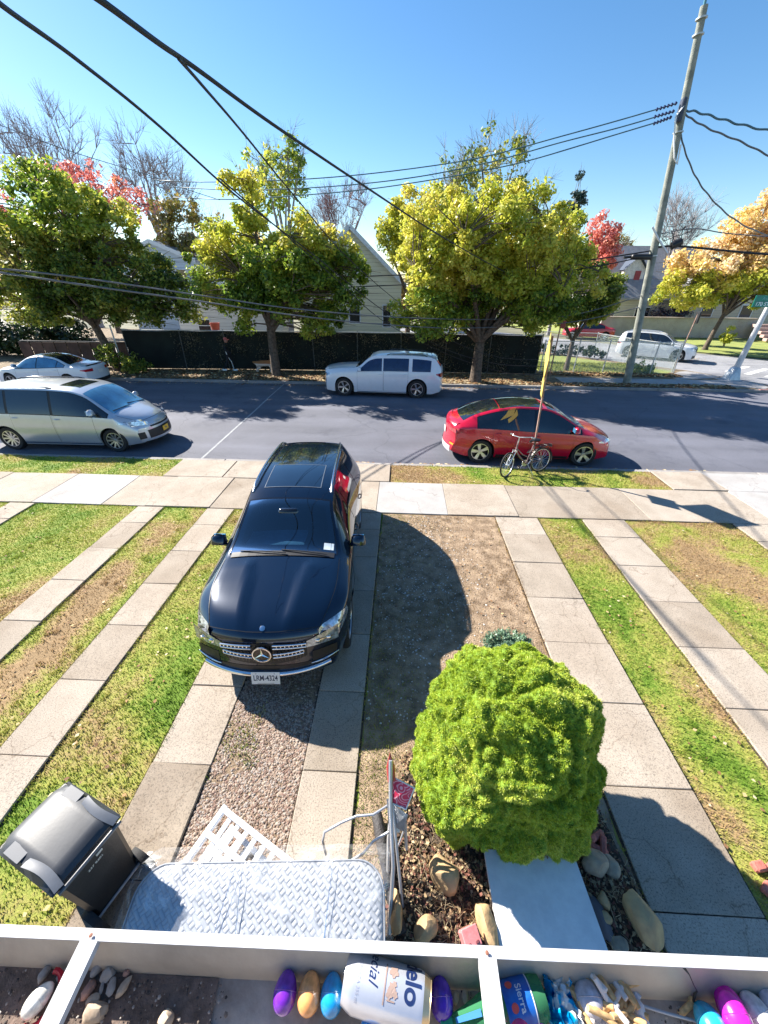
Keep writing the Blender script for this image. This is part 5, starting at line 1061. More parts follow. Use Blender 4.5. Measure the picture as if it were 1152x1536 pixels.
def tree(name, label, base, h0, lobes, leafm, bark, seed, nclust, per, ls, trunk_r=.2, lean=(0, 0), crad=(.35, .7), group=None, twig=.018, bare=0.0, limbs=9, shell=.55, cut=None, flat=.8, leafm2=None):
    """lobes: (dx,dy,z, rx,ry,rz, weight); limbs fork from the trunk to cluster centres"""
    g = np.random.default_rng(seed); t = thing(name, label, 'tree', base, 0, group)
    W = np.array([l[6] if len(l) > 6 else l[3] * l[4] * l[5] for l in lobes]); W = W / W.sum(); C = []; tries = 0
    while len(C) < nclust and tries < nclust * 30:
        tries += 1; l = lobes[g.choice(len(lobes), p=W)]; d = g.normal(size=3); d /= np.linalg.norm(d); u = shell + (1 - shell) * g.random() if g.random() < .72 else g.random() ** .6
        p = np.array([l[0], l[1], l[2]]) + d * u * np.array([l[3], l[4], l[5]])
        if mnoise.noise(Vector(p * .55) + Vector((seed, 0, 0))) < -.22: continue
        if cut and not cut(p): continue
        C.append(p)
    C = np.array(C); tb = MB(); top = Vector((lean[0], lean[1], h0))
    tb.tube([(0, 0, -.1), (0, 0, .12), Vector((lean[0] * .4, lean[1] * .4, h0 * .5)), top], [trunk_r * 1.45, trunk_r * 1.12, trunk_r * .95, trunk_r * .85], 12)
    # scaffold limbs, then each cluster hangs from its nearest limb point
    seeds = C[g.choice(len(C), min(limbs, len(C)), replace=False)]; nodes = [(top, trunk_r * .8)]; 
    for s_ in seeds:
        s_ = Vector(s_); k = 6; pts = []; st = top + Vector((0, 0, g.uniform(-.25, .15) * h0 * .4)); mid = st.lerp(s_, .45) + Vector((g.normal() * .2, g.normal() * .2, .25 * (s_ - st).length * .5))
        for i in range(k + 1):
            q = i / k; p = st * (1 - q) ** 2 + mid * 2 * q * (1 - q) + s_ * q * q; pts.append(p)
        rs = [max(trunk_r * .55 * (1 - .8 * i / k), twig) for i in range(k + 1)]; tb.tube(pts, rs, 7, cap=False); nodes += list(zip(pts[1:], rs[1:]))
    NP = np.array([tuple(p) for p, r in nodes]); NR = [r for p, r in nodes]
    for c in C:
        dd = np.linalg.norm(NP - c, axis=1) + np.where(NP[:, 2] > c[2] + .3, 1.5, 0); i = int(np.argmin(dd)); a = Vector(NP[i]); b_ = Vector(c); m_ = a.lerp(b_, .5) + Vector((g.normal() * .12, g.normal() * .12, g.normal() * .1 + .1))
        tb.tube([a, m_, b_, b_ + (b_ - m_) * .7], [min(NR[i] * .6, twig * 2.2), twig * 1.3, twig * .8, twig * .35], 4, cap=False)
    if bare:
        for c in C:
            for _ in range(int(bare)):
                d = Vector(g.normal(size=3)); d.z = abs(d.z) * 1.3; d.normalize(); L_ = g.uniform(.5, 1.3) * float(crad[1]) * 1.5; a = Vector(c)
                d = (d + Vector((c[0], c[1], 0)).normalized() * .5 + Vector((0, 0, .9))).normalized(); e = a + d * L_; m_ = a.lerp(e, .5) + Vector(g.normal(size=3)) * .07; tb.tube([a, m_, e], [twig * .7, twig * .5, twig * .25], 3, cap=False)
                for _ in range(3):
                    d2 = (d + Vector(g.normal(size=3)) * .5).normalized(); tb.tube([m_, m_ + d2 * L_ * .6], [twig * .4, twig * .2], 3, cap=False)
    tb.build('trunk', bark, t, smooth=70)
    if per:
        V, F = leaf_quads(C, g.uniform(crad[0], crad[1], len(C)), per, ls * .6, ls * 1.25, g, flat)
        mi = None
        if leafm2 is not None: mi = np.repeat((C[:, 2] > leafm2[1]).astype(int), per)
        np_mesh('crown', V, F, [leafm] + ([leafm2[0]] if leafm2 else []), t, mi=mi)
    return t
G4 = 'street trees along the dark fence'
# left tree: leaning trunk, broad crown, olive below and yellow-green above
T = atY(168, 525, 22.3); 
tree('street_tree', 'broad olive-green tree at far left above the white saloon, trunk leaning left', (-16.2, 22.5, 0), 2.3, [(-1.6, -.2, 4.9, 3.9, 2.8, 2.3), (1.2, 0, 4.4, 3.7, 2.6, 1.9), (-1.0, .2, 6.9, 4.0, 2.6, 2.1), (-3.2, -.5, 3.4, 2.0, 2.0, 1.3), (3.6, .1, 3.6, 1.9, 1.9, 1.4)],
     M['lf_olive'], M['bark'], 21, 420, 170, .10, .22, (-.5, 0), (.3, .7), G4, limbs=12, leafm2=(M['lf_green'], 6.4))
# second tree, round, trunk beside the dog
T = at(415, 562)
tree('street_tree', 'round green and yellow tree behind the parked dark car, dog at its trunk', (-6.85, 21.9, 0), 2.35, [(.3, 0, 5.2, 3.7, 2.8, 2.3), (-1.2, 0, 4.2, 2.9, 2.5, 1.9), (2.4, 0, 3.9, 2.4, 2.3, 1.9), (1.0, .2, 6.4, 2.2, 2.0, 1.2), (3.1, 0, 4.9, 2.0, 1.8, 1.9), (-.6, .4, 7.6, 1.3, 1.1, 1.5, 2.2)],
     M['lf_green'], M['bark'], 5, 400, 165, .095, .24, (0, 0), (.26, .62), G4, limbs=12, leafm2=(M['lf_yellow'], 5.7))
# third tree, big yellow
tree('street_tree', 'biggest bright yellow tree, between the white SUV and the utility pole', (3.95, 21.2, 0), 1.9, [(.4, 0, 5.8, 3.7, 3.0, 2.4), (-1.8, 0, 4.5, 2.9, 2.6, 2.3), (2.6, 0, 4.5, 2.7, 2.5, 2.2), (-2.2, .2, 6.4, 1.9, 1.8, 1.5), (3.0, .3, 6.0, 1.7, 1.8, 1.2), (-2.6, -.3, 3.2, 2.0, 1.6, 1.0), (1.4, -.6, 3.6, 2.2, 1.6, .8)],
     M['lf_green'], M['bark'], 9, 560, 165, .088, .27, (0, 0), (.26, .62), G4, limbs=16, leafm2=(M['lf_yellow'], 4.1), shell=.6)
tree('small_tree', 'darker green tree hidden at the right edge of the biggest yellow tree', (9.9, 24.6, 0), 1.7, [(0, 0, 3.9, 1.9, 1.6, 1.7), (-1, 0, 4.6, 1.5, 1.4, 1.3), (.6, 0, 3.3, 1.4, 1.2, .7)], M['lf_olive'], M['bark'], 31, 100, 150, .095, .13, (0, 0), (.3, .6), limbs=7)
# taller trees just behind the street trees
tree('tall_tree', 'sparse tall tree rising behind the second tree, leaves spotty', (-8.2, 31, 0), 5.5, [(0, 0, 9.8, 2.0, 1.6, 2.4), (1.1, 0, 10.6, 1.2, 1.0, 1.6), (-1.4, 0, 9.6, 1.2, 1, 1.2)], M['lf_green'], M['bark_grey'], 14, 60, 42, .13, .2, (.3, 0), (.35, .7), bare=2, limbs=9)
tree('tall_tree', 'sparse tall tree with thin russet leaves behind the biggest yellow tree', (5.2, 30, 0), 5.5, [(0, 0, 10.2, 2.3, 1.7, 2.3), (-1.8, 0, 9.4, 1.6, 1.2, 1.8), (2.3, 0, 8.6, 1.7, 1.2, 1.4)], M['lf_olive'], M['bark_grey'], 15, 75, 42, .12, .2, (.3, 0), (.35, .7), bare=3, limbs=10)
tree('yellow_tree', 'yellow-green tree rising behind the left shoulder of the biggest yellow tree', (.3, 27.5, 0), 3.5, [(0, 0, 6.9, 1.9, 1.6, 2.0), (.9, 0, 8.0, 1.5, 1.3, 1.4)], M['lf_yellow'], M['bark'], 16, 85, 150, .10, .18, (.2, 0), (.35, .7), limbs=8)
# bare and red trees far left
tree('bare_tree', 'leafless tree with fine upright branches at the upper left', (-33.5, 46, 0), 8, [(-1.5, 0, 14.0, 2.6, 2, 2.8), (2.2, 0, 14.2, 3.0, 2, 3.0), (-4.0, 0, 14.8, 2.0, 1.6, 2.4)], None, M['bark_grey'], 17, 60, 0, .1, .3, (.5, 0), (.7, 1.3), twig=.03, bare=7, limbs=9)
tree('bare_tree', 'second leafless tree, shorter, right of the tall bare one', (-24.0, 45, 0), 7.5, [(0, 0, 12.6, 3.0, 2, 2.6), (2.4, 0, 11.6, 2.2, 1.6, 1.8)], None, M['bark_grey'], 18, 48, 0, .1, .28, (.3, 0), (.7, 1.2), twig=.03, bare=7, limbs=8)
tree('red_tree', 'bright red tree showing above the far left tree', (-27.5, 40, 0), 5, [(0, 0, 11.4, 3.8, 2, 1.9), (4.2, 0, 10.4, 2.6, 2, 1.6), (-7, 0, 8.0, 2.6, 2, 2.8)], M['lf_red'], M['bark'], 19, 85, 55, .16, .2, (0, 0), (.4, .9))
tree('russet_tree', 'thin russet and green tree between the two nearest round crowns', (-17.0, 37.0, 0), 4.5, [(0, 0, 7.6, 2.9, 2, 2.6), (2.2, 0, 6.3, 2.2, 1.8, 1.9), (-1.2, 0, 8.8, 1.9, 1.5, 1.4)], M['lf_far'], M['bark_grey'], 20, 100, 60, .14, .2, (0, 0), (.4, .8), bare=2)
tree('pale_tree', 'small golden tree seen between blue house and second tree', (-13.4, 46, 0), 4, [(0, 0, 6.2, 2.8, 2, 2.6)], M['lf_orange'], M['bark_grey'], 22, 60, 60, .15, .15, (0, 0), (.4, .8), bare=2)
tree('bare_tree', 'leafless pinkish tree behind the gable house ridge', (-7.2, 55, 0), 6, [(0, 0, 11.6, 2.9, 2, 2.6), (-2, 0, 10.5, 2.2, 1.6, 1.8)], None, pm('pinkish_bark', (.26, .17, .17), .9), 23, 55, 0, .1, .25, (0, 0), (.7, 1.2), twig=.028, bare=7)
tree('conifer', 'blue-green conifer spire right of the biggest yellow tree', (15.4, 45, 0), 7.5, [(0, 0, 12.2, .35, .35, .9, 1), (0, 0, 11.0, .7, .7, 1.0, 1.6), (0, 0, 9.6, 1.1, 1.1, 1.0, 2.2), (0, 0, 8.2, 1.4, 1.4, 1.0, 2.4)], M['lf_conifer'], M['bark_grey'], 24, 70, 40, .13, .16, (0, 0), (.25, .55), limbs=5, flat=.5)
tree('red_tree', 'bright red tree beyond the red saloon, left of the utility pole', (20.6, 50, 0), 4.5, [(0, 0, 8.9, 1.7, 1.5, 2.0), (.4, 0, 6.8, 2.1, 1.6, 1.7)], M['lf_red'], M['bark'], 25, 70, 75, .17, .2, (0, 0), (.4, .8))
tree('orange_tree', 'orange and pink tree right of the utility pole, trunk leaning', (25.3, 35.6, 0), 2.6, [(-1.4, 0, 5.2, 3.6, 2.6, 2.3), (2.4, 0, 5.6, 3.6, 2.6, 2.8), (1.4, 0, 8.0, 3.0, 2.4, 2.4), (-3.4, 0, 4.2, 2.2, 2.2, 1.3), (4.4, 0, 8.6, 2.8, 2.2, 2.6)],
     M['lf_yellow'], M['bark'], 26, 430, 170, .125, .17, (.4, 0), (.4, .8), limbs=12, leafm2=(M['lf_orange'], 5.3))
tree('bare_tree', 'leafless tree right of the utility pole behind the grey roof', (29.5, 52, 0), 6, [(0, 0, 9.6, 2.6, 2, 2.3)], None, M['bark_grey'], 27, 45, 0, .1, .25, (0, 0), (.7, 1.2), twig=.028, bare=7)
tree('russet_tree', 'russet tree behind the grey roof, left of the utility pole', (26.3, 60, 0), 4, [(0, 0, 8.4, 2.4, 2, 1.6), (-2.4, 0, 7.6, 1.8, 1.6, 1.2)], M['lf_far'], M['bark_grey'], 28, 60, 60, .16, .2, (0, 0), (.4, .9), bare=2)
# far woods that read as one mass
g = np.random.default_rng(77); C_ = []; Rr = []
for i in range(620):
    x = g.uniform(-95, 95); y = g.uniform(70, 95); h = 5.0 + 2.2 * mnoise.noise(Vector((x * .09, 3, 0))) + (2.5 if x > 30 else 0) + (1.5 if x < -12 else 0)
    C_.append((x, y, g.uniform(.5, h))); Rr.append(g.uniform(1.2, 2.4))
V, F = leaf_quads(np.array(C_), np.array(Rr), 85, .22, .5, g, .8); o = np_mesh('far_woods', V, F, M['lf_far']); tag(o, 'autumn tree line closing the view far behind the houses', 'woods', kind='stuff')
# shrubs
def shrub(name, label, base, lobes, mat, seed, n, per, ls, cr=(.1, .25), cat='shrub', stems=6):
    g = np.random.default_rng(seed); t = thing(name, label, cat, base); C = []
    for i in range(n):
        l = lobes[g.integers(len(lobes))]; d = g.normal(size=3); d /= np.linalg.norm(d); p = np.array(l[:3]) + d * g.random() ** .4 * np.array(l[3:6]); p[2] = max(p[2], .05); C.append(p)
    V, F = leaf_quads(np.array(C), g.uniform(cr[0], cr[1], n), per, ls * .6, ls * 1.2, g); np_mesh('foliage', V, F, mat, t)
    b = MB()
    for i in range(stems): c = C[i]; b.tube([(g.normal() * .05, g.normal() * .05, 0), (c[0] * .5, c[1] * .5, c[2] * .5), tuple(c)], [.025, .016, .008], 5)
    b.build('stems', M['bark'], t); return t
shrub('leafy_shrub', 'dark leafy shrub at the foot of the leaning left tree', (-15.2, 21.7, 0), [(0, 0, .55, 1.0, .6, .5), (-.8, .2, .9, .8, .5, .6), (.8, 0, .4, .7, .5, .35)], M['lf_olive'], 41, 90, 45, .07)
shrub('low_shrub', 'small green shrub at the wire fence beside the utility pole', (14.0, 24.3, 0), [(0, 0, .3, .5, .3, .3), (.6, 0, .25, .4, .3, .25)], M['lf_green'], 42, 30, 40, .06)
shrub('hedge_plants', 'green growth along the rear wire fence beyond the grass plot', (12.2, 30.6, 0), [(-2, .4, .4, 1.6, .4, .4), (0, 0, .4, 1.2, .4, .4), (1.4, -1.0, .4, 1.0, .6, .4)], M['lf_dark'], 43, 70, 40, .08)
shrub('dark_shrub', 'dark purple-brown shrub beside the grey-roofed house', (28.0, 47.0, 0), [(0, 0, 1.4, 2.6, 1, 1.5)], leafmat('leaf_purple', [(.03, .02, .03), (.08, .06, .08)], .1, .6), 44, 90, 40, .12, (.3, .6))
shrub('low_shrub', 'yellow-green shrub at the trunk of the orange tree', (27.8, 37.0, 0), [(0, 0, .8, .6, .5, .7)], M['lf_yellow'], 45, 30, 40, .08)
# ---------------------------------------------------------------- houses
def siding(name, c, n=9, c2=None):
    m, nt, b = newmat(name); L = nt.links; tc = nd(nt, 'ShaderNodeTexCoord'); s = nd(nt, 'ShaderNodeSeparateXYZ'); L.new(tc.outputs['Object'], s.inputs[0])
    mu = nd(nt, 'ShaderNodeMath', operation='MULTIPLY'); L.new(s.outputs[2], mu.inputs[0]); mu.inputs[1].default_value = n; fr = nd(nt, 'ShaderNodeMath', operation='FRACT'); L.new(mu.outputs[0], fr.inputs[0])
    r = ramp(nt, [(0, tuple(x * .55 for x in c)), (.12, c)]); L.new(fr.outputs[0], r.inputs[0]); L.new(r.outputs[0], b.inputs['Base Color']); b.inputs['Roughness'].default_value = .6
    bp = nd(nt, 'ShaderNodeBump', Strength=1, Distance=.04); L.new(fr.outputs[0], bp.inputs['Height']); L.new(bp.outputs[0], b.inputs['Normal']); return m
def house(name, label, loc, rz, w, d, eave, ridge, wall, roof, wins, over=.3, trim=None, door=None, chimney=None):
    """gable faces -Y (local); wins: (side, x, z, w, h)"""
    t = thing(name, label, 'house', loc, R(rz)); b = MB(); hw = w / 2
    P = [(-hw, 0), (hw, 0), (hw, eave), (0, ridge), (-hw, eave)]
    vs = [(x, 0, z) for x, z in P] + [(x, d, z) for x, z in P]; b.add(vs, [(0, 1, 2, 3, 4), (9, 8, 7, 6, 5), (0, 5, 6, 1), (1, 6, 7, 2), (4, 9, 5, 0)]); b.build('wall', wall, t)
    b = MB(); k = (ridge - eave) / hw; th_ = .14
    for s in (1, -1):
        x1 = s * (hw + over); z1 = eave - k * over; n = Vector((k * s, 0, 1)).normalized() * th_
        a = [Vector((0, -over, ridge + .02)), Vector((x1, -over, z1 + .02)), Vector((x1, d + over, z1 + .02)), Vector((0, d + over, ridge + .02))]
        b.add(a + [v + n for v in a], [(0, 1, 2, 3), (7, 6, 5, 4), (0, 4, 5, 1), (1, 5, 6, 2), (2, 6, 7, 3)] if s > 0 else [(3, 2, 1, 0), (4, 5, 6, 7), (1, 5, 4, 0), (2, 6, 5, 1), (3, 7, 6, 2)])
    rf = b.build('roof', roof, t)
    tm = trim or M['white_plastic']; 
    for s in (1, -1):
        b = MB(); b.box(Vector((s * (hw + over) / 2, -over - .03, (ridge + eave - k * over) / 2 + .10)), (math.hypot(hw + over, ridge - eave + k * over), .05, .26), rot=Matrix.Rotation(s * math.atan(k), 3, 'Y')); b.build('fascia', tm, rf)
    if chimney: b = MB(); b.box(chimney, (.7, .7, 1.6), bev=.02); b.build('chimney', pm('chimney_brick', (.30, .14, .10), .9), rf)
    for (sd, x, z, ww, hh) in wins:
        if sd == 'f': c = Vector((x, -.02, z)); dm = (ww, .06, hh); dm2 = (ww - .14, .04, hh - .14); o2 = Vector((0, -.03, 0))
        else: sx = hw if sd == 'r' else -hw; c = Vector((sx + (.02 if sd == 'r' else -.02), x, z)); dm = (.06, ww, hh); dm2 = (.04, ww - .14, hh - .14); o2 = Vector((.03 if sd == 'r' else -.03, 0, 0))
        b = MB(); b.box(c, dm); wo = b.build('window', tm, t); b = MB(); b.box(c + o2, dm2); b.build('pane', M['dglass'], wo); b = MB(); b.box(c + o2 * 1.8, (dm2[0], dm2[1], .05)); b.build('glazing_bar', tm, wo)
    return t
rg_ = pm('roof_grey', (.30, .31, .33), .9, col2=(.22, .23, .25), vs=3, bump=.6, bs=25); rl = pm('roof_pale', (.42, .44, .48), .85, var=.15, vs=3, bump=.5, bs=25)
house('house', 'cream clapboard house with steep gable between the two round trees', (-3.9, 33.6, 0), 4, 7.6, 8.5, 4.4, 7.75, siding('cream_siding', (.56, .58, .47), 4.2), rl, [('f', 2.7, 2.2, .7, 1.6), ('f', .2, 2.3, .9, 1.3), ('f', -2.0, 2.3, 1.0, 1.3), ('f', .1, 5.2, .8, 1.1), ('l', 3, 2.4, 1, 1.3)], trim=pm('trim_bluewhite', (.55, .62, .72), .5))
house('house', 'pale blue two-storey house behind the gap left of the second tree', (-19.6, 35.6, 0), -8, 6.6, 8, 5.8, 6.95, siding('blue_siding', (.52, .62, .74), 4.5), rl, [('r', 1.2, 4.6, .9, 1.3), ('f', 2.0, 4.6, .9, 1.3), ('f', -.6, 4.6, .9, 1.3), ('r', 1.6, 2.0, 1.0, 1.3)])
# low annex with sloping dark roof between
house('outbuilding', 'low white outbuilding above the dark fence behind the second tree', (-13.0, 31.0, 0), 0, 7.0, 4.5, 2.5, 3.3, siding('white_siding', (.62, .64, .66), 4.5), rl, [('f', -1.6, 1.6, 1.0, .9), ('f', 1.6, 1.6, 1.0, .9)])
t = house('house', 'grey-roofed house with one dormer behind the utility pole', (27.2, 49.5, 0), 0, .1, .1, .1, .2, siding('tan_siding', (.50, .47, .42), 4), rg_, [])
for ch in list(t.children_recursive): bpy.data.objects.remove(ch)
b = MB(); b.box((0, 4, 1.7), (11.0, 8, 3.4)); b.build('wall', siding('tan_siding', (.52, .50, .46), 4), t)
b = MB(); P = [(-6.0, -.8, 3.1), (6.0, -.8, 3.1), (5.6, 4, 8.1), (-5.6, 4, 8.1), (-6, 8.8, 3.1), (6, 8.8, 3.1)]; P2 = [(x, y, z + .16) for x, y, z in P]
b.add(P + P2, [(0, 1, 7, 6), (6, 7, 8, 9), (9, 8, 11, 10), (1, 0, 3, 2), (3, 4, 5, 2), (0, 6, 9, 3), (3, 9, 10, 4), (1, 2, 8, 7), (2, 5, 11, 8), (4, 10, 11, 5)]); rf = b.build('roof', rg_, t)
for x_ in (3.4,): b = MB(); b.tube([(x_, .8, 5.2), (x_, .8, 6.1)], .10, 8); b.build('vent_pipe', M['black'], rf)
b = MB(); b.box((1.2, -.05, 3.95), (.5, .5, .25)); b.build('roof_vent', M['black'], rf)
b = MB(); P = [(-3.2, .9, 4.4), (-1.0, .9, 4.4), (-1.0, .9, 6.0), (-2.1, .9, 7.1), (-3.2, .9, 6.0), (-3.2, 3.2, 6.0), (-1, 3.2, 6.0), (-2.1, 3.6, 7.1)]; b.add(P, [(0, 1, 2, 3, 4), (1, 6, 2), (0, 4, 5)]); dm = b.build('dormer', pm('dormer_white', (.62, .62, .62), .6), t)
b = MB(); b.add([(-2.1, .5, 7.25), (-.8, .5, 5.85), (-.8, 3.4, 5.9), (-2.1, 3.8, 7.25), (-3.4, .5, 5.85), (-3.4, 3.4, 5.9)], [(0, 1, 2, 3), (4, 0, 3, 5)]); b.build('dormer_roof', pm('roof_dark', (.05, .07, .11), .8), dm)
b = MB(); b.box((-1.7, .86, 5.0), (.6, .08, 1.6)); w_ = b.build('window', pm('brick_red', (.30, .05, .06), .7), dm)
for x_, z_, w2, h2 in ((-4, 1.7, 1.1, 1.4), (-.5, 1.7, 1.6, 1.4), (3.4, 1.7, 1.1, 1.4)):
    b = MB(); b.box((x_, -.03, z_), (w2, .08, h2)); wo = b.build('window', M['white_plastic'], t); b = MB(); b.box((x_, -.08, z_), (w2 - .16, .05, h2 - .16)); b.build('pane', M['dglass'], wo)
# retaining wall and front steps far right
t = thing('retaining_wall', 'pale low wall behind the crossover, below the grey-roofed house', 'wall', (27.5, 44.0, 0)); b = MB(); b.box((0, 0, .8), (15, .35, 1.7)); b.build('wall', M['conc_b'], t); b = MB(); b.box((0, 0, 1.70), (15.2, .5, .12)); b.build('coping', M['conc_a'], t)
t = thing('front_steps', 'reddish front steps at the right edge behind the street sign mast', 'steps', (36.6, 41.2, 0)); stp = pm('step_pink', (.46, .30, .26), .8)
for i in range(5): b = MB(); b.box((0, i * .5, .12 + i * .26), (4.4, .5, .26 + 0), bev=.02); b.build('step', stp, t)
t = thing('house', 'tan house front partly hidden by the orange tree', 'house', (36.0, 47, 0)); b = MB(); b.box((0, 3, 2.2), (12, 6, 4.4)); b.build('wall', siding('sand_siding', (.55, .50, .42), 4), t)
b = MB(); b.add([(-6.4, -.5, 4.4), (6.4, -.5, 4.4), (6.4, 3, 7), (-6.4, 3, 7), (6.4, 6.5, 4.4), (-6.4, 6.5, 4.4)], [(0, 1, 2, 3), (3, 2, 4, 5), (0, 3, 5), (1, 4, 2)]); b.build('roof', rg_, t)
for x_ in (-4, 0, 4): b = MB(); b.box((x_, -.03, 2.2), (1.3, .08, 1.3)); wo = b.build('window', M['white_plastic'], t); b = MB(); b.box((x_, -.08, 2.2), (1.1, .05, 1.1)); b.build('pane', M['dglass'], wo)
# things over the fence line: planters, awning
t = thing('flower_pot', 'small red pot showing above the dark fence left of the second tree', 'pot', (-11.6, 26.0, 0)); b = MB(); b.box((0, 0, .9), (.5, .4, 1.8)); b.build('pedestal', M['conc_b'], t); b = MB(); b.lathe([(.001, 0), (.22, 0), (.30, .42), (.26, .42), (.2, .1), (.001, .1)], 16, Matrix.Translation((0, 0, 1.8))); b.build('pot', pm('red_pot', (.45, .08, .05), .6), t, smooth=40)

for i, (x, l) in enumerate(((-26.5, 'dark evergreen shrub mass at the far left edge behind the board fence'), (-22.0, 'dark evergreen shrub mass just left of the screened fence, behind boards'))):
    shrub('evergreen_shrub', l, (x, 26.5, 0), [(0, 0, 1.1, 2.2, 1.0, 1.2), (-1.5, .4, 1.5, 1.6, 1, 1.2)], M['lf_dark'], 90 + i, 110, 60, .12, (.3, .6))
# ---------------------------------------------------------------- round conifer bush in the front bed
def clump_bush(name, label, base, lobes, seed, n_tuft, tl, mats, cat='bush'):
    """one billowing surface (folds, lumps, sprays) covered with fine needle sprays"""
    import bmesh
    g = np.random.default_rng(seed); t = thing(name, label, cat, base)
    bm = bmesh.new(); bmesh.ops.create_icosphere(bm, subdivisions=7, radius=1); bm.verts.ensure_lookup_table()
    D = np.array([v.co[:] for v in bm.verts]); F = np.array([[v.index for v in f.verts] for f in bm.faces]); bm.free(); D /= np.linalg.norm(D, axis=1)[:, None]
    O = np.array([0, -.04, .74]); r = np.full(len(D), .30)
    for (x, y, z, rx, ry, rz) in lobes:                      # farthest exit of each ray through the lobes
        S_ = np.array([rx, ry, rz]); c = (O - np.array([x, y, z])) / S_; d = D / S_; A = (d * d).sum(1); B = (d * c).sum(1); Cc = (c * c).sum() - 1; q = B * B - A * Cc
        r = np.maximum(r, np.where(q > 0, (-B + np.sqrt(np.maximum(q, 0))) / A, 0))
    P = O + D * r[:, None]; h = np.empty(len(P)); n1 = mnoise.noise
    for i, p in enumerate(P):
        v = Vector(p); w = v + Vector((n1(v * 3 + Vector((9, 0, 0))), n1(v * 3 + Vector((0, 9, 0))), n1(v * 3))) * .10
        h[i] = .200 * abs(n1(w * 2.8)) + .115 * abs(n1(w * 6.5)) + .060 * abs(n1(w * 15)) + .020 * abs(n1(v * 42)) + .008 * n1(v * 90)
    P = P + D * (h - .095)[:, None]; P[:, 2] = np.maximum(P[:, 2], .05)
    base_o = np_mesh('inner_mass', P, F, mats[1], t, smooth=True)
    a, b_, c_ = P[F[:, 0]], P[F[:, 1]], P[F[:, 2]]; N = np.cross(b_ - a, c_ - a); ar = np.linalg.norm(N, axis=1); N /= ar[:, None] + 1e-12
    k = g.choice(len(F), n_tuft, p=ar / ar.sum()); u, v = g.random((2, n_tuft)); fl = u + v > 1; u[fl] = 1 - u[fl]; v[fl] = 1 - v[fl]
    Q = a[k] + (b_ - a)[k] * u[:, None] + (c_ - a)[k] * v[:, None]; n_ = N[k]; clump = np.array([n1(Vector(q) * 26) for q in Q]); V = []
    for rep in range(3):
        ax_ = n_ * .9 + g.normal(size=(n_tuft, 3)) * .5 + np.array([0, 0, .25]); ax_ /= np.linalg.norm(ax_, axis=1)[:, None]; w = np.cross(ax_, g.normal(size=(n_tuft, 3))); w /= np.linalg.norm(w, axis=1)[:, None]
        l = (tl * g.uniform(.5, 1.25, n_tuft) * (1 + .9 * clump))[:, None]; o = Q + g.normal(size=(n_tuft, 3)) * .003
        V.append(np.stack([o - w * l * .16, o + w * l * .16, o + ax_ * l], 1))
    V = np.concatenate(V).reshape(-1, 3); np_mesh('foliage', V, np.arange(len(V)).reshape(-1, 3), mats[0], t); return t
M['arbor'] = leafmat('bush_needles', [(.24, .35, .028), (.38, .49, .042), (.52, .60, .075), (.66, .68, .17)], .2, 1.6)
M['arbor_in'] = pm('bush_inner', (.15, .24, .022), .95, var=.4, vs=20)  # inner foliage coloured darker to paint shade into gaps between the sprays
t = clump_bush('round_bush', 'large round bright green conifer bush in the front bed', (1.06, 2.00, 0), [(0, 0, 1.10, .68, .64, .68), (-.20, -.22, .66, .58, .46, .52), (.32, -.18, .66, .48, .42, .48), (-.36, .10, .66, .42, .38, .44), (.10, -.46, .48, .38, .26, .30), (-.38, -.30, .40, .32, .28, .30), (.42, -.40, .38, .28, .24, .25)], 51, 200000, .0165, (M['arbor'], M['arbor_in']))
b = MB()
for i in range(7): a = i * .9; b.tube([(.05 * math.cos(a), .05 * math.sin(a) - .2, 0), (.12 * math.cos(a), .12 * math.sin(a) - .25, .3), (.4 * math.cos(a), .35 * math.sin(a) - .1, .7)], [.03, .022, .01], 6)
b.build('stems', M['bark'], t, smooth=60)
g = np.random.default_rng(52); n = 900; P = np.stack([g.uniform(-.1, .5, n), g.uniform(-.60, -.42, n), g.uniform(.10, .36, n)], 1); V, F = leaf_quads(P, np.full(n, .02), 2, .006, .016, g); np_mesh('dead_needles', V, F, pm('dead_needles', (.34, .22, .13), .95, var=.4), t)
shrub('blue_spruce', 'low blue-green plant just behind the round bush', (1.60, 3.72, 0), [(0, 0, .17, .34, .20, .14)], leafmat('blue_needles', [(.08, .16, .10), (.14, .24, .15), (.22, .32, .18)], .2, 3), 53, 260, 26, .017, (.03, .07), cat='plant', stems=5)
b = MB()
# mulch bed
def blob_poly(cx, cy, rx, ry, n, seed, amp=.12):
    rg = random.Random(seed); return [(cx + rx * math.cos(a) * (1 + rg.uniform(-amp, amp)), cy + ry * math.sin(a) * (1 + rg.uniform(-amp, amp))) for a in [2 * math.pi * i / n for i in range(n)]]
sheet('planting_bed', [(-.02, .1), (2.16, .1), (2.15, 1.2), (2.08, 1.9), (1.9, 2.4), (1.2, 2.75), (.5, 2.5), (.15, 2.0), (.05, 1.6)], .012, M['darksoil'])
M['mulch'] = multimat('mulch_bits', [(.22, .13, .07), (.12, .07, .045), (.34, .24, .13), (.42, .32, .19), (.18, .07, .05)])
litter('mulch_leaves', [(.0, 2.15, .2, 1.4), (.1, 2.1, 1.2, 2.3)], 9000, .006, .022, 'dry needles and leaf scraps covering the planting bed', z=.016, seed=61, up=.05, mat=M['mulch'])
b = MB(); rg = random.Random(5)
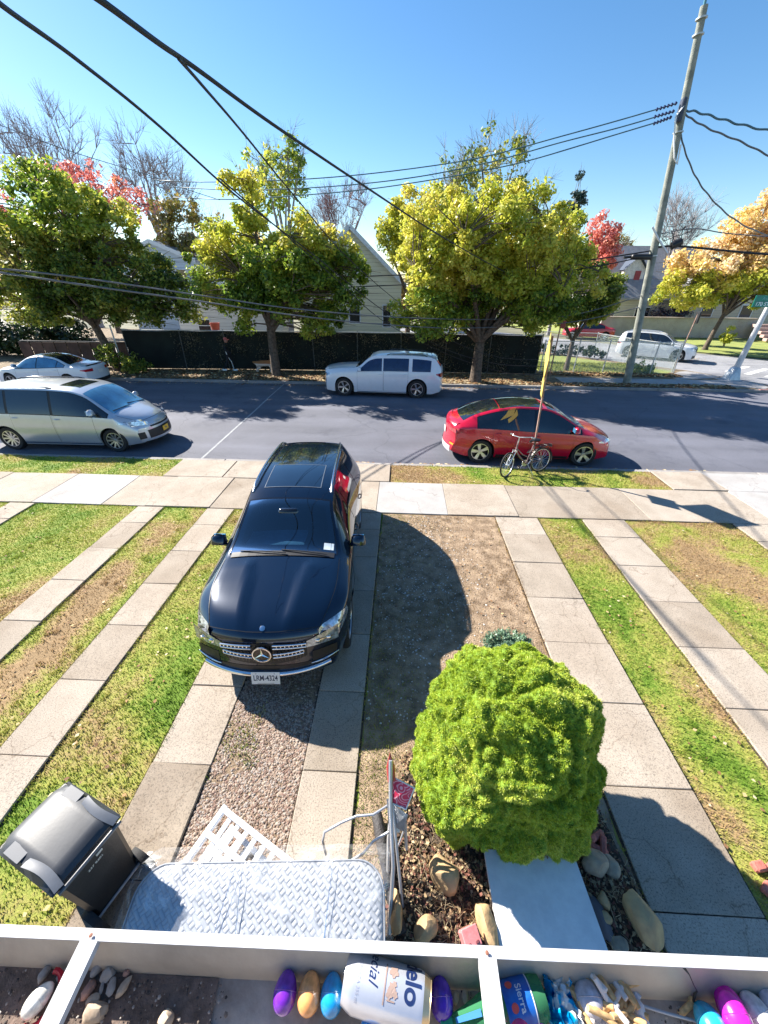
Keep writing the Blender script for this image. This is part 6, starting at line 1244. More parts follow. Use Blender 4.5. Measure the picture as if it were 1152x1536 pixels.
for i in range(420):
    x, y = rg.choice([(rg.uniform(.10, .75), rg.uniform(.6, 1.6)), (rg.uniform(.25, .6), rg.uniform(.7, 1.5)), (rg.uniform(1.7, 2.15), rg.uniform(.6, 1.7))]); a = rg.uniform(0, 6.28); l = rg.uniform(.04, .12); z = rg.uniform(.02, .07)
    b.tube([(x, y, z), (x + l * .5 * math.cos(a), y + l * .5 * math.sin(a), z + rg.uniform(0, .04)), (x + l * math.cos(a + .4), y + l * math.sin(a + .4), z - .01)], .0016, 3, cap=False)
tag(b.build('dry_stalks', multimat('straw', [(.42, .32, .18), (.30, .20, .10), (.50, .42, .28)])), 'tangled dry stalks lying around the rocks', 'stalks', kind='stuff')
# ---- rocks
def rock(name, label, loc, dims, rz, mat, seed, group=None, rough=.13, sub=3, parent=None, pts=None):
    import bmesh
    bm = bmesh.new(); bmesh.ops.create_icosphere(bm, subdivisions=sub, radius=1); rg = random.Random(seed)
    cuts = [(Vector((rg.gauss(0, 1), rg.gauss(0, 1), rg.gauss(0, .8))).normalized(), rg.uniform(.62, .88)) for _ in range(9)]
    for v in bm.verts:
        p = v.co.normalized()
        for n_, d_ in cuts:
            k = p.dot(n_)
            if k > d_: p = p - n_ * (k - d_) * .85
        p *= 1 + rough * mnoise.noise(p * 1.7 + Vector((seed, 0, 0))) + rough * .35 * mnoise.noise(p * 6 + Vector((seed, 0, 0)))
        v.co = Vector((p.x * dims[0] / 2, p.y * dims[1] / 2, p.z * dims[2] / 2))
    me = bpy.data.meshes.new(name); bm.to_mesh(me); bm.free(); me.materials.append(mat); me.polygons.foreach_set('use_smooth', [True] * len(me.polygons)); me.set_sharp_from_angle(angle=R(32))
    o = bpy.data.objects.new(name, me); COL.objects.link(o); o.location = loc; o.rotation_euler = (0, 0, R(rz))
    if parent is not None: o.parent = parent; return o
    return tag(o, label, 'rock', group)
M['rock_tan'] = pm('rock_tan', (.52, .36, .18), .85, col2=(.36, .24, .13), vs=7, bump=.8, bs=22, dist=.01); M['rock_grey'] = pm('rock_grey', (.42, .34, .24), .85, col2=(.24, .19, .14), vs=8, bump=.8, bs=22, dist=.01)
GR = 'rocks edging the front bed'
rock('boulder', 'large tan rock between the folded chair frame and the white slab', (.50, 1.26, .10), (.30, .24, .30), -35, M['rock_tan'], 3, GR)
rock('boulder', 'tan wedge rock left of the pink lantern, near the gutter', (.33, .93, .08), (.20, .17, .24), 15, M['rock_tan'], 4, GR)
rock('boulder', 'long tan rock at the right edge of the wrapped mattress', (.095, 1.02, .08), (.13, .32, .26), 6, M['rock_tan'], 6, GR)
rock('boulder', 'narrow brown rock between pink lantern and white slab', (.81, .98, .10), (.14, .34, .26), 12, M['rock_tan'], 8, GR)
rock('boulder', 'biggest smooth tan boulder at right, lying in the mulch', (2.07, 1.06, .09), (.27, .40, .24), 18, M['rock_tan'], 12, GR, rough=.05)
rock('boulder', 'grey-topped rock just below the right side of the bush', (1.83, 1.40, .10), (.24, .20, .22), 30, M['rock_grey'], 14, GR)
rock('boulder', 'small pale rock between white slab and biggest boulder', (1.82, 1.17, .05), (.10, .12, .12), 20, M['rock_tan'], 15, GR)
rock('boulder', 'small tan rock with a pointed top beside the slab corner', (1.78, 1.07, .04), (.11, .13, .10), 60, M['rock_tan'], 16, GR)
rock('boulder', 'brown round rock half buried right of the grey-topped rock', (1.98, 1.40, .05), (.15, .18, .14), 10, M['rock_grey'], 17, GR)
rock('boulder', 'low brown rock beside the slab near the gutter', (1.83, .92, .03), (.16, .14, .10), 10, M['rock_grey'], 18, GR)
rock('boulder', 'dark grey flat rock tucked under the right slab edge', (1.74, 1.08, .04), (.14, .34, .10), 14, pm('rock_dark', (.12, .11, .12), .9), 19, GR)
b = MB(); brick = pm('red_brick', (.42, .13, .10), .85, var=.3, vs=30, bump=.5)
for x, y, a, l in ((3.30, 1.46, 10, 'red brick on the grass beside the right driveway strip, upper one'), (3.26, 1.31, 35, 'red brick touching the strip edge, below the upper brick'), (3.42, 1.44, -20, 'red brick at the right picture edge')):
    b = MB(); b.box((0, 0, .03), (.11, .075, .06), rot=Matrix.Rotation(R(a), 3, 'Z'), bev=.012); tag(b.build('brick', brick, loc=(x, y, .01)), l, 'brick', 'loose bricks')
for i, (x, y, z, a, tl_) in enumerate(((1.93, 1.60, .05, 30, 20), (1.96, 1.52, .05, 70, -15), (1.90, 1.52, .04, -20, 10))):
    b = MB(); b.box((0, 0, 0), (.20, .05, .09), rot=Matrix.Rotation(R(a), 3, 'Z') @ Matrix.Rotation(R(tl_), 3, 'Y'), bev=.01)
    tag(b.build('broken_pot_piece', brick, loc=(x, y, z)), ('long red clay shard at the right foot of the bush', 'red clay shard crossing the long one below it', 'shorter red clay shard nearest the bush')[i], 'shard', 'red clay shards')
# ---- white slab
b = MB(); A = at(728, 1272, .16), at(880, 1280, .16), at(914, 1420, .16), at(752, 1418, .16)
def quad_slab(b, Q, th_, m=0):
    vs = [tuple(q) for q in Q] + [(q.x, q.y, q.z - th_) for q in Q]; b.add(vs, [(3, 2, 1, 0), (4, 5, 6, 7), (0, 1, 5, 4), (1, 2, 6, 5), (2, 3, 7, 6), (3, 0, 4, 7)], m)
Q = [Vector((.86, 1.43, .17)), Vector((1.64, 1.41, .17)), Vector((1.70, .78, .14)), Vector((.88, .80, .14))]
quad_slab(b, Q, .035); tag(b.build('white_slab', pm('slab_white', (.74, .75, .76), .5, col2=(.64, .65, .67), vs=10, bump=.15, bs=40)), 'square white slab lying under the front of the bush', 'slab')
# ---- pink lantern box
pk = pm('pink_plastic', (.62, .22, .22), .45, var=.2, vs=20); pkd = pm('pink_dark', (.25, .07, .08), .5)
t = thing('pink_lantern', 'small faded pink lantern box tipped on the dry stalks', 'lantern', (.655, .90, .02), R(20)); rx_ = Matrix.Rotation(R(14), 3, 'X')
b = MB(); b.box((0, 0, .10), (.115, .10, .16), rot=rx_, bev=.012, taper=.95); b.build('case', pk, t, smooth=30)
b = MB(); b.box(rx_ @ Vector((0, 0, .0)) + Vector((0, -.02, .185)), (.13, .115, .02), rot=rx_, bev=.008); b.build('lid', pk, t, smooth=30)
for s in (-.032, .032): b = MB(); b.box(Vector((s, -.055, .188)), (.026, .02, .012), rot=rx_, bev=.003); b.build('clasp', pkd, t)
b = MB(); b.tube([(.03, -.06, .12), (.04, -.11, .11), (.07, -.11, .10), (.07, -.05, .10)], .006, 6); b.build('handle', pk, t, smooth=60)
# ---- folded metal seat frame with red patterned pad
t = thing('folded_chair', 'folded grey tube chair frame with red patterned seat beside the bush', 'chair', (0, 0, 0)); M['tubeg'] = pm('grey_tube', (.42, .43, .46), .4, .5, var=.1)
def pat(name):
    m, nt, b = newmat(name); L = nt.links; tc = nd(nt, 'ShaderNodeTexCoord'); v = nd(nt, 'ShaderNodeTexVoronoi', Scale=11); L.new(tc.outputs['Object'], v.inputs['Vector']); s = nd(nt, 'ShaderNodeMath', operation='MULTIPLY'); L.new(v.outputs['Distance'], s.inputs[0]); s.inputs[1].default_value = 34
    sn = nd(nt, 'ShaderNodeMath', operation='SINE'); L.new(s.outputs[0], sn.inputs[0]); r = ramp(nt, [(.35, (.62, .03, .09)), (.6, (.75, .35, .42))]); L.new(sn.outputs[0], r.inputs[0]); L.new(r.outputs[0], b.inputs['Base Color']); b.inputs['Roughness'].default_value = .6; return m
P_ = lambda x, y, z: at(x, y, z)
b = MB(); b.tube([P_(584, 1400, .04), P_(590, 1300, .35), P_(586, 1215, .62), P_(586, 1140, .98)], .017, 8); b.build('back_leg', M['tubeg'], t, smooth=60)
b = MB(); b.tube([P_(604, 1360, .03), P_(597, 1290, .30), P_(588, 1200, .62)], .013, 8); b.build('front_leg', M['tubeg'], t, smooth=60)
b = MB(); b.tube([P_(582, 1330, .03), P_(583, 1258, .30), P_(588, 1205, .55)], .016, 8); b.build('side_leg', pm('pale_tube', (.60, .60, .62), .35, .4), t, smooth=60)
b = MB(); b.tube([P_(610, 1274, .22), P_(608, 1232, .42), P_(600, 1205, .58)], .013, 8); b.tube([P_(597, 1270, .3), P_(606, 1245, .4), P_(602, 1215, .5)], .008, 6); b.build('cross_brace', M['tubeg'], t, smooth=60)
b = MB(); b.tube([P_(582, 1208, .55), P_(560, 1222, .55), P_(535, 1224, .52), P_(512, 1234, .48), P_(487, 1248, .44), P_(484, 1262, .36), P_(489, 1282, .25)], .011, 8); b.build('upper_loop', M['tubeg'], t, smooth=60)
b = MB(); b.tube([P_(583, 1248, .42), P_(560, 1262, .36), P_(545, 1280, .30), P_(525, 1292, .2)], .012, 8); b.build('lower_loop', M['tubeg'], t, smooth=60)
b = MB(); Q = [P_(580, 1198, .64), P_(596, 1196, .64), P_(600, 1248, .42), P_(584, 1250, .42)]; quad_slab(b, Q, .02); b.build('hinge_plate', M['metal_grey'], t)
b = MB(); Q = [P_(590, 1207, .60), P_(612, 1222, .60), P_(606, 1246, .45), P_(590, 1240, .45)]; quad_slab(b, Q, .02); b.build('bracket', M['metal_grey'], t)
b = MB(); Q = [P_(587, 1166, .80), P_(620, 1182, .80), P_(608, 1212, .62), P_(586, 1202, .66)]; quad_slab(b, Q, .03); po_ = b.build('seat_pad', pat('red_patterned_cloth'), t)
b = MB(); b.tube([P_(586, 1164, .81), P_(622, 1182, .81), P_(609, 1214, .62), P_(584, 1203, .66)], .008, 8, closed=True); b.build('pad_rim', M['white_plastic'], po_, smooth=60)
b = MB(); b.tube([P_(585, 1172, .78), P_(583, 1150, .90), P_(585, 1130, 1.02), P_(589, 1150, .90), P_(590, 1170, .80)], [.02, .02, .012, .02, .02], 8); b.build('red_backrest', pm('red_vinyl', (.42, .03, .03), .35, coat=.4), t, smooth=60)
b = MB(); b.tube([P_(565, 1220, .10), P_(572, 1260, .10), P_(580, 1300, .08), P_(590, 1350, .06), P_(604, 1400, .05)], [.05, .055, .05, .05, .04], 8); tag(b.build('drain_hose', pm('dark_corrugated', (.05, .045, .045), .7, bump=1, bs=50), smooth=60), 'thick dark hose lying under the folded chair frame', 'hose')
# ---- wheelie bin
bn = pm('bin_plastic', (.022, .023, .024), .42, var=.25, vs=5, bump=.2, bs=60); bl = pm('bin_lid', (.050, .055, .065), .44, col2=(.030, .033, .040), vs=3, bump=.03, bs=40)
t = thing('wheelie_bin', 'black wheeled rubbish bin with scuffed grey lid at lower left', 'bin', (-2.40, 1.12, .03), R(-20)); t.scale = (.94, .94, .96)
hB = .96
b = MB(); b.box((0, 0, hB / 2 + .02), (.47, .39, hB), taper=1.22, bev=.035); b.build('tub', bn, t, smooth=35)
b = MB(); b.box((0, 0, hB + .0), (.64, .50, .05), bev=.022); b.build('rim', bn, t, smooth=35)
b = MB(); P = []
for i in range(13):
    u = i / 12; row = []
    for j in range(17):
        v = j / 16; x = -.335 + .66 * u; y = -.262 + .524 * v; e = min(u, 1 - u, .16) / .16; f = min(v, 1 - v, .12) / .12
        z = hB + .02 + .05 * math.sqrt(max(0, 1 - (1 - e) ** 2)) * math.sqrt(max(0, 1 - (1 - f) ** 2)) + .012 * math.sin(math.pi * min(max((u - .08) / .78, 0), 1)) - (.012 if (v < .17 or v > .83) else 0)
        row.append((x + (.03 * (abs(v - .5) * 2) ** 4 if u < .2 else 0), y, z))
    P.append(row)
b.grid(P); b.grid([[(x, y, z - .03) for x, y, z in r] for r in P], flip=True); ld = b.build('lid', bl, t, smooth=40)
for s in (-1, 1):
    b = MB(); b.grid([[(.02 + .34 * i / 8, s * (.185 + .03 * j) - s * .02 * math.sin(i / 8 * 3.1), hB + .085 + .012 * math.sin(j) - .05 * (i / 8) ** 3) for j in range(3)] for i in range(9)], flip=(s < 0)); b.build('lid_strap', pm('lid_strap', (.12, .13, .15), .4), ld, smooth=60)
    b = MB(); b.box((-.12, s * .205, hB + .072), (.17, .085, .012), bev=.005); b.build('lid_recess', pm('recess_grey', (.045, .055, .075), .5, var=.1), ld)
    b = MB(); b.tube([(.30, s * .20, hB - .03), (.36, s * .20, hB + .0)], .022, 8); b.build('handle_bracket', bn, t)
    b = MB(); b.lathe([(.001, -.03), (.125, -.03), (.13, 0), (.125, .03), (.001, .03)], 20, Matrix.Translation((.25, s * .22, .115)) @ Matrix.Rotation(R(90), 4, 'X')); b.build('wheel', M['tyre'], t, smooth=40)
b = MB(); b.tube([(.365, -.235, hB + .005), (.365, .235, hB + .005)], .014, 10); b.build('handle_bar', pm('handle_grey', (.10, .10, .11), .3, coat=.5), t, smooth=60)
b = MB(); b.tube([(.25, -.22, .115), (.25, .22, .115)], .012, 8); b.build('axle', M['metal_grey'], t)
T = Matrix.Translation((.274, 0, .72)) @ Matrix(((0, 0, 1, 0), (1, 0, 0, 0), (0, 1, 0, 0), (0, 0, 0, 1))) @ Matrix.Rotation(R(-3), 4, 'X')
iw = pm('bin_print', (.55, .55, .52), .7); 
text_obj('bin_marking', '237 8301', .032, iw, t, T, .0008, bold=.0005)
b = MB(); b.box((.281, .05, .79), (.004, .05, .022)); b.build('bin_badge', iw, t)
# ---- white slatted panels lying on the gravel
wp = pm('white_vinyl', (.74, .76, .80), .35, var=.05)
def slat_panel(label, loc, rz, tilt, w, l, n, z):
    t = thing('slatted_panel', label, 'panel', loc, R(rz), 'white railing panels'); t.rotation_euler = (R(tilt), 0, R(rz))
    for x in (-w / 2, w / 2): b = MB(); b.box((x, l / 2, 0), (.05, l, .045), bev=.005); b.build('side_rail', wp, t)
    for y in (.03, l - .03, l - .22): b = MB(); b.box((0, y, .004), (w, .045, .04), bev=.005); b.build('cross_rail', wp, t)
    for i in range(n): x = -w / 2 + w * (i + 1) / (n + 1); b = MB(); b.box((x, l / 2, -.008), (.042, l - .05, .016), bev=.003); b.build('slat', wp, t)
    return t
slat_panel('upper white slatted railing panel leaning beneath the mattress end', (-1.427, .49, .27), -26, 6, 1.0, .96, 9, .3)
slat_panel('lower white slatted railing panel lying flat on the gravel', (-1.50, .50, .10), -29, 3, .80, .92, 6, .1)
# ---- mattress in clear plastic
def mattress_mat():
    m, nt, b = newmat('quilted_mattress'); L = nt.links; tc = nd(nt, 'ShaderNodeTexCoord'); mp = nd(nt, 'ShaderNodeMapping'); mp.inputs['Rotation'].default_value = (0, 0, R(45)); mp.inputs['Scale'].default_value = (31, 31, 31); L.new(tc.outputs['Object'], mp.inputs['Vector'])
    s = nd(nt, 'ShaderNodeSeparateXYZ'); L.new(mp.outputs[0], s.inputs[0])
    def mth(op, a, b_=None):
        n = nd(nt, 'ShaderNodeMath', operation=op)
        for k, v in enumerate((a, b_)):
            if v is None: continue
            if isinstance(v, (int, float)): n.inputs[k].default_value = v
            else: L.new(v, n.inputs[k])
        return n.outputs[0]
    # interlocked key pattern: stepped zigzag bands
    fx = mth('FLOOR', s.outputs[0]); fy = mth('FLOOR', s.outputs[1]); par = mth('FLOORED_MODULO', mth('ADD', fx, mth('MULTIPLY', fy, 2)), 4)
    h = mth('ABSOLUTE', mth('SUBTRACT', mth('FRACT', s.outputs[0]), .5)); v = mth('ABSOLUTE', mth('SUBTRACT', mth('FRACT', s.outputs[1]), .5))
    selx = mth('LESS_THAN', par, 1.5); val = mth('ADD', mth('MULTIPLY', selx, h), mth('MULTIPLY', mth('SUBTRACT', 1, selx), v)); hh = mth('SMOOTH_MIN', mth('MULTIPLY', mth('SUBTRACT', .42, val), 4), 1)
    rr = ramp(nt, [(.0, (.30, .31, .33)), (.6, (.40, .41, .43))]); L.new(hh, rr.inputs[0]); L.new(rr.outputs[0], b.inputs['Base Color'])
    bp = nd(nt, 'ShaderNodeBump', Strength=.6, Distance=.006); L.new(hh, bp.inputs['Height']); L.new(bp.outputs[0], b.inputs['Normal']); b.inputs['Roughness'].default_value = .55; return m
t = thing('wrapped_mattress', 'grey quilted mattress wrapped in clear plastic lying below the gutter', 'mattress', (-.92, .69, .40), R(0)); t.rotation_euler = (R(10), R(-1.5), R(3))
def rr_prism(w, l, r, z0, z1, n=8, ripple=0, bulge=.02):
    P = []
    for cx, cy, a0 in ((w / 2 - r, l / 2 - r, 0), (-w / 2 + r, l / 2 - r, 90), (-w / 2 + r, -l / 2 + r, 180), (w / 2 - r, -l / 2 + r, 270)):
        for i in range(n + 1): a = R(a0 + 90 * i / n); P.append((cx + r * math.cos(a), cy + r * math.sin(a)))
    return P
O = rr_prism(1.86, .94, .20, 0, 0)
b = MB(); k = len(O); vs = []; fs = []
lay = [(1.0, -.10), (1.006, -.06), (1.006, .06), (.985, .088), (.95, .098), (.6, .104), (.2, .106)]
for s_, z in lay: vs += [(x * s_ if s_ > .94 else x * s_, y * s_, z) for x, y in O]
for i in range(len(lay) - 1): fs += [(i * k + j, i * k + (j + 1) % k, (i + 1) * k + (j + 1) % k, (i + 1) * k + j) for j in range(k)]
fs += [tuple((len(lay) - 1) * k + j for j in range(k)), tuple(range(k - 1, -1, -1))]
b.add(vs, fs); b.build('mattress_body', mattress_mat(), t, smooth=50)
b = MB(); b.tube([(x * 1.003, y * 1.003, .082) for x, y in O], .008, 6, closed=True); b.build('piping', pm('piping_grey', (.30, .31, .33), .5), t, smooth=60)
def plastic():
    m, nt, b = newmat('clear_plastic'); L = nt.links; tc = nd(nt, 'ShaderNodeTexCoord'); n = nd(nt, 'ShaderNodeTexNoise', Scale=4, Detail=6, Distortion=1.5); L.new(tc.outputs['Object'], n.inputs['Vector'])
    gl = nd(nt, 'ShaderNodeBsdfGlossy'); gl.inputs['Roughness'].default_value = .12; df = nd(nt, 'ShaderNodeBsdfDiffuse'); df.inputs['Color'].default_value = (.8, .82, .85, 1); tr = nd(nt, 'ShaderNodeBsdfTransparent'); tr.inputs['Color'].default_value = (.97, .98, 1, 1)
    bp = nd(nt, 'ShaderNodeBump', Strength=.9, Distance=.03); L.new(n.outputs['Fac'], bp.inputs['Height']); L.new(bp.outputs[0], gl.inputs['Normal'])
    m1 = nd(nt, 'ShaderNodeMixShader'); m1.inputs[0].default_value = .3; L.new(df.outputs[0], m1.inputs[1]); L.new(gl.outputs[0], m1.inputs[2])
    r = ramp(nt, [(.40, (.04,) * 3), (.58, (.16,) * 3), (.70, (.55,) * 3)]); L.new(n.outputs['Fac'], r.inputs[0]); m2 = nd(nt, 'ShaderNodeMixShader'); L.new(r.outputs[0], m2.inputs[0]); L.new(tr.outputs[0], m2.inputs[1]); L.new(m1.outputs[0], m2.inputs[2]); L.new(m2.outputs[0], nt.nodes['Material Output'].inputs[0]); return m
b = MB(); g = random.Random(9); P = []
for i in range(61):
    row = []
    for j in range(37):
        u, v = i / 60, j / 36; x = -1.22 + 2.2 * u; y = -.56 + 1.16 * v
        ex = max(abs(x) - .93, 0); ey = max(abs(y) - .47, 0); z = .125 + .014 * mnoise.noise(Vector((x * 5, y * 9, 1))) + .010 * abs(mnoise.noise(Vector((x * 14, y * 5, 4)))) - 1.6 * ex - 1.9 * ey + .06 * mnoise.noise(Vector((x * 8, y * 8, 2))) * (1 if ex + ey > 0 else 0)
        row.append((x, y, max(z, -.30)))
    P.append(row)
b.grid(P); b.build('plastic_wrap', plastic(), t, smooth=180)
for x_, a_ in ((.48, .06), (-.05, -.10), (-.35, .15)):
    b = MB(); b.tube([(x_ + a_ * s, -.46 + .92 * s, .128 + .006 * math.sin(s * 9)) for s in [i / 14 for i in range(15)]], [.001 + .003 * math.sin(math.pi * i / 14) for i in range(15)], 5)
    b.build('wrap_fold', glassmat('fold_film', (.85, .9, 1), .35, .15), t, smooth=60)
# ---- stack the mattress and panels on two low supports so they touch the ground
t = thing('support_crate', 'low dark crate carrying the wrapped mattress below the gutter', 'crate', (-.8, .52, 0)); b = MB(); b.box((0, 0, .13), (1.3, .36, .26), bev=.01); b.build('crate', M['black'], t)
# ---------------------------------------------------------------- metal rain gutter just below the camera
M['grit'] = multimat('dark_grit', [(.10, .08, .07), (.20, .16, .13), (.06, .05, .045), (.38, .34, .30)])
YT = lambda x: .161 + (x) * .0145                         # line of the front rim
def tro(x, dy, z): return (x, YT(x) + dy, z + x * 0)
M['trough'] = pm('trough_metal', (.60, .54, .44), .5, .2, col2=(.44, .38, .30), vs=7, bump=.25, bs=30); M['trough_rim'] = pm('rim_white', (.62, .62, .63), .45, col2=(.46, .45, .44), vs=16)
ZR, ZF = 3.625, 3.550
YB = lambda x: .1305 + x * .0125
def trb(x, dy, z): return (x, YB(x) + dy, z)
t = thing('rain_gutter', 'long pale metal rain gutter running across the bottom edge', 'planter', (0, 0, 0))
prof = [(0, ZF), (.003, ZF + .012), (.010, ZF + .030), (.020, ZF + .048), (.026, ZF + .058), (.027, ZR)]
P = [[(x, YB(x) + dy * (YT(x) - .0015 - YB(x)) / .0272, z) for dy, z in prof] for x in (-1.6, -1.2, -.8, -.4, 0, .4, .8, 1.2, 1.6)]
b = MB(); b.grid(P); b.grid([[(x, y + .0015, z) for x, y, z in r_] for r_ in P], flip=True); b.build('front_wall', M['trough'], t, smooth=60)
b = MB(); b.add([tro(-1.6, -.0125, ZR), tro(1.6, -.0125, ZR), tro(1.6, .0, ZR), tro(-1.6, .0, ZR), tro(-1.6, -.0125, ZR + .004), tro(1.6, -.0125, ZR + .004), tro(1.6, .0, ZR + .004), tro(-1.6, .0, ZR + .004)], [(3, 2, 1, 0), (4, 5, 6, 7), (0, 1, 5, 4), (1, 2, 6, 5), (2, 3, 7, 6), (3, 0, 4, 7)]); b.build('rim', M['trough_rim'], t)
b = MB(); b.add([trb(-1.6, -.12, ZF), trb(1.6, -.12, ZF), trb(1.6, .001, ZF), trb(-1.6, .001, ZF), trb(-1.6, -.12, ZR + .02), trb(1.6, -.12, ZR + .02)], [(0, 1, 2, 3), (0, 4, 5, 1)]); b.build('floor', pm('gutter_floor', (.52, .47, .42), .85, col2=(.26, .22, .19), vs=14, bump=.6, bs=60, dist=.003), t)
for xa in (-.425, .1475):
    b = MB(); P0_ = Vector(tro(xa, -.0118, ZR + .006)); d_ = Vector((.0, -.145, 0)); w_ = Vector((.0125, 0, 0)); b.add([P0_ - w_, P0_ + w_, P0_ + w_ + d_, P0_ - w_ + d_, P0_ - w_ - Vector((0, 0, .012)), P0_ + w_ - Vector((0, 0, .012)), P0_ + w_ + d_ - Vector((0, 0, .012)), P0_ - w_ + d_ - Vector((0, 0, .012))], [(3, 2, 1, 0), (4, 5, 6, 7), (0, 1, 5, 4), (1, 2, 6, 5), (3, 0, 4, 7)]); cb = b.build('cross_strap', M['trough_rim'], t)
    b = MB(); b.lathe([(.0026, 0), (.0026, .0008), (.001, .0012)], 10, Matrix.Translation(P0_ + Vector((0, .004, .001)))); b.build('rivet', pm('rusty_rivet', (.25, .10, .06), .7), cb)
sheetT = MB(); sheetT.add([(-.70, .124, ZF + .003), (-.70, .03, ZF + .003), (-.15, .03, ZF + .003), (-.17, .07, ZF + .003), (-.24, .085, ZF + .003), (-.245, .127, ZF + .003)], [(0, 1, 2, 3, 4, 5)]); s_ = sheetT.build('soil_left', pm('trough_soil', (.22, .16, .13), .95, col2=(.10, .075, .06), vs=40, bump=1, bs=200, dist=.002), t)
def tin(x, y, z=ZF + .02): return at(x, y, z)
pebbles('gutter_grit', [(-.66, -.22, .03, .122), (.09, .66, .03, .130)], 22000, .0006, .0028, M['grit'], 'dark grit and crumbs covering the gutter floor', z=ZF + .005, seed=71, cat='grit')
def egg_mesh(L_, D):
    b = MB(); pr = []
    for i in range(17): a = math.pi * i / 16; pr.append((max(.0002, D / 2 * math.sin(a) * (1 - .10 * math.cos(a))), -L_ / 2 * math.cos(a))) 
    b.lathe(pr, 24); return b
def eggm(n, c): return pm(n, c, .26, var=.25, vs=90, bump=.12, bs=160, dist=.001, coat=.5, spec=.6)
EG = 'plastic eggs and lids in the rain gutter'
def egg(label, px, py, col, L_=.044, D=.033, lean=0, rz=0, z=ZF + .022, nm='egg', cat='plastic egg'):
    b = egg_mesh(L_, D); p = at(px, py, z); o = b.build(nm, eggm(label.split(' ')[0] + '_egg', col), smooth=180, loc=p); e = Matrix.Rotation(R(rz), 3, 'Z') @ Matrix.Rotation(R(90 - lean), 3, 'X'); o.rotation_euler = e.to_euler()
    b = MB(); b.tube([(D / 2 * 1.004 * math.cos(a), D / 2 * 1.004 * math.sin(a), 0) for a in np.linspace(0, 2 * math.pi, 25)[:-1]], .0005, 4, closed=True); b.build('seam', o.data.materials[0], o, smooth=60)
    return tag(o, label, cat, EG)
egg('purple plastic egg, leftmost of the row beside the beer can', 428, 1488, (.16, .02, .42)); egg('orange plastic egg between the purple and blue eggs', 464, 1490, (.85, .36, .12)); egg('blue plastic egg touching the base of the beer can', 498, 1492, (.01, .28, .62))
egg('indigo plastic egg at the top end of the beer can', 662, 1498, (.06, .01, .42), rz=4); egg('blue plastic egg at the bottom edge below the beer can', 560, 1538, (.01, .20, .60), lean=20)
egg('white plastic egg in a red holder at the far left', 57, 1500, (.82, .80, .74), .038, .026, 10, -24); egg('pink plastic egg at the bottom edge near the green bottle', 776, 1541, (.75, .02, .16), z=ZF + .03); egg('magenta plastic egg beside the green bottle base', 800, 1532, (.45, .0, .32), .04, .032)
egg('upper magenta plastic egg near the right corner', 1096, 1510, (.75, .0, .42), .044, .036); egg('front glossy pink plastic egg near the right corner', 1103, 1524, (.85, .02, .55), .046, .036, z=ZF + .035); egg('turquoise plastic egg at the lower right', 1066, 1536, (.02, .42, .60), .046, .036, 30)
egg('white plastic egg right of the pink eggs', 1138, 1522, (.72, .72, .70), .046, .034, 0, 20); egg('pale grey plastic egg at the right edge', 1164, 1518, (.60, .60, .66), .046, .034)
egg('round pale grey ball in the pile of butts', 883, 1499, (.50, .50, .56), .041, .041, nm='ball', cat='ball')
t = thing('egg_holder', 'red curved plastic holder behind the white egg', 'holder', at(66, 1500, ZF + .008)); b = MB(); b.tube([(.020 * math.cos(a) + .002, .026 * math.sin(a), .010) for a in np.linspace(-1.9, 1.7, 14)], .004, 6); b.build('band', pm('red_holder', (.55, .0, .03), .3), t, smooth=60)
for s in (-1, 1): b = MB(); b.box((-.004 + s * .012, -.027, .004), (.008, .006, .012), bev=.001); b.build('foot', pm('red_holder_foot', (.50, .0, .03), .3), t)
# stones in the trough
SG = 'stones in the left end of the gutter'; st_ = pm('stone_grey', (.42, .40, .37), .8, col2=(.28, .26, .24), vs=60, bump=.4, bs=200, dist=.001); st2 = pm('stone_tan', (.55, .45, .33), .85, col2=(.40, .30, .22), vs=60, bump=.4, bs=200, dist=.001); st3 = pm('stone_red', (.40, .24, .19), .85, var=.3, vs=60)
for px, py, dx, dy, a, m_, l in ((66, 1461, .016, .026, -25, st_, 'oval blue-grey pebble above the white egg'), (93, 1461, .014, .021, -35, st_, 'angular grey pebble right of the oval one'), (90, 1503, .016, .028, -40, st2, 'pale cream stone between white egg and left strap'), (146, 1452, .016, .028, -30, st_, 'pale stone tucked beside the left strap'), (162, 1461, .026, .022, 20, st_, 'largest grey faceted stone right of the strap'),
                              (167, 1480, .014, .024, 15, st_, 'brown-grey stone below the faceted one'), (186, 1480, .014, .030, -25, st2, 'long tan stone standing apart at the right of the group'), (190, 1460, .012, .010, 0, st3, 'small reddish stone above the long one'), (133, 1484, .018, .028, -20, st3, 'reddish round stone under the strap'), (140, 1500, .026, .016, 20, st2, 'flat cream stone below the reddish one'),
                              (152, 1482, .008, .018, 20, st_, 'thin dark stone beside the reddish one'), (110, 1487, .012, .026, -25, st_, 'dark grey stone left of the strap'), (142, 1516, .044, .030, 5, st2, 'biggest cream stone lump at the lower left'), (247, 1530, .030, .024, 15, st2, 'cream stone lump alone at the bottom edge'), (683, 1496, .014, .018, 10, st2, 'small beige stone between indigo egg and strap'), (698, 1497, .014, .022, -5, st2, 'knobbly tan stone beside the strap right of the indigo egg')):
    rock('stone', l, at(px, py, ZF + .009), (dx * .85, dy * .85, min(dx, dy) * .8), a, m_, px, SG, rough=.18, sub=2)
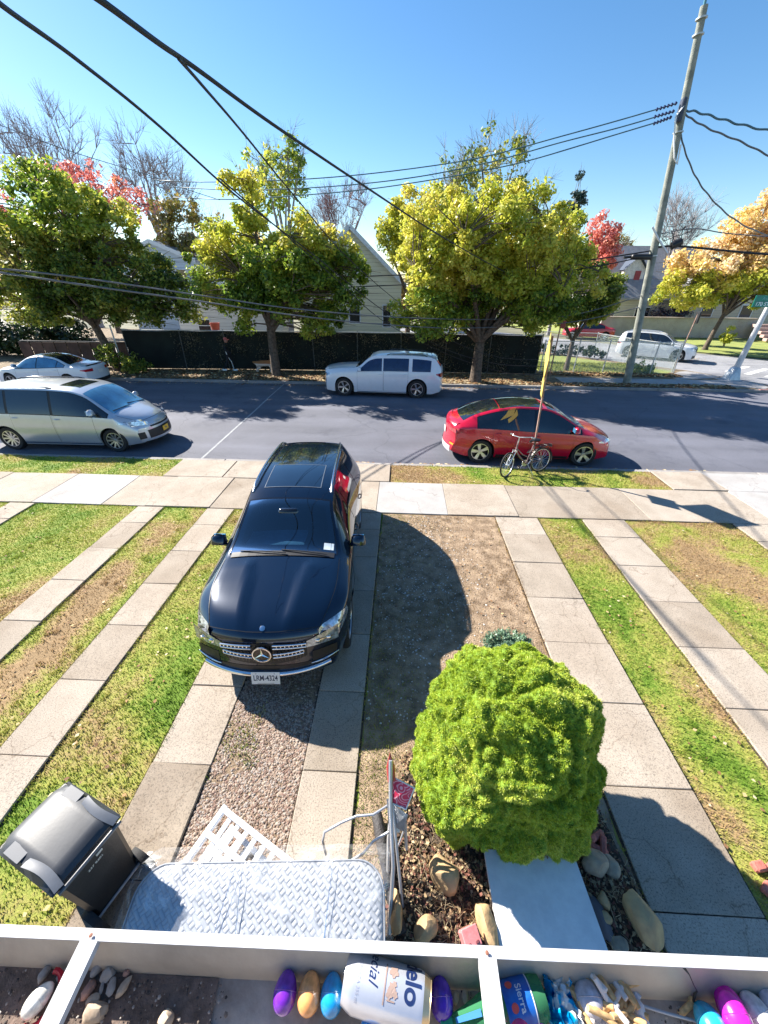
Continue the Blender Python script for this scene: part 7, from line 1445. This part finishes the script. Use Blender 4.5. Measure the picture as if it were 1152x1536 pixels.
# beer can
CL = .121; CR = .0305; ctr = at(580, 1488, ZF + .042)
t = thing('beer_can', 'silver-white beer can with blue lettering lying in the gutter', 'can', ctr); Rz = Matrix.Rotation(R(-9), 4, 'Z'); t.rotation_euler = (Rz @ Matrix.Rotation(R(90), 4, 'Y')).to_euler()
cw = pm('can_white', (.62, .64, .70), .28, .55, var=.04, vs=30, bump=.15, bs=40, dist=.002)
b = MB(); b.lathe([(.022, -CL / 2 + .006), (.0225, -CL / 2), (.0245, -CL / 2), (CR * .93, -CL / 2 + .009), (CR, -CL / 2 + .016), (CR, CL / 2 - .016), (CR * .96, CL / 2 - .010)], 40); b.build('can_body', cw, t, smooth=35)
b = MB(); b.lathe([(CR * .96, CL / 2 - .010), (CR * .82, CL / 2 - .001), (CR * .84, CL / 2), (CR * .80, CL / 2), (CR * .78, CL / 2 - .004), (.001, CL / 2 - .004)], 40); b.build('can_top', pm('gold_metal', (.72, .55, .32), .3, .8), t, smooth=35)
ink = pm('can_ink_blue', (.01, .025, .10), .4); gold = pm('can_print_bronze', (.34, .24, .20), .5)
def wrap_text(s, size, ax0, ang0, mat, nm, bold=0, shear=0, turn=0):
    o = text_obj(nm, s, size, mat, None, None, 0, bold=bold, shear=shear)
    me = o.data; import bmesh
    bm = bmesh.new(); bm.from_mesh(me); bmesh.ops.subdivide_edges(bm, edges=[e for e in bm.edges if e.calc_length() > .004], cuts=2, use_grid_fill=False); bm.to_mesh(me); bm.free()
    for v in me.vertices:               # text x runs round the can, text y runs along the can axis
        u, w = (v.co.x, v.co.y); a = R(ang0) + u / CR; r_ = CR + .0004 + v.co.z
        v.co = Vector((r_ * math.cos(a), r_ * math.sin(a), ax0 + w))
    o.parent = t; return o
# local z = can axis (world +X); angle 180 faces up (local -X is world +Z)
wrap_text('Modelo', .030, .034, 112, ink, 'can_lettering', bold=.0007); wrap_text('Especial', .020, -.020, 122, ink, 'can_script', shear=.3); wrap_text('CERVEZA 355 ml', .006, -.040, 182, pm('can_grey_ink', (.35, .36, .42), .5), 'can_small_print')
wrap_text('Modelo', .026, .026, 312, ink, 'can_lettering_side', bold=.0005)
def wrap_poly(P, nm, mat):
    b = MB(); 
    for poly in P: b.add([((CR + .0006) * math.cos(R(172) + y / CR), (CR + .0006) * math.sin(R(172) + y / CR), x) for x, y in poly], [tuple(range(len(poly)))])
    return b.build(nm, mat, t)
em = []
for k in range(14): y0 = -.020 + k * .0029; em.append([(-.0040, y0), (-.0022, y0), (-.0022, y0 + .003), (-.0040, y0 + .003)])
for cx, cy, r_ in ((.007, .004, .0052), (.012, .009, .0035), (.004, .010, .0042), (.010, .000, .003), (.0075, -.012, .0062)): em.append([(cx + r_ * (1 + .25 * math.sin(5 * a)) * math.cos(a), cy + r_ * (1 + .25 * math.sin(5 * a)) * math.sin(a)) for a in np.linspace(0, 6.28, 15)[:-1]])
em.append([(.000, .015), (.0015, .016), (.012, .016), (.0125, .0145), (.004, .0145)]); wrap_poly(em, 'can_crest', gold)
# green bottle
p0, p1 = at(668, 1538, ZF + .020), at(816, 1494, ZF + .026); ax_ = (p1 - p0); q_ = ax_.to_track_quat('Z', 'Y')
bt = thing('green_bottle', 'green soft drink bottle with blue label lying under the right strap', 'bottle', p0); bt.rotation_euler = q_.to_euler(); BL = ax_.length; gg = glassmat('green_bottle_glass', (.35, .75, .45), .12)
m, nt_, bs_ = newmat('green_pet'); bs_.inputs['Base Color'].default_value = (.10, .42, .20, 1); bs_.inputs['Roughness'].default_value = .12; bs_.inputs['Transmission Weight'].default_value = .6; bs_.inputs['IOR'].default_value = 1.15
b = MB(); b.lathe([(.008, 0), (.0085, .012), (.012, .03), (.021, BL * .42), (.024, BL * .5), (.0245, BL * .90), (.022, BL * .98), (.012, BL), (.001, BL * .985)], 28); b.build('bottle_body', m, bt, smooth=50)
b = MB(); b.lathe([(.0247, BL * .58), (.0252, BL * .60), (.0252, BL * .84), (.0247, BL * .86)], 28, closed=False); b.faces = 0
b.f = [f for f in b.f if len(f) == 4]; b.m = b.m[:len(b.f)]; lb = b.build('label', pm('label_blue', (.01, .08, .42), .35, col2=(.02, .16, .55), vs=60), bt, smooth=50)
b = MB(); b.lathe([(.0254, BL * .845), (.0256, BL * .85), (.0254, BL * .855)], 28); b.f = [f for f in b.f if len(f) == 4]; b.m = b.m[:len(b.f)]; b.build('label_edge', M['white_plastic'], lb, smooth=50)
b = MB(); b.lathe([(.0098, -.006), (.0098, .010)], 16); b.build('neck_ring', pm('green_ring', (.02, .30, .16), .3), bt, smooth=40)
def bt_text(s, size, ax0, rad, ang0, mat, nm, along=False):
    o = text_obj(nm, s, size, mat, None, None, 0, bold=.0002)
    for v in o.data.vertices:
        u, w = v.co.x, v.co.y
        if along: a = R(ang0) + w / rad; z_ = ax0 + u
        else: a = R(ang0) + u / rad; z_ = ax0 + w
        v.co = Vector((rad * math.cos(a), rad * math.sin(a), z_))
    o.parent = bt; return o
up_l = q_.to_matrix().inverted() @ Vector((0, 0, 1)); A0 = math.degrees(math.atan2(up_l.y, up_l.x))
bt_text('Sierra', .012, BL * .74, .0256, A0 - 5, M['white_plastic'], 'label_lettering'); 
for aa, zz, cc in ((A0 + 12, .66, (.75, .10, .08)), (A0 - 40, .66, (.75, .10, .08))): 
    b = MB(); b.add([(.0257 * math.cos(R(aa) + .005 * math.sin(a) / .0257), .0257 * math.sin(R(aa) + .005 * math.sin(a) / .0257), BL * zz + .005 * math.cos(a)) for a in np.linspace(0, 6.28, 13)[:-1]], [tuple(range(12))]); b.build('label_dot', pm('label_red', cc, .4), lb)
b = MB(); zc = BL * .22; b.add([((.0172 + .009 * (k - .5) * .6) * math.cos(R(A0 + s)), (.0172 + .009 * (k - .5) * .6) * math.sin(R(A0 + s)), zc + (k - .5) * .036) for k, s in ((0, -10), (0, 10), (1, 10), (1, -10))], [(0, 1, 2, 3)]); b.build('neck_label', pm('neck_blue', (.05, .22, .55), .4), bt)
# crumpled foil wrapper
t = thing('foil_wrapper', 'crumpled blue and white foil wrapper left of the butt pile', 'wrapper', at(838, 1512, ZF + .012)); P = []
for i in range(15):
    row = []
    for j in range(19): u, v = i / 14 - .5, j / 18 - .5; row.append((u * .042 + .008 * mnoise.noise(Vector((u * 7, v * 7, 3))), v * .080 - u * .01, .012 + .026 * abs(mnoise.noise(Vector((u * 5 + 2, v * 6, 0)))) + .01 * mnoise.noise(Vector((u * 19, v * 15, 5)))))
    P.append(row)
b = MB(); b.grid(P); m, nt_, bs_ = newmat('foil_print'); tc = nd(nt_, 'ShaderNodeTexCoord'); nn = nd(nt_, 'ShaderNodeTexNoise', Scale=38, Detail=1); nt_.links.new(tc.outputs['Object'], nn.inputs['Vector']); r_ = ramp(nt_, [(.42, (.0, .22, .50)), (.50, (.0, .40, .70)), (.53, (.75, .78, .76))]); nt_.links.new(nn.outputs['Fac'], r_.inputs[0]); nt_.links.new(r_.outputs[0], bs_.inputs['Base Color']); bs_.inputs['Roughness'].default_value = .25; bs_.inputs['Metallic'].default_value = .3; b.build('foil', m, t, smooth=25)
# cigarette butts
bt1 = pm('butt_tan', (.62, .40, .18), .8, var=.25, vs=200); bt2 = pm('butt_white', (.78, .72, .66), .8, var=.1)
b = MB(); b.lathe([(.001, -.011), (.0036, -.011), (.0038, -.008), (.0038, .010), (.0034, .0115), (.001, .0112)], 10); proto = None; rg = random.Random(12)
SP_ = [(x, y) for x, y in ((850, 1470, ), (858, 1476), (881, 1470), (898, 1474), (906, 1475), (912, 1475), (918, 1476), (925, 1478), (932, 1480), (938, 1484), (944, 1488), (902, 1484), (896, 1480), (945, 1476), (930, 1500), (926, 1494), (934, 1492), (905, 1506), (912, 1512), (922, 1512), (930, 1508), (940, 1520), (948, 1526), (856, 1506), (864, 1514), (852, 1516), (868, 1500), (818, 1512), (824, 1522), (900, 1520), (908, 1526), (918, 1524), (928, 1522), (936, 1530), (880, 1526), (872, 1522), (952, 1514), (1049, 1512), (1028, 1514), (888, 1520), (862, 1486), (846, 1490))]
for i, (px, py) in enumerate(SP_):
    z = ZF + .008 + rg.uniform(0, .022) * math.exp(-((px - 905) / 40) ** 2) + .012 * (860 < px < 950); p = at(px, py, z)
    if proto is None:
        o = b.build('cigarette_butt', bt1, smooth=50); proto = o
    else: o = proto.copy(); COL.objects.link(o)
    if i % 4 == 3:
        if 'w' not in globals() or not isinstance(globals().get('w_me'), bpy.types.Mesh): w_me = proto.data.copy(); w_me.materials.clear(); w_me.materials.append(bt2)
        o.data = w_me
    o.location = p; o.rotation_euler = (R(90 + rg.uniform(-25, 25)), 0, R((30 if 895 < px < 945 and py < 1490 else rg.uniform(0, 180)) + rg.uniform(-12, 12))); o.scale = (1.0, 1.0, rg.uniform(.9, 1.6))
    tag(o, 'short cigarette butt in the heap right of the foil wrapper' if px < 1000 else ('lone tan butt beside the turquoise egg' if px > 1040 else 'brown leaf-coloured butt left of the lone tan one'), 'cigarette butt', 'cigarette butts in the gutter')
for px, py, s_, l in ((955, 1494, .012, 'tiny grey pebble right of the butt pile'), (957, 1513, .020, 'white triangular stone chip right of the butt pile'), (962, 1530, .020, 'white stone at the bottom right of the butt pile'), (893, 1532, .020, 'white crumpled lump below the grey ball'), (912, 1534, .022, 'broad white chip at the foot of the butt pile')):
    rock('stone', l, at(px, py, ZF + .012), (s_, s_ * 1.1, s_ * .7), px % 60, pm('chip_white', (.66, .67, .70), .7, var=.1), px, 'pale chips right of the butt pile', rough=.2, sub=2)
b = MB(); b.tube([at(955, 1506, ZF + .012), at(1000, 1520, ZF + .014), at(1045, 1532, ZF + .012)], .0018, 6); tag(b.build('drinking_straw', pm('straw_grey', (.35, .38, .42), .5), smooth=60), 'thin grey straw lying across the gutter floor at right', 'straw')
b = MB(); W_ = [(1025, 1450, 3.621), (1034, 1462, 3.615), (1041, 1478, 3.603), (1046, 1487, 3.595), (1042, 1491, 3.588), (1040, 1502, 3.565)]; b.tube([at(x, y, z) for x, y, z in W_], [.0022, .0008, .0006, .0008, .0018, .0016], 6); tag(b.build('dried_stem', M['black'], smooth=60), 'thin black dried stem hanging on the inner gutter wall', 'stem')
# ---------------------------------------------------------------- daylight
SUN_EL = R(34); SUN_AZ = Vector((-.852, .523))        # towards the sun, over the road on the left
world = bpy.data.worlds.new("World"); scene.world = world; world.use_nodes = True
nt = world.node_tree; bg = nt.nodes['Background']; sk = nt.nodes.new('ShaderNodeTexSky'); sk.sky_type = 'NISHITA'; sk.sun_disc = False
sk.sun_elevation = SUN_EL; sk.sun_rotation = math.atan2(SUN_AZ.x, SUN_AZ.y); sk.air_density = 1.0; sk.dust_density = .2; sk.ozone_density = 2.2; sk.altitude = 0
hs = nt.nodes.new('ShaderNodeHueSaturation'); hs.inputs['Saturation'].default_value = 1.25; nt.links.new(sk.outputs[0], hs.inputs['Color']); nt.links.new(hs.outputs[0], bg.inputs[0]); bg.inputs[1].default_value = .068
sl = bpy.data.lights.new("sun", 'SUN'); sl.energy = 5.0; sl.angle = R(.53); sl.color = (1, .94, .85)
so = bpy.data.objects.new("sun", sl); COL.objects.link(so)
d = Vector((SUN_AZ.x * math.cos(SUN_EL), SUN_AZ.y * math.cos(SUN_EL), math.sin(SUN_EL)))
so.rotation_euler = d.to_track_quat('Z', 'Y').to_euler(); so.location = d * 50
vs_ = scene.view_settings; vs_.view_transform = 'Standard'; vs_.look = 'None'; vs_.gamma = 1; vs_.exposure = 1.55
scene.cycles.max_bounces = 8; scene.cycles.transparent_max_bounces = 12
